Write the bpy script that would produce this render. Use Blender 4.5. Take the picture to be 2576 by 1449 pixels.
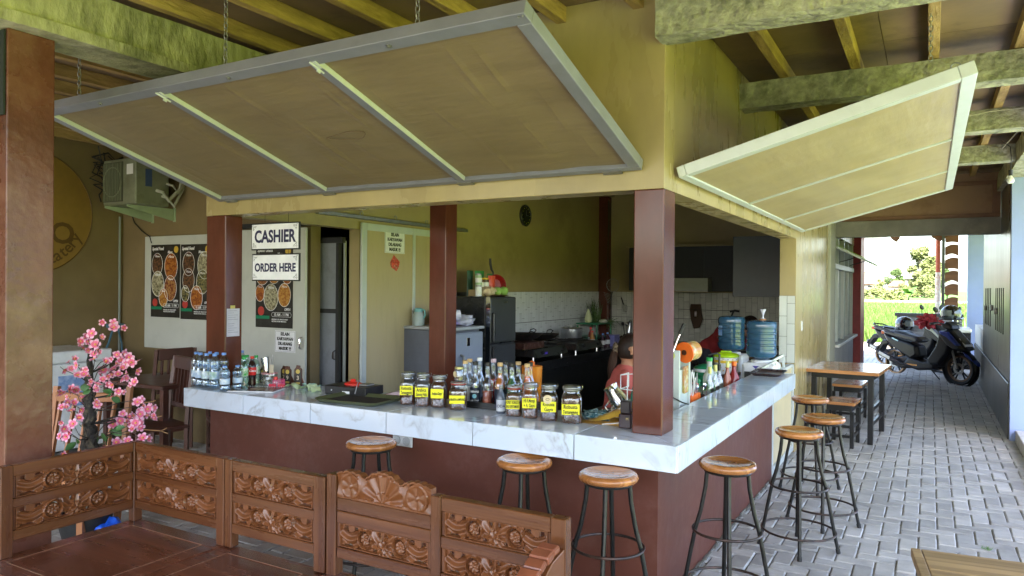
import bpy, bmesh, math, random
from math import sin, cos, pi, radians, sqrt, atan2, exp
from mathutils import Vector, Matrix, noise as mnoise
R = random.Random(7)
scene = bpy.context.scene
COL = scene.collection
for _o in list(bpy.data.objects): bpy.data.objects.remove(_o)

# ------------------------------------------------------------ camera, sky, sun, exposure
cam_data = bpy.data.cameras.new('camera'); cam = bpy.data.objects.new('camera', cam_data); COL.objects.link(cam)
_f = Vector((-0.49731255, 0.86756813, -0.0024)); _r = Vector((0.86753, 0.49731393, 0.00839988)); _u = Vector((-0.00848102, -0.00209529, 0.99996184))
cam.matrix_world = Matrix(((_r.x, _u.x, -_f.x, 1.0101), (_r.y, _u.y, -_f.y, -3.3092), (_r.z, _u.z, -_f.z, 1.6), (0, 0, 0, 1)))
cam_data.sensor_width = 36.0; cam_data.lens = 1837.1 / 2576 * 36; cam_data.clip_end = 1500; cam_data.clip_start = 0.05
scene.camera = cam
SUN_EL, SUN_AZ = radians(52), radians(166)      # azimuth clockwise from +Y: the sun stands behind the photographer
world = bpy.data.worlds.new('World'); scene.world = world; world.use_nodes = True
wn = world.node_tree.nodes; wn.clear()
_sky = wn.new('ShaderNodeTexSky'); _sky.sky_type = 'NISHITA'; _sky.sun_disc = False
_sky.sun_elevation = SUN_EL; _sky.sun_rotation = SUN_AZ; _sky.air_density = 1.0; _sky.dust_density = 2.5; _sky.ozone_density = 1.0
_bg = wn.new('ShaderNodeBackground'); _bg.inputs[1].default_value = 0.15
_wo = wn.new('ShaderNodeOutputWorld')
world.node_tree.links.new(_sky.outputs[0], _bg.inputs[0]); world.node_tree.links.new(_bg.outputs[0], _wo.inputs[0])
_sd = bpy.data.lights.new('sun', 'SUN'); _sd.energy = 5.0; _sd.angle = radians(0.53); _sd.color = (1.0, 0.95, 0.86)
sun = bpy.data.objects.new('sun', _sd); COL.objects.link(sun)
_dir = Vector((sin(SUN_AZ) * cos(SUN_EL), cos(SUN_AZ) * cos(SUN_EL), sin(SUN_EL)))
sun.rotation_euler = _dir.to_track_quat('Z', 'Y').to_euler(); sun.location = (0, -20, 30)
vs = scene.view_settings; vs.view_transform = 'Standard'; vs.look = 'None'; vs.gamma = 1.0; vs.use_curve_mapping = False; vs.exposure = 3.0
scene.render.engine = 'CYCLES'
scene.cycles.use_denoising = True
scene.cycles.max_bounces = 10; scene.cycles.diffuse_bounces = 8; scene.cycles.glossy_bounces = 4
scene.cycles.transmission_bounces = 10; scene.cycles.transparent_max_bounces = 28
scene.cycles.caustics_reflective = False; scene.cycles.caustics_refractive = False
scene.cycles.sample_clamp_indirect = 6.0

# ------------------------------------------------------------ helpers
class MB:
    """collects shapes into one mesh"""
    def __init__(s): s.v = []; s.f = []; s.m = []; s.cur = 0
    def add(s, vs_, fs_):
        b = len(s.v); s.v += [tuple(p) for p in vs_]
        for f in fs_: s.f.append(tuple(i + b for i in f)); s.m.append(s.cur)
        return s
    def box(s, x0, x1, y0, y1, z0, z1, c=0.0):
        if x0 > x1: x0, x1 = x1, x0
        if y0 > y1: y0, y1 = y1, y0
        if z0 > z1: z0, z1 = z1, z0
        if c <= 0:
            v = [(x, y, z) for x in (x0, x1) for y in (y0, y1) for z in (z0, z1)]
            return s.add(v, [(0, 1, 3, 2), (4, 6, 7, 5), (0, 4, 5, 1), (2, 3, 7, 6), (0, 2, 6, 4), (1, 5, 7, 3)])
        c = min(c, (x1 - x0) * .45, (y1 - y0) * .45, (z1 - z0) * .45)
        bm = bmesh.new(); bmesh.ops.create_cube(bm, size=1)
        for q in bm.verts: q.co = Vector(((x0 + x1) / 2 + q.co.x * (x1 - x0), (y0 + y1) / 2 + q.co.y * (y1 - y0), (z0 + z1) / 2 + q.co.z * (z1 - z0)))
        bmesh.ops.bevel(bm, geom=bm.edges[:], offset=c, segments=1, affect='EDGES')
        bm.verts.index_update(); s.add([q.co[:] for q in bm.verts], [[q.index for q in f.verts] for f in bm.faces]); bm.free(); return s
    def obox(s, c, ax, ay, az, hx, hy, hz, ch=0.0):
        """box with its own axes"""
        t = MB().box(-hx, hx, -hy, hy, -hz, hz, ch); c = Vector(c); ax, ay, az = Vector(ax).normalized(), Vector(ay).normalized(), Vector(az).normalized()
        return s.add([c + ax * p[0] + ay * p[1] + az * p[2] for p in t.v], t.f)
    def bar(s, p, q, w, h, up=(0, 0, 1), ch=0.0):
        p, q = Vector(p), Vector(q); d = q - p; L = d.length; d.normalize(); x = d.cross(Vector(up))
        if x.length < 1e-4: x = d.cross(Vector((0, 1, 0)))
        x.normalize(); u = x.cross(d)
        return s.obox((p + q) / 2, d, x, u, L / 2, w / 2, h / 2, ch)
    def tube(s, pts, r, n=8, closed=False, cap=True):
        pts = [Vector(p) for p in pts]; N = len(pts); rr = r if isinstance(r, (list, tuple)) else [r] * N
        V = []; up = None
        for i, p in enumerate(pts):
            a = pts[i - 1] if (i > 0 or closed) else p; b = pts[(i + 1) % N] if (i < N - 1 or closed) else p
            d = (b - a).normalized()
            if up is None:
                up = d.cross(Vector((0, 0, 1)));
                if up.length < .05: up = d.cross(Vector((1, 0, 0)))
            up = (up - d * up.dot(d)).normalized(); w = d.cross(up)
            for k in range(n):
                t = 2 * pi * k / n; V.append(p + (up * cos(t) + w * sin(t)) * rr[i])
        F = []
        for i in range(N if closed else N - 1):
            j = (i + 1) % N
            for k in range(n): F.append((i * n + k, i * n + (k + 1) % n, j * n + (k + 1) % n, j * n + k))
        if cap and not closed: F += [tuple(range(n - 1, -1, -1)), tuple(range((N - 1) * n, N * n))]
        return s.add(V, F)
    def lathe(s, prof, n=24, c=(0, 0, 0), ax=(0, 0, 1), sx=1.0, sy=1.0):
        """profile of (radius, height) turned about ax through c"""
        a = Vector(ax).normalized(); x = a.orthogonal().normalized(); 
        if abs(a.z) > .999: x = Vector((1, 0, 0))
        y = a.cross(x); c = Vector(c); V = []; F = []; rows = []
        for (r, h) in prof:
            if r < 1e-6: rows.append([len(V)]); V.append(c + a * h)
            else:
                rows.append(list(range(len(V), len(V) + n)))
                V += [c + a * h + x * r * sx * cos(2 * pi * k / n) + y * r * sy * sin(2 * pi * k / n) for k in range(n)]
        for A, B in zip(rows, rows[1:]):
            for k in range(n):
                k2 = (k + 1) % n
                if len(A) == 1 and len(B) == 1: continue
                if len(A) == 1: F.append((A[0], B[k2], B[k]))
                elif len(B) == 1: F.append((A[k], A[k2], B[0]))
                else: F.append((A[k], A[k2], B[k2], B[k]))
        return s.add(V, F)
    def cyl(s, p, q, r, n=12, r2=None):
        p, q = Vector(p), Vector(q); L = (q - p).length
        return s.lathe([(0, 0), (r, 0), (r if r2 is None else r2, L), (0, L)], n, p, q - p)
    def prism(s, pts, d, o=(0, 0, 0), ax=(1, 0, 0), ay=(0, 0, 1)):
        """outline (a,b) in the plane ax,ay through o, pushed out by the vector d"""
        o, ax, ay, d = Vector(o), Vector(ax), Vector(ay), Vector(d); n = len(pts)
        V = [o + ax * a + ay * b for a, b in pts] + [o + ax * a + ay * b + d for a, b in pts]
        return s.add(V, [tuple(range(n - 1, -1, -1)), tuple(range(n, 2 * n))] + [(i, (i + 1) % n, n + (i + 1) % n, n + i) for i in range(n)])
    def ball(s, c, r, n=10, sx=1, sy=1, sz=1):
        m = n // 2
        V = [(sin(pi * i / m), -cos(pi * i / m)) for i in range(m + 1)]
        t = MB().lathe([(max(0, a) * r if 0 < i < m else 0, b * r) for i, (a, b) in enumerate(V)], n)
        return s.add([(c[0] + p[0] * sx, c[1] + p[1] * sy, c[2] + p[2] * sz) for p in t.v], t.f)
    def quad(s, a, b, c, d): return s.add([a, b, c, d], [(0, 1, 2, 3)])
    def xf(s, M): s.v = [tuple(M @ Vector(p)) for p in s.v]; return s
    def mesh(s, name, mats, smooth=False):
        me = bpy.data.meshes.new(name); me.from_pydata(s.v, [], s.f)
        for m in (mats if isinstance(mats, (list, tuple)) else [mats]): me.materials.append(m)
        if len(me.materials) > 1: me.polygons.foreach_set('material_index', s.m)
        bm = bmesh.new(); bm.from_mesh(me); bmesh.ops.recalc_face_normals(bm, faces=bm.faces[:]); bm.to_mesh(me); bm.free()
        if smooth:
            me.polygons.foreach_set('use_smooth', [True] * len(me.polygons))
            try: me.set_sharp_from_angle(angle=radians(smooth if smooth > 1 else 40))
            except Exception: pass
        me.update(); return me

WORLD = set()
def tag(o, label=None, cat=None, group=None, kind=None):
    if label: o['label'] = label
    if cat: o['category'] = cat
    if group: o['group'] = group
    if kind: o['kind'] = kind
    return o
def thing(name, label, cat, loc=(0, 0, 0), rz=0.0, group=None, world=False, kind=None):
    """an Empty at the base of a thing; world=True: its parts are given in world coordinates"""
    o = bpy.data.objects.new(name, None); COL.objects.link(o); o.location = loc; o.rotation_euler = (0, 0, rz); o.empty_display_size = .1
    if world: WORLD.add(o.name)
    return tag(o, label, cat, group, kind)
def put(name, me, parent=None, loc=None, rz=None):
    o = bpy.data.objects.new(name, me); COL.objects.link(o)
    if parent is not None:
        o.parent = parent
        if parent.name in WORLD: o.location = -parent.location
    if loc is not None: o.location = Vector(loc) + (o.location if parent is not None and parent.name in WORLD else Vector((0, 0, 0)))
    if rz is not None: o.rotation_euler = (0, 0, rz)
    return o
def part(name, mb, mat, parent=None, smooth=False, bev=0.0, seg=2, sub=0):
    o = put(name, mb.mesh(name, mat, smooth), parent)
    if bev > 0:
        m = o.modifiers.new('bevel', 'BEVEL'); m.width = bev; m.segments = seg; m.limit_method = 'ANGLE'; m.angle_limit = radians(40)
    if sub: m = o.modifiers.new('sub', 'SUBSURF'); m.levels = sub; m.render_levels = sub
    return o
def single(name, mb, mat, label, cat, group=None, smooth=False, bev=0.0, kind=None, sub=0):
    """a thing that is one mesh, its origin at its base centre"""
    xs = [p[0] for p in mb.v]; ys = [p[1] for p in mb.v]; zs = [p[2] for p in mb.v]
    c = Vector(((min(xs) + max(xs)) / 2, (min(ys) + max(ys)) / 2, min(zs))); mb.v = [(p[0] - c.x, p[1] - c.y, p[2] - c.z) for p in mb.v]
    o = part(name, mb, mat, None, smooth, bev, 2, sub); o.location = c
    return tag(o, label, cat, group, kind)
def dup(root, loc=None, rz=None, label=None):
    r = root.copy(); COL.objects.link(r)
    if loc is not None: r.location = loc
    if rz is not None: r.rotation_euler = (0, 0, rz)
    if label: r['label'] = label
    for ch in list(root.children):
        c = ch.copy(); COL.objects.link(c); c.parent = r
        for g in list(ch.children):
            d = g.copy(); COL.objects.link(d); d.parent = c
    return r
def text(name, body, size, mat, parent, loc, rot, align='CENTER', sx=1.0, ext=0.0006, bold=0.0, shear=0.0, spacing=1.0):
    cu = bpy.data.curves.new(name, 'FONT'); cu.body = body; cu.size = size; cu.align_x = align; cu.align_y = 'CENTER'
    cu.extrude = ext; cu.offset = bold * .45; cu.shear = shear; cu.space_character = spacing; cu.resolution_u = 3; cu.materials.append(mat)
    cu.space_line = 1.0
    o = bpy.data.objects.new(name, cu); COL.objects.link(o); o.parent = parent; o.location = loc
    if parent is not None and parent.name in WORLD: o.location = Vector(loc) - parent.location
    o.rotation_euler = rot; o.scale = (sx, 1, 1); return o
FACE_S = (pi / 2, 0, 0)           # lettering that faces -Y
FACE_E = (pi / 2, 0, pi / 2)      # lettering that faces +X

# ------------------------------------------------------------ materials
MATS = {}
def mat(name, col, rough=.6, metal=0.0, var=.12, scale=6.0, bump=.0, bscale=60.0, col2=None, mix=.5, stretch=(1, 1, 1), spec=.5, coat=0.0, dirt=None, dscale=3.0, dmix=.5, wave=None, trans=0.0, ior=1.45, obj_var=0.0, coords='Object', emit=None, alpha=None, bd=.01):
    if name in MATS: return MATS[name]
    m = bpy.data.materials.new(name); m.use_nodes = True; nt = m.node_tree; N = nt.nodes; L = nt.links; b = N['Principled BSDF']
    def nd(t, **k):
        x = N.new(t)
        for a, v in k.items(): setattr(x, a, v)
        return x
    tc = nd('ShaderNodeTexCoord'); mp = nd('ShaderNodeMapping'); mp.inputs['Scale'].default_value = stretch; L.new(tc.outputs[coords], mp.inputs[0])
    oi = nd('ShaderNodeObjectInfo'); ad = nd('ShaderNodeVectorMath', operation='MULTIPLY_ADD'); ad.inputs[1].default_value = (37, 53, 71)
    cmb = nd('ShaderNodeCombineXYZ')
    for i in range(3): L.new(oi.outputs['Random'], cmb.inputs[i])
    L.new(cmb.outputs[0], ad.inputs[0]); L.new(mp.outputs[0], ad.inputs[2])
    vec = ad.outputs[0]
    n1 = nd('ShaderNodeTexNoise'); n1.inputs['Scale'].default_value = scale; n1.inputs['Detail'].default_value = 5; n1.inputs['Roughness'].default_value = .6; L.new(vec, n1.inputs[0])
    c2 = col2 if col2 else tuple(min(1, c * (1 + var * 2)) for c in col[:3]); c1 = col[:3] if col2 else tuple(c * (1 - var * 1.6) for c in col[:3])
    rp = nd('ShaderNodeValToRGB'); e = rp.color_ramp.elements; e[0].position = .5 - mix * .5; e[1].position = .5 + mix * .5; e[0].color = (*c1, 1); e[1].color = (*c2, 1); L.new(n1.outputs[0], rp.inputs[0])
    out = rp.outputs[0]
    if wave:   # wood grain / streaks: (scale, distortion, strength, colour)
        wv = nd('ShaderNodeTexNoise'); wv.inputs['Scale'].default_value = wave[0]; wv.inputs['Detail'].default_value = 6; wv.inputs['Distortion'].default_value = wave[1]
        mp2 = nd('ShaderNodeMapping'); mp2.inputs['Scale'].default_value = wave[4]; L.new(vec, mp2.inputs[0]); L.new(mp2.outputs[0], wv.inputs[0])
        r2 = nd('ShaderNodeValToRGB'); r2.color_ramp.elements[0].position = .42; r2.color_ramp.elements[1].position = .62; L.new(wv.outputs[0], r2.inputs[0])
        mx = nd('ShaderNodeMix', data_type='RGBA'); mx.inputs['B'].default_value = (*wave[3], 1)
        mm = nd('ShaderNodeMath', operation='MULTIPLY'); mm.inputs[1].default_value = wave[2]; L.new(r2.outputs[0], mm.inputs[0]); L.new(mm.outputs[0], mx.inputs[0]); L.new(out, mx.inputs['A']); out = mx.outputs['Result']
    if dirt:
        nz = nd('ShaderNodeTexNoise'); nz.inputs['Scale'].default_value = dscale; nz.inputs['Detail'].default_value = 8; nz.inputs['Roughness'].default_value = .7; L.new(vec, nz.inputs[0])
        r3 = nd('ShaderNodeValToRGB'); r3.color_ramp.elements[0].position = .5; r3.color_ramp.elements[1].position = .68; L.new(nz.outputs[0], r3.inputs[0])
        mx = nd('ShaderNodeMix', data_type='RGBA'); mx.inputs['B'].default_value = (*dirt, 1)
        mm = nd('ShaderNodeMath', operation='MULTIPLY'); mm.inputs[1].default_value = dmix; L.new(r3.outputs[0], mm.inputs[0]); L.new(mm.outputs[0], mx.inputs[0]); L.new(out, mx.inputs['A']); out = mx.outputs['Result']
    if obj_var:
        hs = nd('ShaderNodeHueSaturation'); mr = nd('ShaderNodeMapRange'); mr.inputs[3].default_value = 1 - obj_var; mr.inputs[4].default_value = 1 + obj_var
        L.new(oi.outputs['Random'], mr.inputs[0]); L.new(mr.outputs[0], hs.inputs['Value']); L.new(out, hs.inputs['Color']); out = hs.outputs[0]
    L.new(out, b.inputs['Base Color'])
    rr = nd('ShaderNodeMapRange'); rr.inputs[3].default_value = max(0.02, rough - .1 * (rough > .15)); rr.inputs[4].default_value = min(1, rough + .12 * (rough > .15)); L.new(n1.outputs[0], rr.inputs[0]); L.new(rr.outputs[0], b.inputs['Roughness'])
    b.inputs['Metallic'].default_value = metal; b.inputs['Specular IOR Level'].default_value = spec; b.inputs['Coat Weight'].default_value = coat; b.inputs['Coat Roughness'].default_value = .08
    b.inputs['IOR'].default_value = ior
    if trans: b.inputs['Transmission Weight'].default_value = trans
    if alpha is not None: b.inputs['Alpha'].default_value = alpha
    if emit: b.inputs['Emission Color'].default_value = (*emit[:3], 1); b.inputs['Emission Strength'].default_value = emit[3]
    if bump:
        nb = nd('ShaderNodeTexNoise'); nb.inputs['Scale'].default_value = bscale; nb.inputs['Detail'].default_value = 6; L.new(vec, nb.inputs[0])
        bp = nd('ShaderNodeBump'); bp.inputs['Strength'].default_value = min(1, bump); bp.inputs['Distance'].default_value = bd; L.new(nb.outputs[0], bp.inputs['Height']); L.new(bp.outputs[0], b.inputs['Normal'])
    MATS[name] = m; return m
def plain(name, col, rough=.5, metal=0.0, spec=.5, coat=0.0, **k): return mat(name, col, rough, metal, var=k.pop('var', .05), scale=k.pop('scale', 12), spec=spec, coat=coat, **k)

M_maroon = mat('maroon_paint', (.098, .028, .016), .17, var=.2, scale=3.5, bump=.06, bscale=9, dirt=(.17, .065, .045), dscale=2.6, dmix=.35, spec=.4, stretch=(1, 1, .4))
M_maroon_d = mat('maroon_wall_paint', (.118, .036, .023), .46, var=.12, scale=1.8, bump=.22, bscale=16, dirt=(.20, .10, .08), dscale=7.5, dmix=.3)
M_wall = mat('ochre_wall_paint', (.37, .29, .135), .27, var=.14, scale=2.4, bump=.16, bscale=9, stretch=(1, 1, .35), dirt=(.28, .21, .11), dscale=1.1, dmix=.45)
M_wall_in = mat('kitchen_wall_paint', (.37, .29, .14), .5, var=.10, scale=1.2, bump=.06, bscale=18, dirt=(.19, .14, .065), dscale=.7, dmix=.6)
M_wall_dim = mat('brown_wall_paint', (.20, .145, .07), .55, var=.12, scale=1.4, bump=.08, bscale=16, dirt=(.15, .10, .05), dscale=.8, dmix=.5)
M_conc = mat('mottled_concrete', (.35, .345, .255), .75, var=.28, scale=16, bump=1, bscale=22, bd=.03, dirt=(.12, .13, .085), dscale=6.5, dmix=.85)  # yellow-grey concrete with darker random mottling
M_conc_d = mat('dark_concrete', (.075, .072, .064), .30, var=.25, scale=2.2, bump=.3, bscale=10, dirt=(.20, .19, .165), dscale=1.7, dmix=.5, stretch=(1, 1, .35))
M_rafter = mat('rafter_wood', (.40, .27, .10), .7, var=.25, scale=12, bump=.6, bscale=60, bd=.02, dirt=(.17, .10, .04), dscale=7, dmix=.75, stretch=(1, .2, 1))
M_board = mat('roof_board', (.20, .14, .08), .6, var=.18, scale=2.0, bump=.1, bscale=20, dirt=(.075, .045, .035), dscale=1.4, dmix=.85)
M_ply = mat('plywood', (.215, .16, .085), .5, var=.09, scale=3.0, bump=.35, bscale=12, stretch=(.5, 3, 1), dirt=(.15, .105, .055), dscale=2.4, dmix=.4, wave=(6, .6, .25, (.27, .21, .12), (1, .16, 1)))
M_alu = mat('grey_painted_aluminium', (.205, .21, .245), .42, metal=.1, var=.07, scale=5, bump=.04, bscale=40, dirt=(.16, .16, .17), dscale=6, dmix=.4)
M_aluw = plain('pale_aluminium', (.55, .59, .58), .35, .1, dirt=(.4, .4, .38), dscale=6, dmix=.3)
M_galv = plain('galvanised_steel', (.30, .30, .29), .45, .8, var=.15)
M_blue = mat('blue_wall_paint', (.29, .375, .69), .55, var=.05, scale=1.6, bump=.15, bscale=16, dirt=(.38, .46, .60), dscale=5, dmix=.15)
M_red = plain('red_paint', (.30, .028, .035), .4, var=.12)
M_black = plain('black_paint', (.012, .012, .013), .35, var=.2)
M_blackm = plain('black_matt', (.018, .018, .018), .6, var=.2)
M_white = plain('white_paint', (.72, .72, .70), .4, dirt=(.5, .5, .46), dscale=4, dmix=.25)
M_whitep = plain('white_plastic', (.75, .77, .80), .3)
M_paper = plain('paper', (.78, .78, .80), .7)
M_ink = plain('blue_black_ink', (.012, .012, .06), .5)
M_blk_ink = plain('black_ink', (.01, .01, .01), .5)
M_yel = plain('yellow_label', (.85, .80, .02), .45)
M_steel = plain('polished_steel', (.62, .62, .62), .16, 1.0)
M_chrome = plain('chrome', (.75, .75, .77), .08, 1.0)
M_green = plain('green_plastic', (.02, .22, .10), .3)
M_capg = plain('green_cap', (.02, .36, .08), .35)
M_capb = plain('blue_cap', (.16, .32, .75), .35)
M_capr = plain('red_cap', (.65, .03, .02), .35)
M_orange = plain('orange_plastic', (.85, .16, .02), .3)
M_darkwood = mat('dark_brown_wood', (.075, .026, .016), .35, var=.2, scale=4, bump=.1, bscale=40, stretch=(1, 1, .2))
M_teak = mat('carved_teak', (.118, .043, .015), .27, var=.22, scale=3.5, bump=.12, bscale=50, stretch=(.35, .35, 2.4), wave=(14, 1.0, .75, (.075, .022, .008), (.22, .22, 1)), coat=.3)
M_teak_v = mat('teak_upright', (.115, .041, .014), .27, var=.22, scale=3.5, bump=.12, bscale=50, stretch=(2.4, 2.4, .35), wave=(14, 1.0, .75, (.07, .021, .008), (1, 1, .2)), coat=.3)
M_seatw = mat('bench_seat_wood', (.13, .046, .025), .26, var=.2, scale=3, bump=.05, bscale=60, stretch=(.3, 2.4, 1), wave=(10, .8, .45, (.055, .017, .010), (.2, 1, 1)), coat=.2)
M_stool = mat('stool_seat_wood', (.46, .185, .052), .26, var=.2, scale=5, stretch=(.5, 2.2, 1), wave=(7, 2.2, .65, (.20, .062, .018), (.35, 1.6, 1)), coat=.5, dirt=(.13, .045, .018), dscale=4, dmix=.4, obj_var=.16)
M_tabw = mat('table_top_wood', (.42, .19, .07), .25, var=.2, scale=4, stretch=(.3, 3, 1), wave=(8, 1.2, .6, (.22, .08, .03), (.15, 2, 1)), coat=.5)
M_tabold = mat('weathered_table_wood', (.36, .235, .105), .5, var=.2, scale=3, stretch=(.4, 2.5, 1), wave=(6, 1.4, .7, (.19, .115, .045), (.2, 1.6, 1)), bump=.1, bscale=60)
M_tile = plain('white_glazed_tile', (.66, .68, .68), .18, var=.04, scale=4, obj_var=.05)
M_grout = plain('grey_grout', (.12, .12, .115), .8)
M_btile = plain('black_granite_tile', (.014, .014, .015), .22, var=.4, scale=30)
def marble():
    m = bpy.data.materials.new('white_marble_tile'); m.use_nodes = True; N = m.node_tree.nodes; L = m.node_tree.links; b = N['Principled BSDF']
    tc = N.new('ShaderNodeTexCoord'); oi = N.new('ShaderNodeObjectInfo'); vm = N.new('ShaderNodeVectorMath'); vm.operation = 'MULTIPLY_ADD'; vm.inputs[1].default_value = (3.1, 5.7, 9.3)
    cx = N.new('ShaderNodeCombineXYZ')
    for i in range(3): L.new(oi.outputs['Random'], cx.inputs[i])
    L.new(cx.outputs[0], vm.inputs[0]); L.new(tc.outputs['Object'], vm.inputs[2])
    mp = N.new('ShaderNodeMapping'); mp.inputs['Rotation'].default_value = (.6, .75, .5); mp.inputs['Scale'].default_value = (1.1, 3.2, 1.1); L.new(vm.outputs[0], mp.inputs[0])
    n = N.new('ShaderNodeTexNoise'); n.inputs['Scale'].default_value = 1.9; n.inputs['Detail'].default_value = 7; n.inputs['Distortion'].default_value = 1.3; n.inputs['Roughness'].default_value = .52; L.new(mp.outputs[0], n.inputs[0])
    s1 = N.new('ShaderNodeMath'); s1.operation = 'SUBTRACT'; s1.inputs[1].default_value = .5; L.new(n.outputs[0], s1.inputs[0]); ab = N.new('ShaderNodeMath'); ab.operation = 'ABSOLUTE'; L.new(s1.outputs[0], ab.inputs[0])
    r = N.new('ShaderNodeValToRGB'); e = r.color_ramp.elements; e[0].position = 0; e[0].color = (.38, .42, .49, 1); e[1].position = .04; e[1].color = (.66, .75, .88, 1); x = e.new(.009); x.color = (.52, .56, .62, 1); L.new(ab.outputs[0], r.inputs[0])
    n2 = N.new('ShaderNodeTexNoise'); n2.inputs['Scale'].default_value = 3; n2.inputs['Detail'].default_value = 4; L.new(vm.outputs[0], n2.inputs[0])
    r2 = N.new('ShaderNodeValToRGB'); r2.color_ramp.elements[0].position = .45; r2.color_ramp.elements[1].position = .62; L.new(n2.outputs[0], r2.inputs[0])
    mx = N.new('ShaderNodeMix'); mx.data_type = 'RGBA'; mx.inputs['A'].default_value = (.67, .75, .87, 1); L.new(r.outputs[0], mx.inputs['B']); L.new(r2.outputs[0], mx.inputs[0]); L.new(mx.outputs['Result'], b.inputs['Base Color'])
    b.inputs['Roughness'].default_value = .06; b.inputs['Specular IOR Level'].default_value = .8
    return m
M_marble = marble()
def glass(name, col=(.95, .97, .97), rough=.0, ior=1.45, thin=.965):
    """clear glass or plastic: mostly see-through with fresnel gloss (cheap and clean)"""
    m = bpy.data.materials.new(name); m.use_nodes = True; N = m.node_tree.nodes; L = m.node_tree.links; N.clear()
    o = N.new('ShaderNodeOutputMaterial'); g = N.new('ShaderNodeBsdfGlossy'); g.inputs['Roughness'].default_value = .04 + rough; g.inputs['Color'].default_value = (.9, .95, 1, 1)
    t = N.new('ShaderNodeBsdfTransparent'); t.inputs[0].default_value = (*[c * thin for c in col], 1)
    f = N.new('ShaderNodeLayerWeight'); f.inputs['Blend'].default_value = .30
    nz = N.new('ShaderNodeTexNoise'); nz.inputs['Scale'].default_value = 18; tc = N.new('ShaderNodeTexCoord'); L.new(tc.outputs['Object'], nz.inputs[0])
    bp = N.new('ShaderNodeBump'); bp.inputs['Strength'].default_value = .25; bp.inputs['Distance'].default_value = .004; L.new(nz.outputs[0], bp.inputs['Height']); L.new(bp.outputs[0], g.inputs['Normal']); L.new(bp.outputs[0], f.inputs['Normal'])
    mr = N.new('ShaderNodeMapRange'); mr.inputs[3].default_value = .09; mr.inputs[4].default_value = .85; L.new(f.outputs['Facing'], mr.inputs[0])
    x = N.new('ShaderNodeMixShader'); L.new(mr.outputs[0], x.inputs[0]); L.new(t.outputs[0], x.inputs[1]); L.new(g.outputs[0], x.inputs[2]); L.new(x.outputs[0], o.inputs[0])
    return m
G_clear = glass('clear_glass'); G_pet = glass('clear_plastic_bottle', (.90, .95, .99)); G_blue = glass('blue_gallon_plastic', (.25, .42, .66), .05, thin=.8); G_win = glass('window_glass', (.55, .62, .6)); G_green = glass('green_bottle_glass', (.35, .75, .5)); G_amber = glass('amber_glass', (.9, .35, .05)); G_bag = glass('thin_plastic_bag', (.85, .87, .95), .15)
# ============================================================ GROUND AND PAVING
def depth_of(x, y, z=0.0):
    p = Vector((x, y, z)) - cam.matrix_world.translation; return p.dot(_f), p.dot(_r), p.dot(_u)
def in_frame(x, y, z=0.0, m=1.02):
    d, a, b = depth_of(x, y, z)
    return d > .3 and abs(a / d) < .701 * m and abs(b / d) < .395 * m
M_lawn = mat('sunlit_dry_lawn', (.225, .29, .045), .9, var=.2, scale=.8, bump=.3, bscale=8)
M_field = mat('rice_field_ground', (.06, .11, .015), .9, var=.3, scale=.6, bump=.3, bscale=4)
M_yard = mat('sunlit_concrete_yard', (.40, .37, .31), .85, var=.15, scale=1.5, bump=.2, bscale=30)
g = MB(); g.quad((-400, -300, -.10), (400, -300, -.10), (400, 900, -.10), (-400, 900, -.10))
gr = single('ground', g, M_field, 'flat green ground running out to the horizon', 'ground', kind='structure')
g = MB(); g.box(-9, 14, 17.55, 21.4, -.09, -.012)
single('path', g, M_yard, 'sunlit pale concrete path between the paving and the rice', 'path', kind='structure')
m = MB(); m.box(3.62, 60, -40, 17.5, -.095, -.03); mc = MB().box(-60, 3.61, -40, -9.52, -.095, -.03); single('bounce_yard', mc, mat('neutral_bounce_grey', (.26, .265, .27), .8, var=.15, scale=1), 'grey ground added out of view behind the photographer for neutral bounce', 'yard', kind='structure'); m.box(-60, -6.9, -9.51, 17.5, -.095, -.03)  # grey ground added out of view, coloured to keep bounced light neutral
single('lawn', m, M_lawn, 'sunlit yellow-green lawn around the open sides of the kiosk', 'lawn', kind='structure')
single('field_terrain', MB().quad((-200, 21.4, -.085), (200, 21.4, -.085), (300, 420, -.085), (-300, 420, -.085)), M_field, 'flat green rice land stretching to the far houses', 'field', kind='structure')
M_sand = mat('joint_sand', (.15, .145, .13), .95, var=.25, scale=9, bump=.5, bscale=120, dirt=(.09, .085, .07), dscale=2, dmix=.6)
M_pav = mat('grey_paving_block', (.37, .365, .36), .55, var=.16, scale=7, bump=.35, bscale=90, obj_var=.2, dirt=(.50, .48, .44), dscale=2.0, dmix=.45)
M_pav_s = mat('grey_paving_block_far', (.37, .36, .345), .55, var=.25, scale=3.2, bump=.35, bscale=90, dirt=(.50, .47, .42), dscale=1.2, dmix=.5)
pb = MB(); pb.box(-6.6, 3.6, -9.5, 17.55, -.09, -.010)
paving = single('paving', pb, M_sand, 'grey concrete block paving laid in a herringbone', 'paving', kind='structure')
A = .106
def block_mesh(g0=.0030):
    L, W, c = A - g0, A / 2 - g0, .006
    m = MB(); z0, z1, z2 = -.03, -.007, 0.0
    def ring(a, b, z, k):   # rounded corners
        return [(a, -b + k, z), (a, b - k, z), (a - k, b, z), (-a + k, b, z), (-a, b - k, z), (-a, -b + k, z), (-a + k, -b, z), (a - k, -b, z)]
    V = ring(L, W, z0, .006) + ring(L, W, z1, .006) + ring(L - c, W - c, z2, .009)
    F = [tuple(range(16, 24))] + [(i + k, (i + 1) % 8 + k, (i + 1) % 8 + 8 + k, i + 8 + k) for k in (0, 8) for i in range(8)]
    return m.add(V, F)
bl = block_mesh(); bme = bl.mesh('paver', M_pav)
blocks = []
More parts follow.
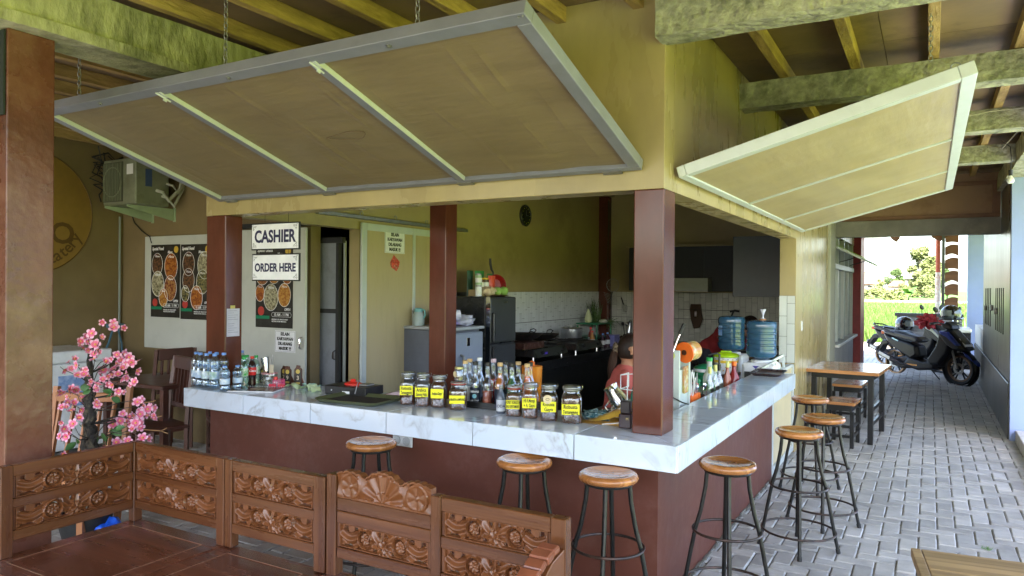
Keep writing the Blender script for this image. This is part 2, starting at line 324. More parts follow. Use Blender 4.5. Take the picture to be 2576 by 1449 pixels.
for i in range(-64, 34):
    for j in range(-24, 168):
        k = (i - j) % 4
        if k == 0: blocks.append(((i + 1) * A, (j + .5) * A, 0))
        elif k == 3: blocks.append(((i + .5) * A, (j + 1) * A, 1))
def seen(x, y):
    if not in_frame(x, y): return False
    if x < -.16 and y > .13: return False
    if -2.5 < x < 0 and y < -1.2: return False
    if x > 1.74 and y > 6.0: return False
    return True
vis = sorted([b for b in blocks if seen(b[0], b[1])], key=lambda b: depth_of(b[0], b[1])[0])
near = [b for b in vis if b[0] > -.16][:270] + [b for b in vis if b[0] <= -.16 and -1.1 < b[1]][:28]
nearset = set(near); rest = MB(); fl = MB()
for b in blocks:
    tx, ty, dz = R.gauss(0, .010), R.gauss(0, .010), R.gauss(0, .0022)
    if b in nearset:
        o = put('paver', bme, paving); o.location = Vector((b[0], b[1], dz)) - paving.location; o.rotation_euler = (tx, ty, pi / 2 * b[2] + R.gauss(0, .008))
    else:
        M = Matrix.Translation((b[0], b[1], dz)) @ Matrix.Rotation(pi / 2 * b[2], 4, 'Z') @ Matrix.Rotation(tx, 4, 'X') @ Matrix.Rotation(ty, 4, 'Y')
        far = b[1] > 13 or b[0] < -4
        rest.add([M @ Vector(p) for p in (bl.v[8:] if True else bl.v)], [tuple(i - 8 for i in f) for f in bl.f if min(f) >= 8])
o = put('pavers', rest.mesh('pavers', M_pav_s), paving); o.location = -paving.location; tag(o, kind='stuff')
fb = MB(); fb.box(-3.3, -.30, .62, 7.3, -.009, .006); single('kitchen_floor', fb, plain('kitchen_floor_tile', (.30, .28, .25), .4), 'dull tiled floor inside the kitchen', 'floor', kind='structure')
# weeds in the joints
wd = MB()
for (cx, cy) in ((1.32, 2.05),):
    for k in range(26):
        a = R.uniform(0, 2 * pi); l = R.uniform(.012, .035); x, y = cx + R.gauss(0, .018), cy + R.gauss(0, .014)
        wd.add([(x, y, 0), (x + .004, y, 0), (x + cos(a) * l, y + sin(a) * l, R.uniform(.008, .03))], [(0, 1, 2)])
M_leafg = mat('fresh_green_leaf', (.075, .20, .03), .5, var=.3, scale=8)
single('weed', wd, M_leafg, 'tiny green weed growing out of a paving joint', 'weed')

# ============================================================ BUILDING SHELL
def rough_box(x0, x1, y0, y1, z0, z1, step=.09, amp=.006, seed=0.0):
    """a cast beam: subdivided box with an uneven surface"""
    m = MB(); nx, ny, nz = [max(1, int(round((b - a) / step))) for a, b in ((x0, x1), (y0, y1), (z0, z1))]
    def face(o, u, v, nu, nv):
        b = len(m.v); V = []
        for j in range(nv + 1):
            for i in range(nu + 1):
                p = Vector(o) + Vector(u) * (i / nu) + Vector(v) * (j / nv)
                q = p * 5 + Vector((seed, seed * 2, 0)); n = mnoise.noise_vector(q) * amp + mnoise.noise_vector(q * 4) * amp * .5; V.append(p + n)
        m.add(V, [(j * (nu + 1) + i, j * (nu + 1) + i + 1, (j + 1) * (nu + 1) + i + 1, (j + 1) * (nu + 1) + i) for j in range(nv) for i in range(nu)])
    X, Y, Z = x1 - x0, y1 - y0, z1 - z0
    face((x0, y0, z0), (X, 0, 0), (0, 0, Z), nx, nz); face((x0, y1, z0), (X, 0, 0), (0, 0, Z), nx, nz)
    face((x0, y0, z0), (0, Y, 0), (0, 0, Z), ny, nz); face((x1, y0, z0), (0, Y, 0), (0, 0, Z), ny, nz)
    face((x0, y0, z0), (X, 0, 0), (0, Y, 0), nx, ny); face((x0, y0, z1), (X, 0, 0), (0, Y, 0), nx, ny)
    return m
WX = -.134   # outer face of the east wall
g = MB().box(-3.56, WX, .187, .337, 2.09, 3.084)
fw = single('front_wall', g, M_wall, 'ochre wall band above the front counter, behind the long raised flap', 'wall', bev=.003)
g = MB().box(WX - .15, WX, .337, 4.27, 2.09, 3.084); g.box(WX - .15, WX, 4.27, 7.33, 0, 3.084)
sw = single('side_wall', g, M_wall, 'ochre wall along the alley, solid beyond the side counter', 'wall')
# white tiles on the jamb of the side wall
tm = {}
def tile_me(w, h, d=.006, gap=.0016, m=None):
    k = (w, h)
    if k not in tm: tm[k] = MB().box(-w / 2 + gap, w / 2 - gap, -d, 0, -h / 2 + gap, h / 2 - gap, .0015).mesh('tile', m or M_tile)
    return tm[k]
def tile_run(parent, ax, const, a0, a1, z0, z1, w, h, rot, m=None):
    """vertical running-bond tiles; ax 'x' or 'y' is the direction along the wall"""
    n = int(round((a1 - a0) / w)); w = (a1 - a0) / n; off = -parent.location
    for i in range(n):
        z = z1 + (0, .62, .31, .85)[i % 4] * h
        while z > z0 + .004:
            t, b = min(z, z1), max(z - h, z0)
            if t - b > .012:
                o = put('tile', tile_me(round(w, 4), round(t - b, 3), m=m), parent); c = a0 + (i + .5) * w; zz = (t + b) / 2
                o.location = off + Vector((c, const, zz) if ax == 'x' else (const, c, zz)); o.rotation_euler = (0, 0, rot)
            z -= h
gb = MB().box(WX - .152, WX - .004, 4.262, 4.268, .87, 1.53); part('tile_bed', gb, M_grout, sw).location = -sw.location
tile_run(sw, 'x', 4.262, WX - .152, WX - .004, .87, 1.53, .074, .2, 0)
lb = MB().box(-.134, -.128, 4.62, 4.68, 1.17, 1.27, .002); lb.box(-.128, -.124, 4.63, 4.67, 1.18, 1.215, .001); lb.box(-.128, -.124, 4.63, 4.67, 1.225, 1.26, .001)
single('light_switch', lb, M_whitep, 'small white switch plate on the ochre alley wall', 'switch')

# kitchen west wall with the lintel over its doorway
KW = -3.48
g = MB().box(KW - .12, KW, .34, 1.74, 2.105, 3.084); g.box(KW - .12, KW, 1.74, 7.4, 0, 3.084)
kw = single('kitchen_west_wall', g, M_wall_in, 'olive kitchen wall carrying the black clock and sliding door rail', 'wall')
gb = MB().box(KW, KW + .006, 3.0, 7.38, .74, 1.53); part('tile_bed', gb, M_grout, kw).location = -kw.location
tile_run(kw, 'y', KW + .006, 3.50, 7.30, 1.142, 1.53, .0705, .2, -pi / 2 + pi)
tile_run(kw, 'y', KW + .006, 3.50, 7.30, .80, 1.138, .0705, .2, -pi / 2 + pi)
g = MB().box(KW, WX - .15, 7.38, 7.5, 0, 3.084)
kn = single('kitchen_north_wall', g, M_wall_in, 'far olive kitchen wall behind the dark cupboards', 'wall')
gb = MB().box(KW + .15, WX - .15, 7.374, 7.38, .74, 1.53); part('tile_bed', gb, M_grout, kn).location = -kn.location
M_tile2 = plain('dull_glazed_tile', (.52, .52, .47), .25, var=.08, scale=4, obj_var=.07)
tm.clear()
tile_run(kn, 'x', 7.374, KW + .17, WX - .16, 1.142, 1.53, .082, .2, 0, M_tile2)
tile_run(kn, 'x', 7.374, KW + .17, WX - .16, .80, 1.138, .082, .2, 0, M_tile2)
single('corner_pillar', MB().box(KW + .002, KW + .15, 7.22, 7.372, 0, 3.0), M_maroon, 'maroon pillar in the far kitchen corner above the tiles', 'pillar', bev=.004)
# pillars
single('pillar', MB().box(-.291, WX - .001, .188, .372, .865, 2.09), M_maroon, 'maroon pillar standing on the counter corner in front of the woman', 'pillar', 'maroon pillars of the bar', bev=.006)
single('pillar', MB().box(-3.557, -3.352, .19, .338, .867, 2.09), M_maroon, 'maroon pillar with a handwritten paper, behind the water bottles', 'pillar', 'maroon pillars of the bar', bev=.006)
single('pillar', MB().box(-2.28, -2.13, 1.17, 1.32, 0, 3.0), M_maroon, 'maroon pillar inside the kitchen in front of the pale grey fridge', 'pillar', 'maroon pillars of the bar', bev=.006)
bp = thing('porch_pillar', 'big maroon porch pillar behind the carved bench, nearest pillar', 'pillar', (-2.68, -1.49, 0), world=True)
part('shaft', MB().box(-2.80, -2.58, -1.60, -1.395, 0, 2.74), mat('worn_maroon_paint', (.115, .040, .024), .26, var=.2, scale=3, bump=.3, bscale=20, dirt=(.24, .13, .085), dscale=2.6, dmix=.6), bp, bev=.006)
part('head_board', MB().box(-2.79, -2.59, -1.612, -1.603, 2.35, 2.73), plain('dark_green_board', (.012, .018, .014), .7), bp)
hk = MB(); hk.tube([(-2.80, -1.625, 2.36), (-2.72, -1.63, 2.385), (-2.672, -1.63, 2.35), (-2.665, -1.63, 2.24), (-2.672, -1.63, 2.06)], [.012, .014, .014, .011, .004], 8)
single('hose_end', hk, plain('turquoise_plastic', (.02, .28, .38), .35), 'turquoise plastic hose end hooked on the big porch pillar', 'hose', smooth=True)

# concrete beams
def beam(name, lab, m, seed, grp=None, mt=None):
    return single(name, m, mt or M_conc, lab, 'beam', grp, smooth=35)
beam('concrete_beam', 'rough concrete beam at the top, springing from the wall corner over the alley', rough_box(WX - .01, 1.70, .06, .21, 2.80, 2.995, seed=1), 1, 'concrete beams over the alley')
beam('concrete_beam', 'mossy concrete beam just above the far flap\'s raised ring', rough_box(WX + .002, 1.70, 1.79, 1.95, 2.825, 2.995, seed=4), 1, 'concrete beams over the alley')
beam('concrete_beam', 'concrete beam with a loose wire, third along the alley', rough_box(WX + .002, 1.70, 3.40, 3.57, 2.835, 2.995, seed=9), 1, 'concrete beams over the alley')
beam('concrete_beam', 'concrete beam beside the hanging bulb, last before the brown gable board', rough_box(WX + .002, 1.70, 5.05, 5.22, 2.835, 2.995, seed=14), 1, 'concrete beams over the alley')
beam('edge_beam', 'long concrete edge beam above the right-hand side of the alley', rough_box(1.70, 1.88, -6, 7.3, 2.80, 2.995, .15, seed=19), 1)
m = rough_box(-2.72, -2.52, -6, .18, 2.795, 3.0, .12, seed=23); m2 = rough_box(-2.76, -2.49, -6, .18, 2.74, 2.793, .12, .005, seed=29); m.add(m2.v, m2.f)
beam('porch_beam', 'stained yellowish concrete beam over the big porch pillar', m, 1, None, mat('stained_concrete', (.39, .375, .25), .75, var=.22, scale=12, bump=.9, bscale=22, bd=.02, dirt=(.12, .125, .07), dscale=4.5, dmix=.85, stretch=(1, 1, .5)))

# roof: boards and rafters
roof = thing('roof', 'low wooden roof of brown boards on pale rafters', 'roof', (0, 0, 2.99), world=True)
for i, x in enumerate([.155 + .43 * k for k in range(-16, 8)]):
    if -6.6 < x < 3.2: part('rafter', MB().box(x - .028, x + .028, -6.0, 7.32, 3.0, 3.085, .002), M_rafter, roof)
for a, b in ((-6.7, -4.2), (-4.196, -1.7), (-1.696, .75), (.754, 3.2)):
    for c, d in ((-6.0, -4.204), (-4.2, -1.204), (-1.2, 1.596), (1.6, 4.4), (4.404, 7.35)):
        part('board', MB().box(a, b, c, d, 3.086, 3.10), M_board, roof)
part('shade_board', MB().box(-.3, 4.5, 7.36, 15.4, 3.05, 3.09), M_board, roof)  # added out of sight above the lintel to shade the far alley
# ============================================================ ALLEY: RIGHT WALL, LINTEL, WINDOW WALL
rw = thing('alley_wall', 'polished dark concrete wall with slotted vents on the right of the alley', 'wall', (1.85, 8.5, 0), world=True)
def slot_wall(mb, y0, y1, z0, z1, slots):
    ys_ = [y0]
    for a, b, _, _ in sorted(slots): ys_ += [a, b]
    ys_.append(y1)
    for i in range(0, len(ys_) - 1, 2): mb.box(1.75, 1.9, ys_[i], ys_[i + 1], z0, z1)
    for a, b, zl, zh in slots: mb.box(1.75, 1.9, a, b, z0, zl); mb.box(1.75, 1.9, a, b, zh, z1)
sl = [(6.90 + i * .28, 7.05 + i * .28, 1.08, 1.63) for i in range(5)] + [(9.0 + i * .34, 9.20 + i * .34, 1.08, 1.63) for i in range(4)]
g = MB(); slot_wall(g, 6.16, 10.72, .615, 3.0, sl); part('wall', g, M_conc_d, rw)
part('lower_wall', MB().box(1.738, 1.9, 6.16, 13.1, 0, .60, .004), M_conc_d, rw); part('half_wall', MB().box(1.75, 1.9, 10.722, 13.1, .615, .95), M_white, rw)
part('vent_backing', MB().box(1.87, 1.895, 6.9, 10.3, 1.1, 1.6), M_blackm, rw)
for (y, z) in ((7.9, 1.33), (9.9, 1.33), (8.6, 1.36)): part('bracket', MB().box(1.72, 1.75, y, y + .09, z - .04, z + .04, .006), M_galv, rw)
bw = single('blue_wall', MB().box(1.752, 5.2, 6.06, 6.155, 0, 3.05), M_blue, 'pale blue wall end at the right edge of the photo', 'wall')
single('blue_wall', MB().box(1.70, 5.2, 15.2, 15.4, 0, 4.2), M_blue, 'pale blue wall behind the sink at the end of the alley', 'wall')
single('plinth', MB().box(1.80, 3.6, 1.0, 6.05, -.02, .12, .006), mat('worn_white_plinth', (.55, .53, .50), .6, var=.1, scale=4, dirt=(.3, .28, .25), dscale=5, dmix=.5), 'low raised plinth with a worn white top beside the blue wall', 'plinth')
lt = thing('alley_lintel', 'stained dark concrete lintel with a brown gable board over the alley end', 'lintel', (.8, 7.42, 2.29), world=True)
part('lintel_beam', rough_box(-.10, 1.745, 7.35, 7.5, 2.29, 2.495, .15, .003, 33), mat('stained_dark_concrete', (.17, .165, .15), .55, var=.25, scale=2, bump=.25, bscale=20, dirt=(.32, .31, .27), dscale=2.5, dmix=.5), lt)
M_gable = mat('water_stained_board', (.27, .165, .095), .6, var=.08, scale=2, bump=.06, bscale=20, dirt=(.15, .075, .04), dscale=2.0, dmix=.8)
part('gable_board', MB().box(-.10, 1.745, 7.40, 7.42, 2.498, 3.05), M_gable, lt)
for b in ((-.10, 1.745, 2.50, 2.55), (-.10, 1.745, 2.90, 2.95), ): part('gable_rail', MB().box(b[0], b[1], 7.375, 7.398, b[2], b[3]), mat('red_brown_batten', (.17, .085, .05), .6, var=.15), lt)
for x in (-.10, 1.66): part('gable_stile', MB().box(x, x + .08, 7.372, 7.397, 2.552, 2.898), MATS['red_brown_batten'], lt)
single('alley_post', MB().box(-.22, -.10, 6.80, 7.345, 0, 2.99, .006), mat('grey_plaster', (.40, .40, .34), .6, var=.1, scale=3, bump=.12, bscale=20, dirt=(.25, .25, .2), dscale=3, dmix=.5), 'slim grey plastered post at the end of the ochre alley wall', 'post')
# window wall
ww = thing('window_wall', 'plastered wall with glazed windows beyond the grey post', 'wall', (-.2, 9, 0), world=True)
part('base_wall', MB().box(-.28, -.13, 7.52, 10.38, 0, .80), mat('patchy_plaster', (.40, .41, .43), .7, var=.08, scale=3, dirt=(.58, .58, .58), dscale=2.4, dmix=.7), ww)
part('head_wall', MB().box(-.28, -.13, 7.52, 10.38, 2.34, 3.04), M_wall, ww)
part('sill', MB().box(-.29, -.06, 7.52, 10.38, .801, .84, .004), M_white, ww)
for y in (7.52, 8.10, 8.90, 9.55, 10.32): part('mullion', MB().box(-.22, -.14, y, y + .06, .841, 2.339, .003), M_aluw, ww)
part('transom', MB().box(-.23, -.12, 7.58, 10.32, 1.88, 1.95, .003), M_aluw, ww)
for a, b in ((7.58, 8.10), (8.16, 8.90), (8.96, 9.55), (9.61, 10.32)):
    part('pane', MB().box(-.185, -.18, a, b, .842, 1.879), G_win, ww); part('upper_pane', MB().box(-.20, -.195, a, b, 1.951, 2.338), G_win, ww)
op = MB(); op.obox((.05, 8.9, 2.09), (.62, 0, -.32), (0, 1, 0), (.32, 0, .62), .21, 1.35, .014, .003); part('open_vent', op, M_aluw, ww)
op = MB(); op.obox((.052, 8.9, 2.115), (.62, 0, -.32), (0, 1, 0), (.32, 0, .62), .17, 1.30, .004); part('open_vent_pane', op, plain('green_lit_pane', (.25, .42, .03), .15, spec=.8), ww)  # green light on the raised pane, put into its colour
for y in (8.0, 9.6): part('stay', MB().tube([(-.12, y, 1.98), (.02, y, 2.02), (.10, y, 2.05)], .007, 6), M_black, ww)
single('pane_backing', MB().box(-1.0, -.9, 7.52, 10.6, 0, 3.0).box(-.899, -.29, 10.5, 10.6, 0, 3.0), plain('room_shade', (.06, .05, .04), .7), 'dark sheet added behind the alley windows to make the panes look dark', 'wall')  # dark sheet added as the shade behind the window panes
single('eave', MB().box(-.28, .30, 7.52, 12.0, 2.56, 2.60), M_white, 'thin white eave above the alley windows', 'eave')
single('red_gate_post', MB().box(-.27, -.02, 10.42, 11.2, 0, 2.55, .004), M_red, 'tall red post at the end of the window wall', 'post')
# ============================================================ BAR COUNTER
bar = thing('bar_counter', 'L-shaped maroon bar counter with a white marble tile top', 'bar counter', (-1.2, .3, 0), world=True)
m = MB(); m.box(-3.45, -.14, .15, .55, 0, .738); m.box(-.285, -.1405, .551, 3.12, 0, .738); part('body', m, M_maroon_d, bar)
m = MB(); m.box(-3.535, -.0045, .0045, .597, .742, .860); m.box(-.312, -.0045, .598, 3.366, .742, .860); part('slab', m, M_grout, bar)
m = MB()
for k in range(40):
    y = .16 + .074 * k; m.box(-.1395, -.1395 + R.uniform(.006, .022), y, y + .0735, .0, R.uniform(.006, .02), .002)
for k in range(44):
    x = -3.44 + .075 * k; m.box(x, x + .0745, .1495 - R.uniform(.006, .02), .1495, 0, R.uniform(.006, .02), .002)
part('mortar_line', m, M_sand, bar)['kind'] = 'stuff'
jx = [-3.539, -2.927, -2.318, -1.718, -1.122, -.523, 0.0]; G = .0026
def topt(poly): part('tile', MB().prism(poly, (0, 0, .005), (0, 0, .8605), (1, 0, 0), (0, 1, 0)), M_marble, bar, bev=.0012, seg=1)
for a, b in zip(jx, jx[1:]):
    part('tile', MB().box(a + G, b - G, -.004, .004, .740, .8655, .0012), M_marble, bar)
    if b < -.01: topt([(a + G, .0045), (b - G, .0045), (b - G, .597), (a + G, .597)])
topt([(-.523 + G, .0045), (-.008, .0045), (-.317, .313), (-.317, .597), (-.523 + G, .597)])
topt([(-.0045, .008), (-.0045, .6 - G), (-.313, .6 - G), (-.313, .317)])
jy = [0.0, .6, 1.2, 1.8, 2.4, 3.0, 3.37]
for i, (a, b) in enumerate(zip(jy, jy[1:])):
    part('tile', MB().box(-.004, .004, a + G if i else .0042, b - G, .740, .8655, .0012), M_marble, bar)
    if i: topt([(-.0045, a + G), (-.0045, b - G), (-.313, b - G), (-.313, a + G)])
part('tile', MB().box(-3.547, -3.5395, .004, .597, .740, .8655, .0012), M_marble, bar)
part('tile', MB().box(-.313, .004, 3.3705, 3.378, .740, .8655, .0012), M_marble, bar)
hd = thing('half_door', 'low cream half door in a pale aluminium frame under the end of the side counter', 'door', (-.2, 3.7, 0), world=True)
part('leaf', MB().box(-.175, -.155, 3.20, 4.18, .08, .84), mat('cream_board', (.55, .46, .28), .5, var=.06), hd)
m = MB(); m.box(-.19, -.14, 3.13, 3.198, .02, .74); m.box(-.19, -.14, 4.19, 4.255, .02, .86); m.box(-.19, -.142, 3.2, 4.188, .02, .078); m.box(-.19, -.142, 3.2, 4.188, .842, .87); part('frame', m, M_aluw, hd)
fl = thing('folding_flap', 'white folding counter flap leaning at the end of the side counter', 'flap', (-.24, 3.6, .865), world=True)
m = MB(); m.bar((-.30, 3.46, .88), (-.20, 3.60, .94), .022, .02); m.bar((-.20, 3.60, .94), (-.18, 3.62, .86), .022, .02); m.bar((-.28, 3.62, .91), (-.17, 3.80, .985), .022, .02); m.bar((-.17, 3.80, .985), (-.16, 3.80, .86), .022, .02); part('arm', m, M_aluw, fl)
# power socket on the front of the bar
sk = thing('power_socket', 'white double wall socket under the counter beside the stool', 'socket', (-1.71, .15, .648), world=True)
part('plate', MB().box(-1.785, -1.638, .138, .1495, .640, .712, .004), M_whitep, sk, bev=.003)
for x in (-1.748, -1.676):
    part('socket_ring', MB().lathe([(0, .0), (.026, .0), (.026, .004), (.021, .004), (.019, -.004), (0, -.004)], 20, (x, .1365, .676), (0, -1, 0)), plain('socket_plastic', (.55, .57, .60), .35), sk, smooth=True)
    part('socket_hole', MB().box(x - .011, x - .007, .1375, .1415, .673, .679).box(x + .007, x + .011, .1375, .1415, .673, .679), M_black, sk)

# ============================================================ RAISED FLAPS (awnings)
def flap(label, origin, ax, ay, L, D, cuts, ply, edge, lean):
    """local x runs along the hinge, y outwards, z down towards the viewer"""
    ax, ay = Vector(ax).normalized(), Vector(ay).normalized(); az = ax.cross(ay)
    root = thing('raised_flap', label, 'shutter flap', group='propped-up shutter flaps of the kiosk')
    root.matrix_world = Matrix(((ax.x, ay.x, az.x, origin[0]), (ax.y, ay.y, az.y, origin[1]), (ax.z, ay.z, az.z, origin[2]), (0, 0, 0, 1)))
    w = .062
    xs_ = [0] + cuts + [L]
    for i, (a, b) in enumerate(zip(xs_, xs_[1:])):
        n, k = 84, 22; rr_ = random.Random(i + lean); rid = [(rr_.uniform(.05, .95), rr_.uniform(.1, .8), rr_.uniform(.06, .22), rr_.uniform(.0025, .0065), rr_.uniform(.007, .014), rr_.uniform(-.12, .12)) for _ in range(9 if lean < 5 else 16)]; m = MB(); a1, b1, y0, y1 = a + w * .3, b - w * .3, w * .4, D - w * .4   # slightly warped plywood sheet
        V = [(a1 + (b1 - a1) * i_ / n, y0 + (y1 - y0) * j_ / k, -.010 + .006 * mnoise.noise(Vector((i_ * .057 + i * 9, j_ * .10, lean))) + sum(q[3] * exp(-(((i_ / n - q[0] - q[5] * (j_ / k - q[1])) / q[4]) ** 2) - ((j_ / k - q[1]) / q[2]) ** 2) for q in rid)) for j_ in range(k + 1) for i_ in range(n + 1)]
        m.add(V, [(j_ * (n + 1) + i_, j_ * (n + 1) + i_ + 1, (j_ + 1) * (n + 1) + i_ + 1, (j_ + 1) * (n + 1) + i_) for j_ in range(k) for i_ in range(n)])
        V2 = [(p[0], p[1], -.034) for p in V]; m.add(V2, [(j_ * (n + 1) + i_, (j_ + 1) * (n + 1) + i_, (j_ + 1) * (n + 1) + i_ + 1, j_ * (n + 1) + i_ + 1) for j_ in range(k) for i_ in range(n)])
        part('plywood_sheet', m, ply, root, smooth=60)
    def rail(nm, x0, x1, y0, y1): part(nm, MB().box(x0, x1, y0, y1, -.045, .012, .0025), edge, root)
    rail('outer_rail', 0, L, D - w, D); rail('hinge_rail', .002, L - .002, -.002, w * .62); rail('side_rail', .001, w, w * .64, D - w - .001); rail('side_rail', L - w, L - .001, w * .64, D - w - .001)
    for c in cuts:
        rail('mullion', c - .034, c + .014, w * .64, D - w - .001) if lean < 5 else rail('mullion', c - .004, c + .014, w * .64, D - w - .001)
        part('mullion_lit_edge', MB().box(c + .0145, c + .0190, w * .64, D - w - .001, -.01, .0135), M_aluw, root)  # pale strip: light catching the bar's edge, put into its colour
        lm = MB(); lm.box(c - .016, c + .022, D - w - .02, D - w * .55, .0125, .018); lm.cyl((c, D - w - .05, .021), (c, D - w * .4, .021), .004, 6); lm.box(c - .003, c + .003, D - w - .03, D - w - .01, .018, .035); part('latch', lm, M_aluw, root)
    if lean < 5: part('rail_lit_edge', MB().box(w + .0005, w + .006, w * .64, D - w - .001, -.01, .0135), M_aluw, root)  # bright inner edge of the side rail painted as a pale strip
    for c in [L * .04] + cuts + [L - .16]:
        h = MB(); h.box(c - .05, c + .05, -.014, .018, .0125, .017); h.cyl((c - .05, -.014, .012), (c + .05, -.014, .012), .006, 6)
        for q in (-.035, -.012, .012, .035): h.ball((c + q, .008, .0175), .0035, 6)
        part('hinge', h, M_galv, root)
    for c in (L * .18, L * .5, L * .8):
        part('bolt', MB().lathe([(0, 0), (.013, 0), (.013, .003), (.006, .003), (.006, .009), (0, .010)], 10, (c, D - w * .5, .0125)), M_galv, root)
    part('screw_cluster', MB().ball((L - .012, D - .014, .013), .005, 6).ball((L - .03, D - .014, .013), .005, 6).ball((L - .012, .03, .013), .005, 6), M_galv, root)
    return root
f1 = flap('wide brown plywood flap hinged over the front counter, three panels', (-3.39, .165, 2.195), (1, 0, 0), (0, -1.225, .378), 3.152, 1.283, [1.05, 2.10], M_ply, M_alu, 1.0)
stn = MB(); pts = [(1.74 + .13 * cos(t) * (1 + .12 * sin(3 * t)), .62 + .035 * sin(t) + .01 * sin(2 * t), .0) for t in [2 * pi * k / 30 for k in range(31)]]
stn.tube(pts, .0022, 4); part('scuff_mark', stn, plain('brown_scuff', (.13, .085, .045), .7), f1)
M_ply2 = mat('light_plywood', (.39, .31, .155), .42, var=.08, scale=3, bump=.22, bscale=8, stretch=(.6, 3, 1), dirt=(.33, .25, .14), dscale=2.4, dmix=.4, wave=(5, .8, .3, (.50, .43, .27), (1, .14, 1)))
f2 = flap('narrower light plywood flap hinged over the side counter along the alley', (-.112, 4.40, 2.20), (0, -1, 0), (1.27, 0, .355), 4.08, 1.325, [1.25, 2.60], M_ply2, M_aluw, 6.0)
def chain(name, label, p, z0, z1, grp='chains hanging from the rafters', link=.032, w=.0095, r=.0022):
    m = MB(); z = z1; i = 0
    while z > z0:
        L2 = link / 2; a = [(0, 0), ]; pts = []
        for k in range(10):
            t = 2 * pi * k / 10; u, v = cos(t) * w, sin(t) * L2 * 1.05
            pts.append((p[0] + (u if i % 2 else 0), p[1] + (0 if i % 2 else u), z + v))
        m.tube(pts, r, 5, closed=True); z -= link * .78; i += 1
    return single(name, m, M_galv, label, 'chain', grp)
chain('chain', 'rusty chain dropping to the middle of the wide flap\'s outer rail', (-1.84, -1.03, 0), 2.60, 3.0)
chain('chain', 'chain dropping to the upper right corner of the wide flap', (-.73, -1.03, 0), 2.60, 3.0)
chain('chain', 'chain in the dark beside the big porch pillar', (-3.08, -1.0, 0), 2.58, 3.0)
chain('chain', 'loose chain hanging free above the alley between two beams', (1.0, .96, 0), 2.755, 3.0)
single('eye_bolt', MB().tube([(1.10 + .02 * cos(t), .52, 2.60 + .02 * sin(t)) for t in [2 * pi * k / 12 for k in range(12)]], .0035, 6, closed=True).cyl((1.10, .52, 2.555), (1.10, .52, 2.58), .0035, 6), M_galv, 'bright steel eye ring on the raised tip of the alley flap', 'eye bolt')

# ============================================================ BAR STOOLS
def make_stool():
    r_ = thing('bar_stool', '', 'bar stool', group='round wooden bar stools with black tube legs')
    z = .735; seat = MB().lathe([(0, z - .014), (.05, z - .013), (.09, z - .008), (.112, z - .001), (.122, z), (.134, z - .004), (.1405, z - .014), (.141, z - .022), (.136, z - .034), (.124, z - .040), (0, z - .040)], 40)
    so = part('seat', seat, M_stool, r_, smooth=50)
    for k in range(6):
        a, d = (2 * pi * k / 5, .052) if k < 5 else (0, 0); part('screw_hole', MB().lathe([(0, 0), (.0042, 0), (.0042, .0012), (0, .0012)], 8, (d * cos(a), d * sin(a), z - (.013 if k < 5 else .0145))), M_black, so)
    part('seat_ring', MB().tube([(.112 * cos(t), .112 * sin(t), z - .047) for t in [2 * pi * k / 28 for k in range(28)]], .007, 6, closed=True), M_leg, r_, smooth=True)
    for k in range(4):
        a = pi / 2 * k; c, s_ = cos(a), sin(a)
        L_ = MB().tube([(q * c, q * s_, h) for q, h in ((.098, .695), (.106, .60), (.128, .48), (.153, .39), (.178, .26), (.203, .12), (.224, .02))], .0108, 10); lo = part('leg', L_, M_leg, r_, smooth=True)
        part('rubber_foot', MB().cyl((.2225 * c, .2225 * s_, .026), (.2275 * c, .2275 * s_, 0), .0135, 10), M_blackm, lo, smooth=True)
    for rr, h in ((.166, .39), (.214, .12)):
        part('foot_ring', MB().tube([(rr * cos(t), rr * sin(t), h) for t in [2 * pi * k / 36 for k in range(36)]], .0070, 8, closed=True), M_ring, r_, smooth=True)
    return r_
M_leg = mat('worn_black_tube', (.008, .009, .009), .34, var=.3, scale=20, bump=.1, bscale=80, dirt=(.06, .045, .035), dscale=12, dmix=.4)
M_ring = mat('rusty_black_ring', (.030, .022, .020), .34, metal=.3, var=.4, scale=16, dirt=(.16, .085, .06), dscale=7, dmix=.6)
S0 = make_stool()
SL = [(-1.686, -.167, .3, 'bar stool farthest from the alley, right under the wall socket'),
      (-.757, -.087, .35, 'bar stool in front of the bar, middle one of the front three'),
      (-.289, -.121, .25, 'bar stool nearest the counter corner on the front side'),
      (.137, .397, .30, 'glossy orange-brown bar stool on the alley side nearest the counter corner'),
      (.316, 1.470, .18, 'bar stool with a dark stained seat, second on the alley side'),
      (.383, 2.070, .12, 'bar stool standing farthest out into the alley'),
      (.181, 2.950, .4, 'bar stool closest to the small wooden table, last on the alley side')]
for i, (x, y, a, lb_) in enumerate(SL):
    if i == 0: S0.location = (x, y, 0); S0.rotation_euler = (0, 0, a); S0['label'] = lb_
    else: dup(S0, (x, y, 0), a, lb_)

# ============================================================ SMALL TABLE AND ITS STOOLS
t = thing('side_table', 'narrow wooden table with black square legs against the alley wall', 'table', (.24, 5.5, 0), radians(-4))
for i in range(5):
    a = -.36 + .144 * i
    part('plank', MB().box(-.36, .36, -.51 + .204 * i + .001, -.51 + .204 * (i + 1) - .001, .715, .75, .003), M_tabw, t)
m = MB(); m.box(-.30, .30, -.45, -.40, .66, .713); m.box(-.30, .30, .40, .45, .66, .713); m.box(-.30, -.25, -.399, .399, .66, .713); m.box(.25, .30, -.399, .399, .66, .713); part('apron', m, M_black, t)
for sx_, sy_ in ((-1, -1), (1, -1), (-1, 1), (1, 1)): part('leg', MB().box(sx_ * .275 - .026, sx_ * .275 + .026, sy_ * .425 - .026, sy_ * .425 + .026, 0, .659, .003), M_black, t)
m = MB(); 
for z in (.18, .33): m.box(.262, .288, -.398, .398, z, z + .04)
part('stretcher', m, M_black, t)
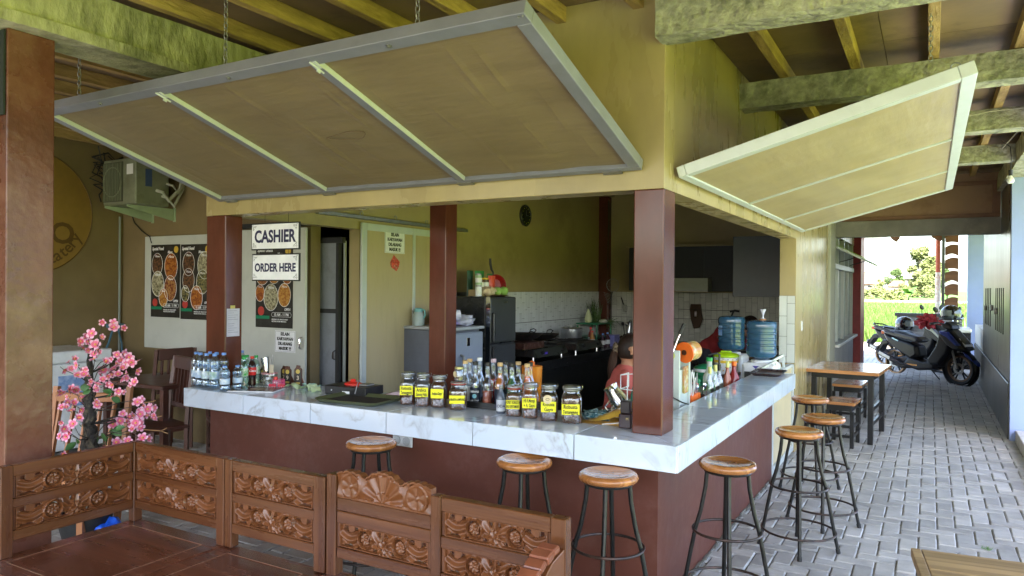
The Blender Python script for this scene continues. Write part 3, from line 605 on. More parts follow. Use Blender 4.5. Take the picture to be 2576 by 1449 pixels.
def low_stool(label, loc, rz, w, d):
    s = thing('low_stool', label, 'stool', loc, rz, 'low square stools with black legs')
    for i in range(2): part('plank', MB().box(-w / 2, w / 2, -d / 2 + i * d / 2 + .001, -d / 2 + (i + 1) * d / 2 - .001, .43, .46, .003), M_tabw, s)
    m = MB(); a, b = w / 2 - .03, d / 2 - .04; m.box(-a, a, -b - .015, -b + .015, .37, .428); m.box(-a, a, b - .015, b + .015, .37, .428); m.box(-a, -a + .03, -b + .016, b - .016, .37, .428); m.box(a - .03, a, -b + .016, b - .016, .37, .428); part('apron', m, M_black, s)
    for i in (-1, 1):
        for j in (-1, 1): part('leg', MB().box(i * a - .018, i * a + .018, j * b - .018, j * b + .018, 0, .369, .002), M_black, s)
    m = MB()
    for z in (.10, .20): m.box(-a + .02, a - .02, -b - .01, -b + .01, z, z + .028); m.box(a - .01, a + .01, -b + .02, b - .02, z, z + .028)
    part('stretcher', m, M_black, s)
low_stool('low square stool partly pushed under the near end of the small table', (.235, 4.93, 0), radians(-4), .29, .44)
low_stool('low square stool standing behind the small table', (.16, 6.53, 0), radians(-3), .34, .60)
t = thing('near_table', 'weathered light wood table corner at the lower right edge', 'table', (1.62, -.85, 0), radians(7))
a, b = .62, .36
for i in range(4): part('plank', MB().box(-a + .03, a, -b + .18 * i + .0005, -b + .18 * (i + 1) - .0005, .724, .75, .002), M_tabold, t)
part('end_strip', MB().box(-a, -a + .0285, -b, b, .722, .7505, .002), M_tabold, t)
for i in (-1, 1):
    for j in (-1, 1): part('leg', MB().box(i * .54 - .03, i * .54 + .03, j * .28 - .03, j * .28 + .03, 0, .72), M_tabold, t)

# ============================================================ CARVED TEAK SEATING
def carve(x, z):
    if abs(z) > .455 or abs(x) > 2.44: return .62, False
    h, hole = .30, False
    for cx in (-1.0, .98):
        dx, dz = x - cx, z - .02; d = sqrt(dx * dx + dz * dz); th = atan2(dz, dx)
        if d < .43:
            if d > .345: return .55 + .4 * sin((d - .345) / .085 * pi), False
            if d > .265:
                s = cos(th - (2.3 if cx < 0 else .9))
                return (.05, s > -.25)
            fl_ = .42 + .32 * abs(cos(3.5 * th)) * min(1, d / .16) * (1 if d < .235 else .6)
            return (max(fl_, .95 - d * 9) if d < .08 else fl_), False
    d = sqrt(x * x + (z + .16) ** 2); th = atan2(z + .16, x)
    if d < .27: return (max(.45 + .38 * abs(cos(2.5 * th)), .95 - d * 7)), False
    if abs(x) < .62:
        s = cos(9 * th + d * 3); h = .42 + .30 * s
        if z > .24 and abs(abs(x) - .2) < .09: return .1, True
        if z < -.26 and abs(abs(x) - .5) < .10: return .1, True
        return h, False
    u = abs(x)
    if u > 1.42:
        e = .36 - .10 * (u - 1.42) + .06 * sin(u * 9)
        v = z + .10 * sin(u * 2.6 - 3.2)
        if abs(v) > e - .02: 
            return .1, (u < 2.32 and int((u - 1.42) * 3.2) % 3 != (1 if z > 0 else 0))
        if z < -.36 and 1.9 < u < 2.35: return .1, True
        return .40 + .34 * cos(v * 17 + sin(u * 4) * 1.2), False
    if z < -.30 and u < 1.5: return .1, abs(u - 1.42) < .1
    return .38 + .28 * cos((z * 10 + (u - 1) * 5)), False
def relief(nx, nz, fx, fz, fn, depth, outline=None, thick=.010):
    """carved sheet: local x across, z up, relief towards -y; pierced where fn says so"""
    m = MB(); V = []; H = []
    for j in range(nz + 1):
        for i in range(nx + 1):
            u, v = i / nx, j / nz; x = (u * 2 - 1) * fx; z = (v * 2 - 1) * fz
            if outline: z = outline(x, v)
            h, hole = fn(x, z); V.append((x, -h * depth, z)); H.append(hole)
    n = len(V); m.add(V + [(p[0], thick, p[2]) for p in V], [])
    keep = {}
    for j in range(nz):
        for i in range(nx):
            q = (j * (nx + 1) + i, j * (nx + 1) + i + 1, (j + 1) * (nx + 1) + i + 1, (j + 1) * (nx + 1) + i)
            if sum(H[k] for k in q) < 3: keep[(i, j)] = q
    for (i, j), q in keep.items():
        m.f.append(q); m.m.append(0); m.f.append(tuple(k + n for k in reversed(q))); m.m.append(0)
        for (di, dj, a, b) in ((0, -1, 0, 1), (1, 0, 1, 2), (0, 1, 2, 3), (-1, 0, 3, 0)):
            if (i + di, j + dj) not in keep: m.f.append((q[a], q[b], q[b] + n, q[a] + n)); m.m.append(0)
    return m
M_carve = mat('carved_panel_teak', (.15, .052, .018), .32, var=.12, scale=2, bump=.04, bscale=70, dirt=(.09, .032, .012), dscale=3, dmix=.4, coat=.12)
CP = relief(150, 30, 2.5, .5, carve, .21, None, .10).mesh('carved_panel', M_carve, 50)     # unit: height 1, width 5
def carved(parent, x0, x1, z0, z1, y, rz=0.0, at=None):
    o = put('carved_panel', CP, parent); w, h = (x1 - x0), (z1 - z0)
    o.scale = (w / 5, .095, h); c = Vector(((x0 + x1) / 2, y, (z0 + z1) / 2)) if at is None else Vector(at)
    o.location = c - parent.location; o.rotation_euler = (0, 0, rz); return o
def hbox(m, fr, a0, a1, d0, d1, z0, z1, c=.002):
    """box in a frame: 'y' = back along X at Y=base, 'x' = side along Y at X=base"""
    if fr[0] == 'y': m.box(a0, a1, fr[1] + d0, fr[1] + d1, z0, z1, c)
    else: m.box(fr[1] - d1, fr[1] - d0, a0, a1, z0, z1, c)
    return m
def back_unit(root, fr, a0, a1, post_l, post_r, zs=(.812, .765, .668, .628, .530, .487), leg=(.42, .42)):
    zt, z1, z2, z3, z4, z5 = zs; i0, i1 = a0 + post_l, a1 - post_r
    if post_l: part('post', hbox(MB(), fr, a0, i0 - .0006, -.003, .042, leg[0], zt + .001, .003), M_teak_v, root)
    if post_r: part('post', hbox(MB(), fr, i1 + .0006, a1, -.003, .042, leg[1], zt + .001, .003), M_teak_v, root)
    part('top_rail', hbox(MB(), fr, i0, i1, 0, .040, z1, zt, .003), M_teak, root)
    part('rail', hbox(MB(), fr, i0, i1, 0, .036, z3, z2 - .0005, .003), M_teak, root); part('rail', hbox(MB(), fr, i0, i1, 0, .036, z5, z4 - .0005, .003), M_teak, root)
    for za, zb_ in ((z2, z1), (z4, z3)):
        e = .014
        for q0, q1 in ((i0, i0 + e), (i1 - e, i1)): part('panel_frame', hbox(MB(), fr, q0, q1, .006, .03, za, zb_, .003), M_teak_v, root)
        if fr[0] == 'y': carved(root, i0 + e, i1 - e, za + .001, zb_ - .001, fr[1] + .018)
        else: carved(root, i0 + e, i1 - e, za + .001, zb_ - .001, 0, pi / 2, (fr[1] - .018, (i0 + i1) / 2, (za + zb_) / 2))
def seat_slab(root, x0, x1, y0, y1, z=.42):
    w = .085
    iv = plain('worn_joint_line', (.30, .17, .11), .5)
    for a, b, c, d in ((x0 + w, x1 - w, y0 + w - .004, y0 + w), (x0 + w, x1 - w, y1 - w, y1 - w + .004), (x0 + w - .004, x0 + w, y0 + w, y1 - w), (x1 - w, x1 - w + .004, y0 + w, y1 - w)): part('inlay_line', MB().box(a, b, c, d, z, z + .0008), iv, root)
    part('seat_panel', MB().box(x0 + w + .001, x1 - w - .001, y0 + w + .001, y1 - w - .001, z - .022, z - .002, .002), M_seatw, root)
    for a, b, c, d in ((x0, x1, y0, y0 + w), (x0, x1, y1 - w, y1), (x0, x0 + w, y0 + w + .0008, y1 - w - .0008), (x1 - w, x1, y0 + w + .0008, y1 - w - .0008)): part('seat_rail', MB().box(a, b, c, d, z - .035, z, .002), M_seatw, root)
    for x in (x0 + .04, x1 - .04):
        for y in (y0 + .04, y1 - .04): part('leg', MB().box(x - .03, x + .03, y - .03, y + .03, 0, z - .036, .003), M_teak_v, root)
    part('apron', MB().box(x0 + .03, x1 - .03, y0 + .02, y0 + .04, z - .10, z - .036).box(x0 + .03, x1 - .03, y1 - .04, y1 - .02, z - .10, z - .036), M_teak, root)
u1 = thing('corner_bench', 'carved teak corner bench unit with two backs, beside the big porch pillar', 'bench', (-2.08, -1.4, 0), group='carved teak seating set', world=True)
back_unit(u1, ('x', -2.4), -1.702, -1.106, .050, .0)
back_unit(u1, ('y', -1.1), -2.398, -1.742, .0, .050)
part('corner_post', MB().box(-2.442, -2.400, -1.104, -1.058, .42, .813, .003), M_teak_v, u1)
seat_slab(u1, -2.44, -1.752, -1.78, -1.058)
u2 = thing('middle_bench', 'carved teak bench unit with one square back, between corner unit and settee', 'bench', (-1.43, -1.4, 0), group='carved teak seating set', world=True)
back_unit(u2, ('y', -1.1), -1.736, -1.128, .046, .062)
seat_slab(u2, -1.748, -1.125, -1.86, -1.058, .415)
u3 = thing('settee', 'carved teak settee with a scalloped crest and a ribbed armrest', 'bench', (-.58, -1.4, 0), group='carved teak seating set', world=True)
part('post', MB().box(-1.118, -1.068, -1.103, -1.055, .42, .832, .003), M_teak_v, u3)
def crest_top(x): 
    c = [(-.165, .062, .105), (0, .078, .10), (.165, .062, .105)]; v = .0
    for cx, hh, w in c:
        if abs(x - cx) < w: v = max(v, hh * (1 - ((x - cx) / w) ** 2) ** .5)
    v += .006 * abs(sin(x * 95)) if abs(x) < .21 else .004
    return .79 + max(v, .028)
def crest_out(x, v): return .742 + (crest_top(x) - .742) * v
def crest_fn(x, z):
    t = crest_top(x)
    if z > t - .009: return .8, False
    if z < .752: return .5, False
    for cx in (-.165, .165):
        dx, dz = x - cx, z - .795; d = sqrt(dx * dx + dz * dz); th = atan2(dz, dx)
        if d < .052: return (.75 if d > .042 else .40 + .30 * abs(cos(3 * th)) * (d / .042) + (.4 if d < .009 else 0)), False
    d = sqrt(x * x + (z - .752) ** 2); th = atan2(z - .752, x)
    if d < .04: return .55 + .3 * abs(cos(4 * th)), False
    if d < .105 and abs(x) < .1: return .45 + .3 * cos(11 * th), False
    return .4 + .25 * cos(60 * z + 30 * x), False
cr = relief(120, 30, .2335, 1, crest_fn, .016, crest_out, .022); co = part('crest', cr, M_carve, u3, smooth=50); co.location = Vector((-.8305, -1.088, 0)) - u3.location
part('board', MB().box(-1.064, -.598, -1.098, -1.062, .690, .741, .002), M_teak, u3)
part('rail', MB().box(-1.064, -.598, -1.1, -1.064, .640, .6885, .003), M_teak, u3)
part('rail', MB().box(-1.064, -.598, -1.1, -1.064, .497, .542, .003), M_teak, u3)
carved(u3, -1.052, -.612, .545, .638, -1.082)
for q in (-1.065, -.611): part('panel_frame', MB().box(q, q + .0125, -1.094, -1.07, .543, .639), M_teak_v, u3)
back_unit(u3, ('y', -1.1), -.597, -.040, .046, .058, (.819, .767, .676, .632, .540, .497))
seat_slab(u3, -1.118, -.04, -1.80, -1.053, .425)
for k in range(9):      # ribbed armrest scrolling down at the free end
    t_ = k / 8; a0 = radians(8 + t_ * 74); y = -1.115 - .30 * sin(a0); z = .735 - .25 * (1 - cos(a0))
    part('arm_rib', MB().obox((-.078, y, z), (1, 0, 0), (0, -cos(a0), -sin(a0)), (0, -sin(a0), cos(a0)), .034 + .002 * (k % 2), .022, .012 + .003 * (k % 2), .005), mat('reddish_arm_wood', (.20, .062, .03), .35, var=.2, coat=.2), u3)
arm = MB().prism([(-1.10, .722), (-1.19, .705), (-1.26, .665), (-1.33, .60), (-1.385, .53), (-1.40, .47), (-1.395, .425), (-1.10, .425)], (.022, 0, 0), (-.066, 0, 0), (0, 1, 0), (0, 0, 1)); part('arm_panel', arm, M_carve, u3, bev=.003)
# ============================================================ LEFT ROOM
FL=[(-3.283,-0.738,1.365),(-3.319,-0.646,1.357),(-3.264,-0.679,1.330),(-3.287,-0.606,1.323),(-3.487,-0.712,1.278),(-3.282,-0.801,1.300),(-3.220,-0.785,1.278),(-3.549,-0.670,1.233),(-3.326,-0.755,1.230),(-3.397,-0.805,1.245),(-3.629,-0.658,1.182),(-3.434,-0.739,1.188),(-3.505,-0.645,1.181),(-3.401,-0.719,1.167),(-3.450,-0.687,1.128),(-3.241,-0.747,1.128),(-3.330,-0.619,1.160),(-3.364,-0.553,1.156),(-3.327,-0.659,1.133),(-3.298,-0.562,1.139),(-3.234,-0.551,1.126),(-3.163,-0.734,1.119),(-3.346,-0.583,1.120),(-3.263,-0.597,1.101),(-3.127,-0.626,1.076),(-3.067,-0.691,1.133),(-3.416,-0.584,1.060),(-3.247,-0.632,1.081),(-3.349,-0.600,1.035),(-3.431,-0.588,1.028),(-3.289,-0.567,1.035),(-3.368,-0.536,1.002),(-3.160,-0.611,1.003),(-3.609,-0.718,1.119),(-3.480,-0.775,1.098),(-3.671,-0.704,1.061),(-3.696,-0.739,1.056),(-3.361,-0.836,1.052),(-3.343,-0.811,1.056),(-3.354,-0.787,1.077),(-3.507,-0.599,1.049),(-3.340,-0.699,1.015),(-3.379,-0.651,1.026),(-3.326,-0.741,0.988),(-3.399,-0.706,0.951),(-3.267,-0.675,0.988),(-3.232,-0.669,0.948),(-3.334,-0.640,0.930),(-3.355,-0.653,0.979),(-3.714,-0.741,0.912),(-3.603,-0.759,0.929),(-3.662,-0.702,0.930),(-3.617,-0.703,0.928),(-3.606,-0.647,0.843),(-3.525,-0.718,0.882),(-3.284,-0.768,0.873),(-3.666,-0.730,0.849),(-3.662,-0.689,0.841),(-3.708,-0.737,0.819),(-3.549,-0.770,0.813),(-3.549,-0.716,0.818),(-3.381,-0.806,0.798),(-3.565,-0.682,0.793),(-3.603,-0.799,0.745),(-3.492,-0.842,0.722),(-3.408,-0.876,0.689),(-3.657,-0.727,0.654),(-3.734,-0.721,0.607),(-3.382,-0.851,0.764),(-3.671,-0.755,0.534),(-3.133,-0.590,0.898),(-3.070,-0.650,0.893),(-3.092,-0.610,0.862),(-3.202,-0.498,0.818),(-3.201,-0.458,0.819),(-3.043,-0.673,0.846),(-3.236,-0.574,0.783),(-3.028,-0.664,0.828),(-3.198,-0.514,0.790),(-3.041,-0.566,0.786),(-3.370,-0.553,0.780),(-3.390,-0.527,0.724),(-3.271,-0.634,0.759),(-3.460,-0.561,0.710),(-3.153,-0.639,0.753),(-3.057,-0.670,0.774),(-3.193,-0.555,0.717),(-3.058,-0.687,0.741),(-3.083,-0.640,0.790),(-3.260,-0.664,0.635),(-3.275,-0.598,0.618),(-3.121,-0.677,0.662),(-3.010,-0.656,0.688),(-3.236,-0.481,0.626)]
part('sun_block_deck', MB().box(-6.9, 3.3, -6.05, 7.5, 3.105, 3.14), M_board, roof)  # unseen cover added to stop sun leaking through the board joints
part('shade_deck', MB().box(-.4, 4.6, 7.51, 15.5, 3.105, 3.14), M_board, roof)  # unseen cover added with the slab that shades the far alley
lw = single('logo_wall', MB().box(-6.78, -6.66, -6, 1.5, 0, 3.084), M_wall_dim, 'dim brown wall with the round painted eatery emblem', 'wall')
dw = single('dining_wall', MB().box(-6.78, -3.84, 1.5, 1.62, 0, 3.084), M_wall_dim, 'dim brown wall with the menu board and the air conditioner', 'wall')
single('corridor_wall', MB().box(-6.7, -3.61, 3.6, 3.7, 0, 3.084).box(-6.8, -6.701, 1.63, 3.7, 0, 3.084), plain('corridor_shade', (.05, .035, .025), .7), 'corridor wall behind the doorway, coloured dark for the shade there', 'wall')  # corridor gloom put into the wall colour; west side added against stray light
# painted emblem
lg = thing('painted_emblem', 'round ochre emblem with the word eatery painted on the dim wall', 'painted sign', (-6.655, .55, 2.3), world=True)
part('disc', MB().lathe([(0, 0), (.61, 0), (.61, .003), (0, .003)], 60, (-6.659, .55, 2.3), (1, 0, 0)), plain('ochre_emblem', (.24, .14, .03), .6), lg)
part('rim', MB().tube([(-6.655, .55 + .612 * cos(t), 2.3 + .612 * sin(t)) for t in [2 * pi * k / 70 for k in range(70)]], .005, 4, closed=True), plain('brown_line', (.10, .05, .01), .6), lg)
for ch_, a in zip('Eatery', (-67, -59, -51, -43.5, -36, -28)):
    a = radians(a); o = text('lettering', ch_, .17, MATS['brown_line'], lg, (-6.652, .55 + .50 * cos(a), 2.3 + .50 * sin(a)), (0, 0, 0), bold=.004)
    o.rotation_euler = (Matrix.Rotation(pi / 2, 3, 'Z') @ Matrix.Rotation(pi / 2, 3, 'X') @ Matrix.Rotation(a + pi / 2, 3, 'Z')).to_euler()
text('lettering', 'O', .30, MATS['brown_line'], lg, (-6.652, .86, 2.09), (pi / 2, 0, pi / 2), bold=.014)
# white menu board and its posters
mb_ = single('menu_board', MB().box(-6.205, -4.90, 1.462, 1.498, .925, 2.09), mat('off_white_board', (.52, .53, .48), .5, var=.05, dirt=(.4, .4, .36), dscale=3, dmix=.35), 'big off-white board carrying the two menu posters', 'board', bev=.003)
M_pblk = mat('black_poster_print', (.012, .012, .012), .35, var=.8, scale=20, col2=(.04, .035, .03))
FOOD = [((.20, .04, .008), (.46, .17, .03)), ((.03, .015, .01), (.17, .08, .035)), ((.30, .10, .015), (.52, .27, .06)), ((.12, .10, .05), (.50, .46, .30)), ((.16, .02, .01), (.42, .22, .07)), ((.03, .035, .015), (.26, .22, .09))]
FM = [mat('food_print_%d' % i, a, .4, scale=45, col2=b, mix=.2) for i, (a, b) in enumerate(FOOD)]
for m_ in FM: m_.name = m_.name.replace('_0', '_orange').replace('_1', '_brown').replace('_2', '_golden').replace('_3', '_cream').replace('_4', '_red').replace('_5', '_green')
def poster(label, x0, x1, z0, z1, y, title, dishes, group=None):
    w, h = x1 - x0, z1 - z0; cx = (x0 + x1) / 2
    p = thing('menu_poster', label, 'poster', (cx, y, z0), group=group, world=True)
    part('sheet', MB().box(x0, x1, y - .002, y, z0, z1), M_pblk, p)
    X = lambda u: x0 + u * w
    Z = lambda v: z0 + v * h
    text('title', title, h * .062, M_paper, p, (X(.04), y - .003, Z(.945)), FACE_S, 'LEFT', sx=.80 * w / .47, bold=.0025, shear=.2)
    text('title', 'Menu', h * .055, M_paper, p, (X(.66), y - .003, Z(.895)), FACE_S, 'CENTER', sx=.8, bold=.001, shear=.35)
    part('seal', MB().lathe([(0, 0), (.035, 0), (.035, .001), (0, .001)], 20, (X(.87), y - .002, Z(.93)), (0, -1, 0), sx=1), plain('gold_print', (.55, .36, .05), .4), p)
    for i, (u, v, r, k) in enumerate(dishes):
        c = (X(u), y - .0022 - i * .0002, Z(v)); R_ = r * w * .88
        part('dish_rim', MB().tube([(c[0] + R_ * cos(t), c[1] - .0005, c[2] + R_ * 1.32 * sin(t)) for t in [2 * pi * q / 28 for q in range(28)]], .0022, 4, closed=True), M_paper, p)
        V = [(c[0] + R_ * cos(2 * pi * q / 28), c[1], c[2] + R_ * 1.32 * sin(2 * pi * q / 28)) for q in range(28)]
        part('dish', MB().add(V, [tuple(range(28))]), FM[k], p)
        text('caption', 'Menu'[:4], R_ * .38, M_paper, p, (c[0], c[1] - .001, c[2] + R_ * .95), FACE_S, shear=.4)
    part('badge', MB().lathe([(0, 0), (.042, 0), (.042, .001), (0, .001)], 20, (X(.15), y - .002, Z(.20)), (0, -1, 0)), plain('red_print', (.45, .05, .04), .4), p)
    part('band', MB().box(X(.0), X(.38), y - .003, y - .002, Z(.105), Z(.145)), plain('green_print', (.01, .20, .10), .4), p)
    text('opening_hours', '10 AM - 11 PM', h * .048, M_paper, p, (X(.70), y - .003, Z(.16)), FACE_S, sx=.85, bold=.0015)
    text('opening_hours', 'OPEN', h * .045, M_paper, p, (X(.86), y - .003, Z(.225)), FACE_S, sx=.85, bold=.0012, shear=.2)
    fr = MB().tube([(X(a), y - .003, Z(b)) for a, b in ((.46, .135), (.95, .135), (.97, .16), (.95, .187), (.46, .187), (.44, .16))], .0016, 4, closed=True); part('hours_frame', fr, M_paper, p)
    text('small_print', '\u2022SMOKING LIVE \u2022PRIVATE PARTY\n\u2022MEETING ROOM \u2022MUSHOLA', h * .024, M_paper, p, (X(.44), y - .003, Z(.09)), FACE_S, 'LEFT', sx=.8, bold=.0004)
    return p
DA = [(.22, .73, .21, 1), (.70, .70, .25, 0), (.24, .46, .24, 3), (.68, .40, .24, 4), (.44, .27, .17, 2)]
DB = [(.26, .74, .22, 1), (.78, .72, .25, 3), (.26, .52, .22, 1), (.72, .50, .22, 5), (.16, .34, .15, 5), (.53, .29, .22, 0)]
DC = [(.18, .69, .23, 4), (.50, .70, .22, 2), (.85, .66, .17, 0), (.12, .42, .14, 0), (.42, .37, .22, 3), (.78, .40, .19, 2)]
poster('black food menu poster on the left half of the off-white board', -6.09, -5.62, 1.25, 2.0, 1.459, 'Spesial Food', DA, 'menu posters on the white board')
poster('black food menu poster on the board, partly hidden by the bar pillar', -5.605, -5.135, 1.24, 1.995, 1.459, 'Spesial Food', DB, 'menu posters on the white board')
# sliding door with the snack poster
sd = thing('sliding_door', 'off-white sliding door carrying the snack poster and a staff-only notice', 'door', (-4.3, 1.45, 0), world=True)
part('leaf', MB().box(-4.77, -3.835, 1.43, 1.456, .02, 2.11), MATS['off_white_board'], sd, bev=.003)
part('rail_cover', MB().box(-4.9, -3.6, 1.41, 1.46, 2.125, 2.165), M_blackm, sd)
part('handle', MB().tube([(-3.868, 1.43, 1.13), (-3.868, 1.40, 1.12), (-3.862, 1.39, 1.07), (-3.868, 1.40, 1.03), (-3.868, 1.43, 1.02)], .008, 8), M_chrome, sd, smooth=True)
poster('black snack menu poster on the sliding door behind the hanging signs', -4.465, -3.984, 1.20, 1.955, 1.427, 'Spesial Snack', DC)
def notice(label, x, y, z, rot, w=.285, h=.185):
    n = thing('notice', label, 'notice', (x, y, z), rot, 'printed staff-only notices')
    part('sheet', MB().box(-w / 2, w / 2, -.001, .001, -h / 2, h / 2), M_paper, n)
    part('border', MB().tube([(a * (w / 2 - .008), -.0016, b * (h / 2 - .008)) for a, b in ((-1, -1), (1, -1), (1, 1), (-1, 1))], .0011, 4, closed=True), M_blk_ink, n)
    for i, s in enumerate(('SELAIN', 'KARYAWAN', 'DILARANG', 'MASUK !!!')): text('lettering', s, h * .205, M_blk_ink, n, (0, -.0018, h * (.34 - .225 * i)), FACE_S, bold=.0036, sx=.9)
notice('staff-only notice on the sliding door below the snack poster', -4.078, 1.427, 1.08, 0, .26, .195)
# beige sliding door on the kitchen wall
bd = thing('sliding_door', 'beige panelled sliding door on an overhead rail, pushed open against the kitchen wall', 'door', (-3.44, 2.5, 0), world=True)
M_beige = mat('beige_panel', (.47, .38, .22), .55, var=.08, scale=3, stretch=(1, 2.5, .4), dirt=(.36, .28, .15), dscale=3, dmix=.4)
for a, b in ((1.80, 2.482), (2.522, 3.18)): part('panel', MB().box(-3.462, -3.450, a, b, .09, 2.10), M_beige, bd)
for a, b in ((1.735, 1.80), (2.482, 2.522), (3.18, 3.24)): part('stile', MB().box(-3.466, -3.440, a, b, .03, 2.165, .002), M_aluw, bd)
for a, b in ((1.801, 2.481), (2.523, 3.179)): part('cross_rail', MB().box(-3.465, -3.441, a, b, 2.10, 2.164).box(-3.465, -3.441, a, b, .03, .09), M_aluw, bd)
rl = thing('door_rail', 'grey steel rail with small hooks above the beige sliding door', 'rail', (-3.44, 2.3, 2.2), world=True)
part('rail', MB().box(-3.462, -3.42, 1.17, 3.44, 2.192, 2.225, .003), M_galv, rl)
for y in (1.25, 1.72, 2.2, 2.7): part('hook', MB().tube([(-3.44, y + .02 * cos(t), 2.245 + .02 * sin(t)) for t in [2 * pi * k / 10 for k in range(10)]], .004, 5, closed=True), M_galv, rl)
notice('staff-only notice on the beige sliding door', -3.445, 2.20, 2.01, pi / 2, .30, .21)
st_ = thing('sticker', 'crumpled red diamond-shaped sticker under the notice on the beige door', 'sticker', (-3.447, 2.208, 1.73), world=True)
part('sheet', MB().prism([(-.075, 0), (-.02, .075), (.07, .01), (.055, -.04), (.02, -.08), (-.06, -.04)], (.002, 0, 0), (-3.448, 2.208, 1.815), (0, 1, 0), (0, 0, 1)), plain('red_sticker', (.55, .06, .03), .4, var=.5, scale=40, dirt=(.75, .6, .45), dscale=30, dmix=.6), st_)
gd = thing('inner_door', 'grey metal door standing ajar in the dark corridor', 'door', (-3.85, 1.67, 0), world=True)
M_gdoor = mat('grey_metal_door', (.22, .235, .26), .5, var=.1, scale=3, dirt=(.09, .09, .09), dscale=3, dmix=.5)
part('leaf', MB().box(-3.99, -3.675, 1.66, 1.68, .02, 1.98), M_gdoor, gd)
m = MB(); m.box(-3.99, -3.60, 1.645, 1.69, 1.981, 2.03); m.box(-3.674, -3.645, 1.645, 1.69, 0, 1.98); m.box(-3.99, -3.675, 1.65, 1.659, 1.34, 1.38); part('frame', m, M_blackm, gd)
part('handle', MB().tube([(-3.69, 1.66, 1.0), (-3.69, 1.63, .99), (-3.69, 1.63, .93), (-3.69, 1.66, .92)], .008, 6), M_chrome, gd)
ln = MB().box(-3.635, -3.615, 1.70, 1.72, 0, 2.0); single('corridor_pipe', ln, plain('pale_pipe', (.3, .32, .3), .5), 'pale pipe running down in the dark corridor', 'pipe')
# hanging signs
def hang_sign(label, x0, x1, z0, z1, y, body, size, bold):
    s = thing('hanging_sign', label, 'sign', ((x0 + x1) / 2, y, z0), group='hanging signs over the till', world=True); cx, cz = (x0 + x1) / 2, (z0 + z1) / 2
    part('board', MB().box(x0, x1, y - .006, y + .006, z0, z1, .001), M_blk_ink, s)
    part('face', MB().box(x0 + .009, x1 - .009, y - .0085, y - .0062, z0 + .009, z1 - .009), M_paper, s)
    text('lettering', body, size, M_ink, s, (cx, y - .0092, cz - .004), FACE_S, bold=bold, sx=.86)
    for i in (-1, 1):
        for j in (-1, 1):
            px_, pz = cx + i * ((x1 - x0) / 2 - .022), cz + j * ((z1 - z0) / 2 - .022); m = MB()
            m.tube([(px_, y - .009, pz - j * .030), (px_, y - .009, pz), (px_ - i * .036, y - .009, pz)], .0009, 4)
            for (ox, oz, r_) in ((-.010, -.010, .007), (-.024, -.006, .005), (-.006, -.022, .005), (.003, .003, .006)):
                m.tube([(px_ + i * ox + r_ * cos(t), y - .009, pz + j * oz + r_ * sin(t)) for t in [k * .6 for k in range(9)]], .0010, 4)
            part('corner_scroll', m, M_blk_ink, s)
    return s
hang_sign('hanging white sign reading CASHIER', -3.160, -2.690, 1.838, 2.026, .26, 'CASHIER', .118, .0085)
hang_sign('hanging white sign reading ORDER HERE', -3.152, -2.688, 1.622, 1.812, .26, 'ORDER HERE', .079, .0062)
for x in (-3.03, -2.80): single('hanging_string', MB().cyl((x, .26, 2.027), (x, .26, 2.09), .0014, 5).cyl((x, .26, 1.813), (x, .26, 1.837), .0014, 5), M_blackm, 'thin string holding the cashier sign, ' + ('nearer the pillar' if x < -2.9 else 'farther from the pillar'), 'string')
nt_ = thing('taped_note', 'handwritten sheet taped to the lit side of the left bar pillar', 'note', (-3.35, .26, 1.22), world=True)
part('sheet', MB().box(-3.3515, -3.350, .205, .315, 1.222, 1.422), plain('lilac_paper', (.55, .52, .66), .6), nt_)
part('tape', MB().box(-3.3515, -3.3495, .235, .275, 1.423, 1.445), plain('masking_tape', (.55, .45, .15), .5), nt_)
for i in range(11):
    if i != 5: part('writing_line', MB().box(-3.3498, -3.3494, .215, .215 + R.uniform(.045, .09), 1.405 - i * .0155, 1.4075 - i * .0155), plain('pen_ink', (.22, .20, .35), .6), nt_)
# air conditioner
ac = thing('air_conditioner', 'grimy outdoor air conditioner unit on two wall brackets', 'air conditioner', (-5.92, 1.2, 2.36), world=True)
M_ac = mat('grimy_cream_metal', (.20, .215, .15), .5, var=.12, scale=5, dirt=(.12, .12, .07), dscale=4, dmix=.7)
part('casing', MB().box(-6.19, -5.66, 1.0, 1.36, 2.368, 2.82, .01), M_ac, ac)
part('grille', MB().box(-6.175, -5.86, .992, .9995, 2.40, 2.79), plain('dark_grille', (.07, .075, .05), .6), ac)
for k in range(12): part('grille_bar', MB().box(-6.17 + k * .026, -6.165 + k * .026, .985, .9915, 2.41, 2.78), M_ac, ac)
part('fan_ring', MB().tube([(-6.02 + .145 * cos(t), .988, 2.595 + .145 * sin(t)) for t in [2 * pi * k / 28 for k in range(28)]], .006, 5, closed=True), M_ac, ac)
part('label', MB().box(-5.80, -5.70, .997, .9995, 2.66, 2.76), M_paper, ac); part('side_label', MB().box(-5.659, -5.657, 1.10, 1.17, 2.55, 2.72), plain('blue_print', (.05, .09, .2), .5), ac)
pm = MB()
for k, (a, b) in enumerate(((1.22, 2.52), (1.28, 2.47), (1.33, 2.60))): pm.tube([(-5.66, a, b), (-5.60, a + .03, b - .02), (-5.585, a + .08, b - .10), (-5.60, 1.45, b + .05), (-5.62, 1.5, b + .12)], .018 - .003 * k, 7)
part('hoses', pm, plain('dirty_white_foam', (.45, .46, .38), .8), ac, smooth=True)['kind'] = 'stuff'
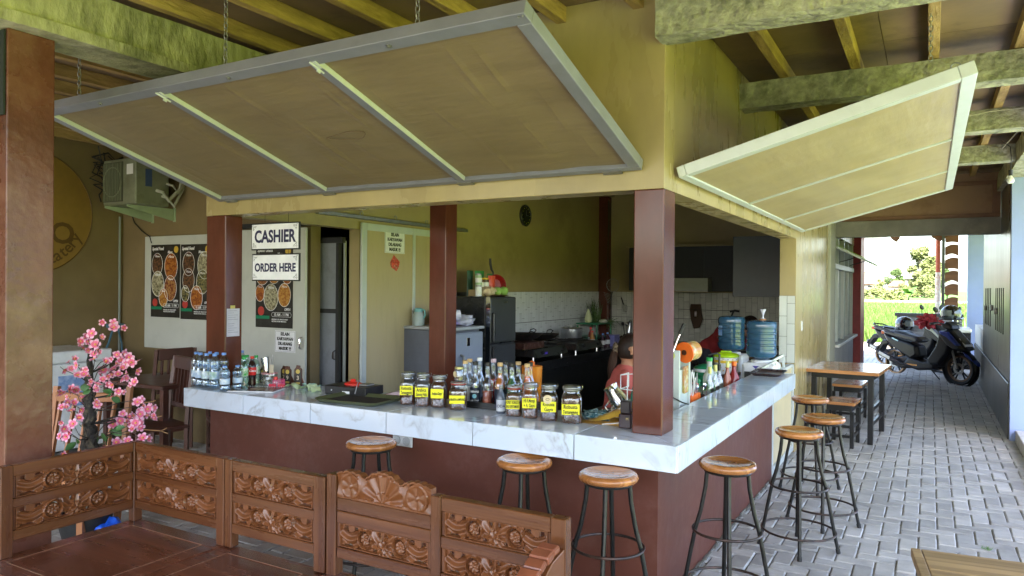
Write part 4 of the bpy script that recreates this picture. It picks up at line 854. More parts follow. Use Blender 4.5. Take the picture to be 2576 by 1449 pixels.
for x in (-6.13, -5.77):
    br = thing('bracket', 'pale green triangular wall bracket under the air conditioner, ' + ('nearer the corner' if x < -6 else 'nearer the menu board'), 'bracket', (x, 1.3, 2.24), group='air conditioner brackets', world=True)
    part('arm', MB().prism([(.98, 2.366), (1.49, 2.366), (1.49, 2.245), (1.46, 2.245), (.98, 2.345)], (.006, 0, 0), (x, 0, 0), (0, 1, 0), (0, 0, 1)), plain('mint_bracket_paint', (.34, .42, .30), .45), br)
    part('wall_plate', MB().box(x - .015, x + .022, 1.491, 1.499, 2.235, 2.38), MATS['mint_bracket_paint'], br)
single('conduit', MB().cyl((-6.645, 1.46, 0), (-6.645, 1.46, 2.32), .012, 8), plain('grey_conduit', (.24, .26, .24), .5), 'thin grey conduit running down the corner beside the emblem wall', 'pipe', smooth=True)
single('cable', MB().tube([(-6.45, 1.47, 2.34), (-6.42, 1.48, 2.25), (-6.30, 1.485, 2.16), (-6.22, 1.485, 2.12), (-6.12, 1.46, 2.09), (-6.09, 1.46, 2.02)], .006, 5), M_blackm, 'black cable sagging from the air conditioner to the menu board', 'cable')
tw = MB()
for k in range(7): tw.tube([(-6.46 + R.gauss(0, .05), 1.2 + R.gauss(0, .08), 2.95 - j * .07 + R.gauss(0, .03)) for j in range(8)], .008, 4)
single('cable_tangle', tw, M_blackm, 'tangle of black cables beside the air conditioner', 'cables', kind='stuff')
single('broom_hook', MB().tube([(-6.62, 1.40, 1.12), (-6.60, 1.36, 1.10), (-6.58, 1.30, .95), (-6.6, 1.24, .80)], .012, 6).tube([(-6.62, 1.42, 1.13), (-6.6, 1.46, .95), (-6.6, 1.47, .80)], .010, 6).box(-6.66, -6.58, 1.32, 1.48, 1.12, 1.16), plain('faded_blue_plastic', (.07, .16, .22), .5), 'faded blue clamp holding sticks on the conduit in the corner', 'clamp')
# chest freezer
fz = thing('chest_freezer', 'white chest freezer with a blue label behind the blossoms', 'freezer', (-6.25, .3, 0), world=True)
part('body', MB().box(-6.6, -5.9, -.45, .91, .05, .85, .01), M_whitep, fz, bev=.01); part('lid', MB().box(-6.61, -5.885, -.46, .92, .855, .965, .01), M_whitep, fz, bev=.015)
part('latch', MB().box(-5.885, -5.865, .18, .26, .80, .90, .004), M_galv, fz); part('label', MB().box(-5.899, -5.896, .42, .74, .45, .74), mat('blue_white_print', (.08, .20, .55), .4, scale=14, col2=(.55, .68, .9)), fz)
# dining chairs and dark table
def dining_chair(label, loc, rz, mt=None):
    c = thing('dining_chair', label, 'chair', loc, rz, 'dark slatted dining chairs'); mt = mt or M_darkwood
    part('seat', MB().box(-.21, .21, -.21, .21, .42, .45, .006), mt, c)
    for x in (-.19, .19):
        part('leg', MB().box(x - .018, x + .018, -.20, -.164, 0, .42), mt, c)
        part('leg', MB().tube([(x, .19, 0), (x, .19, .42), (x, .21, .7), (x, .25, .98)], .021, 4), mt, c)
    part('top_rail', MB().box(-.17, .17, .228, .256, .88, .985, .004), mt, c); part('lower_rail', MB().box(-.17, .17, .205, .225, .56, .60, .003), mt, c)
    for k in range(5): part('slat', MB().bar((-.13 + .065 * k, .214, .60), (-.13 + .065 * k, .24, .88), .034, .012, up=(1, 0, 0)), mt, c)
    for y in (-.19, .19): part('stretcher', MB().box(-.17, .17, y - .01, y + .01, .18, .21), mt, c)
    return c
dining_chair('dark slatted dining chair with its back towards the bar end', (-4.50, .42, 0), radians(-14))
dining_chair('dark dining chair on the far side of the dim table', (-5.45, 1.15, 0), radians(-96))
dining_chair('dark dining chair low beside the bar, half hidden', (-4.15, .95, 0), radians(150))
t = thing('dining_table', 'dark dining table in the dim room behind the bar end', 'table', (-4.95, .85, 0))
part('top', MB().box(-.45, .45, -.35, .35, .71, .745, .005), M_darkwood, t)
for i in (-1, 1):
    for j in (-1, 1): part('leg', MB().box(i * .40 - .025, i * .40 + .025, j * .30 - .025, j * .30 + .025, 0, .71), M_darkwood, t)
# pale slatted chair behind the blossom tree
pc = thing('slatted_chair', 'pale wooden slatted chair back behind the blossom stems', 'chair', (-3.85, -.55, 0), radians(30))
M_pale = mat('pale_reddish_wood', (.36, .15, .06), .45, var=.15, scale=5, stretch=(1, 1, .2))
for k in range(5): part('slat', MB().bar((-.20 + .09 * k, .02, .40), (-.18 + .09 * k, .10, .80), .032, .014, up=(1, 0, 0)), M_pale, pc)
part('seat', MB().box(-.24, .26, -.42, .02, .38, .41, .005), M_pale, pc); part('top_rail', MB().box(-.22, .22, .09, .115, .80, .86, .004), M_pale, pc)
for x in (-.24, .25): part('leg', MB().bar((x, .0, 0), (x + .02, .12, .90), .04, .03, up=(1, 0, 0)), M_pale, pc); part('leg', MB().box(x - .018, x + .018, -.42, -.385, 0, .38), M_pale, pc)
# ============================================================ BLOSSOM TREE
bt = thing('blossom_tree', 'artificial pink blossom tree with dark twisted stems beside the porch pillar', 'tree', (-3.56, -.68, 0), world=True)
M_bark = mat('dark_flecked_bark', (.028, .024, .022), .8, var=.3, scale=20, bump=.8, bscale=60, dirt=(.22, .18, .10), dscale=30, dmix=.5)
def crook(pts, r0, r1, amp=.006):
    out = []; N = len(pts)
    for i in range(N - 1):
        for k in range(4): p = Vector(pts[i]).lerp(Vector(pts[i + 1]), k / 4); out.append(p + Vector((R.gauss(0, amp), R.gauss(0, amp), 0)))
    out.append(Vector(pts[-1])); n = len(out); return out, [r0 + (r1 - r0) * i / (n - 1) for i in range(n)]
for pts, a, b in (([(-3.53, -.67, .08), (-3.508, -.658, .547), (-3.515, -.661, .658), (-3.518, -.663, .782), (-3.528, -.668, .906), (-3.531, -.669, 1.029), (-3.524, -.665, 1.141), (-3.522, -.664, 1.20)], .040, .012),
                  ([(-3.57, -.69, .08), (-3.546, -.679, .546), (-3.544, -.678, .689), (-3.543, -.677, .844), (-3.541, -.675, .955), (-3.547, -.679, 1.02)], .034, .012)):
    P_, r_ = crook(pts, a, b); part('trunk', MB().tube(P_, r_, 9), M_bark, bt, smooth=True)
tw_ = [(-3.52, -.66, z) for z in (.62, .72, .80, .88, .96, 1.04, 1.12)]
def fl_mesh():
    m = MB(); NP = 5
    for k in range(NP):
        a = 2 * pi * k / NP
        m.cur = 0; pr = [(.006, -.006, .003), (.006, .006, .003), (.017, .0105, .0065), (.017, -.0105, .0065)]
        pw = [(.017, -.0105, .0065), (.017, .0105, .0065), (.026, .0075, .0085), (.029, .002, .008), (.027, 0, .0075), (.029, -.002, .008), (.026, -.0075, .0085)]
        ro = lambda q: (q[0] * cos(a) - q[1] * sin(a), q[0] * sin(a) + q[1] * cos(a), q[2])
        m.add([ro(q) for q in pr], [(0, 1, 2, 3)]); m.cur = 1; m.add([ro(q) for q in pw], [tuple(range(7))])
    m.cur = 2; m.lathe([(0, .010), (.005, .008), (.0065, .003), (0, 0)], 7)
    m.cur = 3; m.cyl((0, 0, .002), (0, 0, -.012), .002, 4)
    return m.mesh('flower', [M_pk1, M_pk2, plain('stamen_yellow', (.75, .35, .10), .5), M_bark], 30)
def petal(name, c, c2): return mat(name, c, .5, scale=30, col2=c2)
M_pk1 = petal('deep_pink_petal', (.72, .09, .20), (.80, .22, .36)); M_pk2 = petal('pale_pink_petal', (.74, .33, .48), (.84, .54, .66))
FM_ = fl_mesh(); cvec = cam.matrix_world.translation
for i, p in enumerate(FL):
    p = Vector(p); to = (cvec - p).normalized(); d = (to * .9 + Vector((R.gauss(0, .55), R.gauss(0, .55), R.gauss(.15, .5)))).normalized()
    o = put('flower', FM_, bt); o.location = p - bt.location; o.rotation_euler = d.to_track_quat('Z', 'Y').to_euler(); s = R.uniform(.85, 1.25); o.scale = (s, s, s) if i % 3 else (s * .72, s * .8, s * 2.3)
    if i % 3 != 0:   # a second bloom of the same sprig
        q = p + Vector((R.gauss(0, .02), R.gauss(0, .02), R.gauss(0, .02))) - to * .02; d2 = (d + Vector((R.gauss(0, .9), R.gauss(0, .9), R.gauss(0, .9)))).normalized()
        o = put('flower', FM_, bt); o.location = q - bt.location; o.rotation_euler = d2.to_track_quat('Z', 'Y').to_euler(); s *= .8; o.scale = (s * .8, s, s * R.uniform(1, 2.4))
tm_ = MB()
for i, p in enumerate(FL):
    if i % 2 == 0:
        p = Vector(p); b = min(tw_, key=lambda t_: abs(t_[2] - p.z + .10)); mid = (p + Vector(b)) / 2 + Vector((R.gauss(0, .02), R.gauss(0, .02), R.uniform(-.03, .05)))
        tm_.tube([b, mid, p], [.0042, .003, .0016], 4)
part('twigs', tm_, M_bark, bt)['kind'] = 'stuff'
br_ = MB()
for pts in ([(-3.35, -.57, .66), (-3.25, -.51, .69), (-3.20, -.485, .686), (-3.14, -.449, .68), (-3.10, -.43, .665)], [(-3.14, -.449, .68), (-3.11, -.43, .70)], [(-3.26, -.51, .85), (-3.189, -.474, .863), (-3.17, -.465, .87)], [(-3.19, -.49, .76), (-3.13, -.45, .775)]): br_.tube(pts, .003, 4)
part('bare_twig', br_, plain('dry_twig', (.38, .22, .10), .7), bt)['kind'] = 'stuff'
def leaf_mesh(L_=.055, w=.034):
    V = []; n = 6
    for i in range(n + 1):
        t_ = i / n; ww = w / 2 * sin(pi * min(1, t_ * .93 + .04)) ** .8; z_ = -.012 * t_ * t_
        V += [(L_ * t_, -ww, z_ + .004), (L_ * t_, 0, z_), (L_ * t_, ww, z_ + .004)]
    return MB().add(V, [(3 * i + k, 3 * i + k + 1, 3 * i + k + 4, 3 * i + k + 3) for i in range(n) for k in (0, 1)])
LMx = leaf_mesh().mesh('leaf', mat('silk_leaf', (.05, .14, .035), .45, var=.3, scale=30, obj_var=.25), 60)
for p in [(-3.478, -0.754, 0.957), (-3.465, -0.747, 0.921), (-3.338, -0.675, 0.904), (-3.317, -0.662, 0.898), (-3.363, -0.689, 0.685), (-3.326, -0.668, 0.698), (-3.289, -0.647, 0.71), (-3.258, -0.629, 0.674), (-3.326, -0.668, 0.662), (-3.347, -0.68, 0.625), (-3.484, -0.758, 0.733), (-3.494, -0.764, 0.642), (-3.334, -0.672, 0.955), (-3.305, -0.656, 0.68), (-3.499, -0.767, 0.624), (-3.37, -.70, .65), (-3.31, -.66, .93)]:
    o = put('leaf', LMx, bt); o.location = Vector(p) - bt.location; o.rotation_euler = (R.uniform(.7, 1.9), R.uniform(-.8, .8), R.uniform(0, 6.28)); s = R.uniform(.9, 1.3); o.scale = (s, s, s)
pt = thing('flower_pot', 'black pot of the blossom tree on the floor', 'pot', (-3.55, -.68, 0)); part('pot', MB().lathe([(0, 0), (.12, 0), (.16, .16), (.17, .165), (.155, .17), (.14, .14), (0, .13)], 20), M_blackm, pt, smooth=True)
bg = MB()
def crumple(c, s, n=10, seed=0, amp=.22):
    m = MB().ball((0, 0, 0), 1, n * 2)
    V = []
    for v in m.v:
        p = Vector(v); d = 1 + amp * mnoise.noise(p * 2.3 + Vector((seed, 0, 0))) + amp * .6 * mnoise.noise(p * 5.1 + Vector((0, seed, 0))); q = p * d; V.append((c[0] + q.x * s[0], c[1] + q.y * s[1], c[2] + q.z * s[2]))
    m.v = V; return m
single('blue_bag', crumple((-3.46, -.62, .07), (.12, .09, .07), 14, 3, .45), plain('blue_bag_plastic', (.02, .12, .75), .3), 'crumpled bright blue plastic bag on the floor by the tree pot', 'bag', smooth=50)
# ============================================================ KITCHEN
kc = thing('kitchen_counter', 'long black granite-tiled kitchen counter along the tiled wall', 'kitchen counter', (-3.1, 5.4, 0), world=True)
part('body', MB().box(-3.46, -2.80, 3.56, 7.2, 0, .66), plain('black_cabinet', (.012, .012, .012), .45), kc)
yy = 3.56
while yy < 7.2:
    part('tile', MB().box(-3.46, -2.757, yy, min(7.2, yy + .398), .745, .760, .001), M_btile, kc); part('tile', MB().box(-2.757, -2.745, yy, min(7.2, yy + .398), .66, .760, .001), M_btile, kc); yy += .40
single('kitchen_counter', MB().box(-2.74, -.9, 6.75, 7.37, 0, .76, .003), M_btile, 'black counter run below the dark cupboards on the far wall', 'kitchen counter')
g_ = thing('grey_fridge', 'small pale grey-blue fridge with a plastic-bag pile on top', 'fridge', (-3.15, 2.6, 0), world=True)
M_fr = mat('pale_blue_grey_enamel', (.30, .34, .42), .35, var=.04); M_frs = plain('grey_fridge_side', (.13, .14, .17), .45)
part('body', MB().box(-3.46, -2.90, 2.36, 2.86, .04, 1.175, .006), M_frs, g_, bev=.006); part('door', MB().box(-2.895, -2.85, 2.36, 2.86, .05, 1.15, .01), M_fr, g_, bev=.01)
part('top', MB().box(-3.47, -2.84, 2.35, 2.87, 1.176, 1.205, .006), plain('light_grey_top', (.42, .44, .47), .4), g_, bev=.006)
part('badge', MB().box(-2.849, -2.845, 2.56, 2.61, 1.02, 1.10, .002), M_chrome, g_, bev=.002)
part('handle', MB().tube([(-2.85, 2.42, .40), (-2.80, 2.42, .41), (-2.79, 2.42, .60), (-2.79, 2.42, .84), (-2.81, 2.45, .93), (-2.85, 2.46, .94)], .014, 8), M_galv, g_, smooth=True)
b_ = thing('black_fridge', 'tall black two-door fridge with groceries and a frying pan on top', 'fridge', (-3.15, 3.25, 0), world=True)
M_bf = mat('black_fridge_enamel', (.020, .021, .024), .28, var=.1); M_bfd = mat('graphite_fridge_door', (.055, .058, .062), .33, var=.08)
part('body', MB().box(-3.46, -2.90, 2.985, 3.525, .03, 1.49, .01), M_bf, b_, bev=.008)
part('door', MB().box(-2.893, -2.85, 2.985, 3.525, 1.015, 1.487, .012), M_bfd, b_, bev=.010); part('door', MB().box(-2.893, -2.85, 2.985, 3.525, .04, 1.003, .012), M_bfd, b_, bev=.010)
part('handle', MB().box(-2.849, -2.815, 3.01, 3.045, 1.03, 1.33, .008), M_bf, b_, bev=.006); part('handle', MB().box(-2.849, -2.815, 3.01, 3.045, .60, .98, .008), M_bf, b_, bev=.006)
part('badge', MB().box(-2.8495, -2.848, 3.26, 3.33, 1.430, 1.438), M_chrome, b_); part('edge_trim', MB().box(-2.897, -2.849, 2.981, 2.985, .04, 1.487), M_chrome, b_)
# things on the grey fridge
jg = thing('water_jug', 'frosted water jug with a teal lid on the grey fridge', 'jug', (-3.36, 2.47, 1.206))
part('jug', MB().lathe([(0, 0), (.055, .0), (.060, .01), (.060, .09), (.045, .125), (.040, .135), (0, .135)], 18), plain('frosted_plastic', (.42, .50, .50), .4), jg, smooth=True)
part('lid', MB().lathe([(0, .136), (.043, .136), (.044, .160), (.030, .172), (0, .172)], 18), plain('teal_plastic', (.20, .48, .50), .4), jg, smooth=True)
part('handle', MB().tube([(.035, 0, .165), (.075, 0, .15), (.08, 0, .10), (.055, 0, .07)], .007, 6), MATS['teal_plastic'], jg)
M_bagm = mat('clouded_plastic_bag', (.42, .42, .58), .3, var=.3, scale=14, col2=(.75, .75, .85)); M_bagp = mat('violet_plastic_bag', (.16, .08, .35), .35, scale=14, col2=(.60, .55, .80))
for i, (c, s, mt, lb_) in enumerate((((-3.10, 2.56, 1.30), (.14, .12, .10), M_bagm, 'tall clouded plastic bag on the grey fridge'), ((-3.02, 2.76, 1.255), (.10, .09, .055), M_bagm, 'round clear plastic bag at the front edge of the grey fridge'), ((-3.0, 2.47, 1.25), (.09, .08, .045), M_bagp, 'violet plastic bag on the grey fridge'), ((-3.25, 2.72, 1.27), (.10, .09, .06), M_bagp, 'crumpled violet and white bag at the back of the grey fridge'))):
    single('plastic_bag', crumple(c, s, 12, 4 + i * 3, .5), mt, lb_, 'bag', 'plastic bags on the grey fridge', smooth=50)
single('plastic_cover', MB().cyl((-3.12, 2.66, 1.352), (-3.12, 2.66, 1.364), .07, 20), plain('red_white_lid', (.6, .12, .1), .4), 'red and white tub lid among the plastic bags', 'lid', smooth=True)
# things on the black fridge
def box_pack(name, label, cat, c, sz, mt, mt2=None, rz=0, grp='groceries on the black fridge'):
    o = thing(name, label, cat, c, rz, grp); part('carton', MB().box(-sz[0] / 2, sz[0] / 2, -sz[1] / 2, sz[1] / 2, 0, sz[2], .003), mt, o, bev=.002)
    if mt2: part('print', MB().box(-sz[0] * .36, sz[0] * .36, -sz[1] / 2 - .001, -sz[1] / 2 - .0002, sz[2] * .15, sz[2] * .6), mt2, o); part('print', MB().box(sz[0] / 2 + .0002, sz[0] / 2 + .001, -sz[1] * .36, sz[1] * .36, sz[2] * .15, sz[2] * .6), mt2, o)
    return o
P_yel = plain('yellow_packaging', (.75, .48, .02), .4); P_red = mat('red_foil_pouch', (.60, .03, .02), .3, scale=30, col2=(.75, .15, .10)); P_grn = mat('green_foil_pouch', (.02, .16, .05), .3, scale=20, col2=(.08, .35, .12)); P_brn = mat('brown_jar_content', (.12, .05, .02), .4)
def tin(label, c, r, h, body, lid, grp='groceries on the black fridge', name='jar', cat='jar'):
    o = thing(name, label, cat, c, 0, grp); part('body', MB().lathe([(0, 0), (r * .95, 0), (r, .006), (r, h * .8), (r * .85, h * .86), (0, h * .86)], 16), body, o, smooth=True)
    part('lid', MB().lathe([(0, h * .862), (r * .9, h * .862), (r * .9, h), (0, h)], 16), lid, o, smooth=True); part('label', MB().lathe([(r + .0008, h * .2), (r + .0008, h * .62)], 16), M_paper, o, smooth=True); return o
tin('white drink tin at the near end of the black fridge top', (-3.02, 3.03, 1.494), .034, .115, M_whitep, M_galv, name='tin', cat='tin')
tin('green and white tin stacked on another tin on the black fridge', (-3.02, 3.03, 1.612), .034, .115, plain('green_white_tin', (.35, .5, .3), .4), M_galv, name='tin', cat='tin')
tin('brown sauce jar with a yellow lid on the black fridge', (-3.06, 3.115, 1.565), .045, .12, P_brn, P_yel)
tin('chocolate spread jar with a white label on the black fridge', (-3.06, 3.215, 1.565), .045, .12, mat('dark_spread', (.05, .02, .01), .3), P_yel)
box_pack('carton', 'flat carton the grocery jars stand on', 'carton', (-3.08, 3.16, 1.494), (.16, .22, .068), mat('kraft_carton', (.32, .24, .13), .7))
def pouch(label, c, w, h, mt, rz=0, grp='groceries on the black fridge'):
    n = 8; m = MB(); V = []
    for j in range(n + 1):
        t_ = j / n; d = .028 * (1 - t_) ** .6 + .002; ww = w / 2 * (1 - .08 * sin(t_ * 3.1))
        V += [(-ww, 0, h * t_), (-ww * .4, -d, h * t_), (ww * .4, -d, h * t_), (ww, 0, h * t_), (ww * .4, d, h * t_), (-ww * .4, d, h * t_)]
    m.add(V, [tuple(range(5, -1, -1)), tuple(range(n * 6, n * 6 + 6))] + [(j * 6 + k, j * 6 + (k + 1) % 6, (j + 1) * 6 + (k + 1) % 6, (j + 1) * 6 + k) for j in range(n) for k in range(6)])
    o = thing('pouch', label, 'pouch', c, rz, grp); part('pack', m, mt, o, smooth=50); return o
pouch('tall green foil pouch at the back of the black fridge top', (-3.22, 3.36, 1.494), .13, .27, P_grn, radians(70))
pouch('red foil snack pouch in front of the green ones', (-3.05, 3.335, 1.52), .12, .19, P_red, radians(80))
pouch('small green pouch behind the red snack pouch', (-3.14, 3.45, 1.494), .08, .24, P_grn, radians(60))
pouch('dark green pouch with a black handle behind it', (-3.25, 3.22, 1.494), .09, .27, mat('dark_green_pouch', (.01, .07, .03), .35), radians(75))
single('bread_bag', crumple((-2.99, 3.17, 1.545), (.075, .09, .05), 12, 21, .35), mat('bread_in_plastic', (.45, .30, .15), .35, scale=18, col2=(.7, .6, .45)), 'bread in a crumpled clear bag on the black fridge', 'bread bag', smooth=50)
for i, (y, x) in enumerate(((3.30, -2.96), (3.385, -2.93))):
    single('cabbage', crumple((x, y, 1.548), (.05, .055, .046), 12, 31 + i, .12), mat('pale_green_vegetable', (.16, .32, .05), .45, scale=10, col2=(.35, .55, .15)), ('round green vegetable beside the bread bag', 'round green vegetable at the front edge of the black fridge')[i], 'vegetable', 'green vegetables on the black fridge', smooth=50)
single('platter', MB().lathe([(0, 0), (.10, 0), (.15, .012), (.152, .016), (.10, .006), (0, .006)], 24, (-2.99, 3.30, 1.49)), M_darkwood, 'dark platter under the vegetables on the black fridge', 'platter', smooth=True)
pn = thing('frying_pan', 'red frying pan standing on its rim with the black handle up', 'pan', (-3.1, 3.47, 1.494), world=True)
part('pan', MB().lathe([(0, .0), (.070, .0), (.112, .042), (.116, .042), (.074, -.006), (0, -.006)], 32, (-3.09, 3.47, 1.608), (.80, -.58, .1)), mat('red_enamel_pan', (.30, .012, .012), .28, dirt=(.03, .02, .02), dscale=9, dmix=.6), pn, smooth=True)
part('handle', MB().tube([(-3.12, 3.48, 1.715), (-3.12, 3.48, 1.75), (-3.135, 3.47, 1.78), (-3.14, 3.455, 1.84), (-3.14, 3.45, 1.90)], [.006, .010, .013, .014, .012], 8), M_black, pn, smooth=True)
# clock, cupboards
ck = thing('wall_clock', 'round black wall clock on the olive kitchen wall', 'clock', (KW + .01, 4.83, 2.5), world=True)
part('case', MB().lathe([(0, 0), (.137, 0), (.140, .02), (.125, .032), (.118, .022), (0, .020)], 36, (KW + .001, 4.83, 2.50), (1, 0, 0)), M_black, ck, smooth=40)
part('face', MB().lathe([(0, .0), (.114, .0), (.114, .002), (0, .002)], 32, (KW + .0225, 4.83, 2.50), (1, 0, 0)), plain('green_black_dial', (.010, .016, .012), .1), ck)
for k in range(12):
    a = k * pi / 6; part('hour_mark', MB().ball((KW + .026, 4.83 + .098 * sin(a), 2.5 + .098 * cos(a)), .004, 6), M_yel, ck)
part('hand', MB().box(KW + .0255, KW + .027, 4.828, 4.832, 2.5, 2.565), M_galv, ck); part('hand', MB().box(KW + .0255, KW + .027, 4.83, 4.905, 2.498, 2.502), M_galv, ck)
M_cup = plain('charcoal_cupboard', (.030, .032, .035), .5)
cp = thing('wall_cupboard', 'wide charcoal wall cupboard over the far tiled wall', 'cupboard', (-1.9, 7.2, 1.55), world=True)
for a, b in ((-2.9, -2.2), (-2.196, -1.78), (-1.776, -1.30)): part('door', MB().box(a, b, 7.02, 7.04, 1.555, 2.18), M_cup, cp)
part('carcass', MB().box(-2.9, -1.30, 7.045, 7.37, 1.55, 2.19), M_cup, cp); part('top_strip', MB().box(-2.95, -1.28, 7.0, 7.37, 2.192, 2.225), M_wall_in, cp)
hb_ = thing('range_hood', 'pale box under the wide cupboard at the far wall', 'hood', (-1.95, 6.95, 1.54), world=True); part('box', MB().box(-2.5, -1.66, 6.80, 7.015, 1.548, 1.735, .004), plain('pale_olive_metal', (.33, .35, .28), .4), hb_)
part('edge', MB().box(-2.5, -1.66, 6.785, 6.799, 1.548, 1.565), M_galv, hb_)
cb = thing('wall_cupboard', 'charcoal cupboard box hanging close to the ochre jamb', 'cupboard', (-.65, 5.2, 1.5), world=True)
part('carcass', MB().box(-.90, -.29, 5.02, 5.45, 1.51, 2.17), M_cup, cb); part('door', MB().box(-.91, -.288, 5.0, 5.016, 1.505, 2.175, .003), plain('slate_cupboard_door', (.045, .05, .054), .4), cb)
# stoves
M_soot = mat('sooty_metal', (.022, .020, .020), .5, metal=.4, var=.4, scale=20, dirt=(.12, .06, .04), dscale=12, dmix=.5)
def stove(label, y0, y1, violet):
    s = thing('gas_stove', label, 'stove', (-3.05, (y0 + y1) / 2, .761), group='black gas stoves', world=True)
    part('body', MB().box(-3.36, -2.84, y0, y1, .80, .885, .006), M_soot, s, bev=.004)
    m = MB().prism([(-2.84, .885), (-2.795, .80), (-2.84, .80)], (0, y1 - y0, 0), (0, y0, 0), (1, 0, 0), (0, 0, 1)); part('control_panel', m, plain('dark_olive_panel', (.035, .038, .032), .3), s)
    for y in (y0 + .14, y1 - .14): part('knob', MB().cyl((-2.822, y, .842), (-2.79, y, .855), .022, 14), M_black, s, smooth=True); 
    if violet: part('print', MB().box(-2.812, -2.806, y0 + .17, y0 + .27, .825, .850), plain('violet_print', (.10, .05, .55), .4), s)
    for x in (-3.33, -2.87):
        for y in (y0 + .04, y1 - .04): part('leg', MB().cyl((x, y, .761), (x, y, .80), .012, 8), M_chrome, s)
    for y in (y0 + .21, y1 - .21):
        part('burner_ring', MB().tube([(-3.10 + .10 * cos(t), y + .10 * sin(t), .915) for t in [2 * pi * k / 24 for k in range(24)]], .007, 6, closed=True), M_soot, s)
        for k in range(4): a = k * pi / 2 + .4; part('pan_support', MB().bar((-3.10 + .05 * cos(a), y + .05 * sin(a), .915), (-3.10 + .13 * cos(a), y + .13 * sin(a), .93), .008, .012), M_soot, s)
    return s
stove('black gas stove with violet marks under the wide woks', 3.92, 4.72, True); stove('black gas stove beneath the aluminium pot', 5.05, 5.80, False)
gv = thing('grill_box', 'scorched rusty grill box with a steel front rim on the near stove', 'grill', (-3.05, 4.1, .9), world=True)
part('box', MB().box(-3.22, -2.90, 3.80, 4.28, .895, .965, .004), mat('scorched_brown_metal', (.10, .04, .03), .5, metal=.5, var=.5, scale=16, dirt=(.35, .25, .2), dscale=20, dmix=.6), gv); part('rim', MB().box(-2.90, -2.86, 3.74, 4.3, .885, .900, .003), M_steel, gv)
def wok(label, c, r):
    w = thing('wok', label, 'wok', c, 0, 'black woks on the stoves'); part('bowl', MB().lathe([(0, 0), (r * .45, .010), (r * .8, .045), (r, .085), (r * 1.02, .087), (r * .78, .052), (r * .4, .018), (0, .008)], 30), M_soot, w, smooth=True)
    for sy in (-1, 1): part('handle', MB().tube([(.03, sy * r * .97, .085), (.04, sy * r * 1.10, .115), (0, sy * r * 1.16, .13), (-.04, sy * r * 1.10, .115), (-.03, sy * r * .97, .085)], .006, 6), M_black, w)
wok('broad black wok on the grill box, nearer one', (-3.10, 4.12, .966), .235); wok('flatter black wok behind the near one on the stove', (-3.12, 4.62, .935), .22)
pt_ = thing('cooking_pot', 'dented aluminium pot with two lug handles on the far stove', 'pot', (-3.10, 5.44, .93)); M_alp = plain('dull_aluminium_pot', (.50, .51, .52), .38, .85, var=.12)
part('pot', MB().lathe([(0, 0), (.135, 0), (.142, .01), (.145, .115), (.15, .118), (.138, .118), (.135, .02), (0, .015)], 30), M_alp, pt_, smooth=True); part('lid', MB().lathe([(.148, .119), (.13, .128), (.06, .140), (.02, .146), (.018, .160), (0, .160)], 30), M_alp, pt_, smooth=True)
for sy in (-1, 1): part('handle', MB().tube([(.035, sy * .14, .10), (.04, sy * .17, .15), (0, sy * .175, .165), (-.04, sy * .17, .15), (-.035, sy * .14, .10)], .006, 6), M_alp, pt_)
kn_ = thing('cooking_spatula', 'steel spatula lying across the near stove', 'spatula', (-2.95, 4.35, .93), world=True); part('blade', MB().obox((-2.93, 4.52, .955), (.3, 1, .15), (1, -.3, 0), (0, 0, 1), .06, .035, .002), M_steel, kn_); part('shaft', MB().cyl((-2.95, 4.46, .95), (-3.0, 4.25, .99), .005, 6), M_steel, kn_)
# shelf rack with vegetables
gs_ = thing('green_rack', 'small green plastic rack in the kitchen corner', 'rack', (-3.27, 6.6, .76)); 
for z in (.10, .30): part('shelf', MB().box(-.17, .17, -.28, .28, z, z + .018, .004), M_green, gs_)
for i in (-1, 1):
    for j in (-1, 1): part('leg', MB().cyl((i * .15, j * .26, 0), (i * .15, j * .26, .31), .011, 8), M_green, gs_)
vg = MB()
for k in range(60):
    b = Vector((-3.25 + R.gauss(0, .03), 6.62 + R.gauss(0, .05), 1.08)); t_ = b + Vector((R.gauss(-.05, .05), R.gauss(0, .10), R.uniform(.12, .36))); vg.tube([b, (b + t_) / 2 + Vector((R.gauss(0, .02),) * 3), t_], [.006, .005, .001], 4)
for k in range(40):
    b = Vector((-3.12 + R.gauss(0, .03), 6.75 + R.gauss(0, .06), 1.09)); vg.tube([b, b + Vector((R.uniform(0, .12), R.gauss(.05, .08), R.uniform(-.12, .08)))], [.004, .002], 4)
single('leek_bunch', vg, mat('leek_green', (.035, .085, .02), .5, var=.4, scale=12, col2=(.12, .20, .06)), 'bunch of dark green leeks standing on the green rack', 'vegetables', kind='stuff')
single('cabbage', MB().lathe([(0, 0), (.045, .01), (.055, .06), (.035, .14), (.008, .20), (0, .20)], 14, (-3.27, 6.38, 1.078)), mat('napa_cabbage', (.50, .55, .28), .5, scale=12, col2=(.7, .72, .45)), 'pointed pale cabbage at the near end of the green rack', 'vegetable', smooth=True)
single('onion_bag', crumple((-3.14, 6.62, 1.10), (.06, .07, .03), 10, 8, .2), plain('white_vegetable', (.6, .58, .48), .5), 'white bulb vegetable lying on the green rack', 'vegetable', smooth=True)
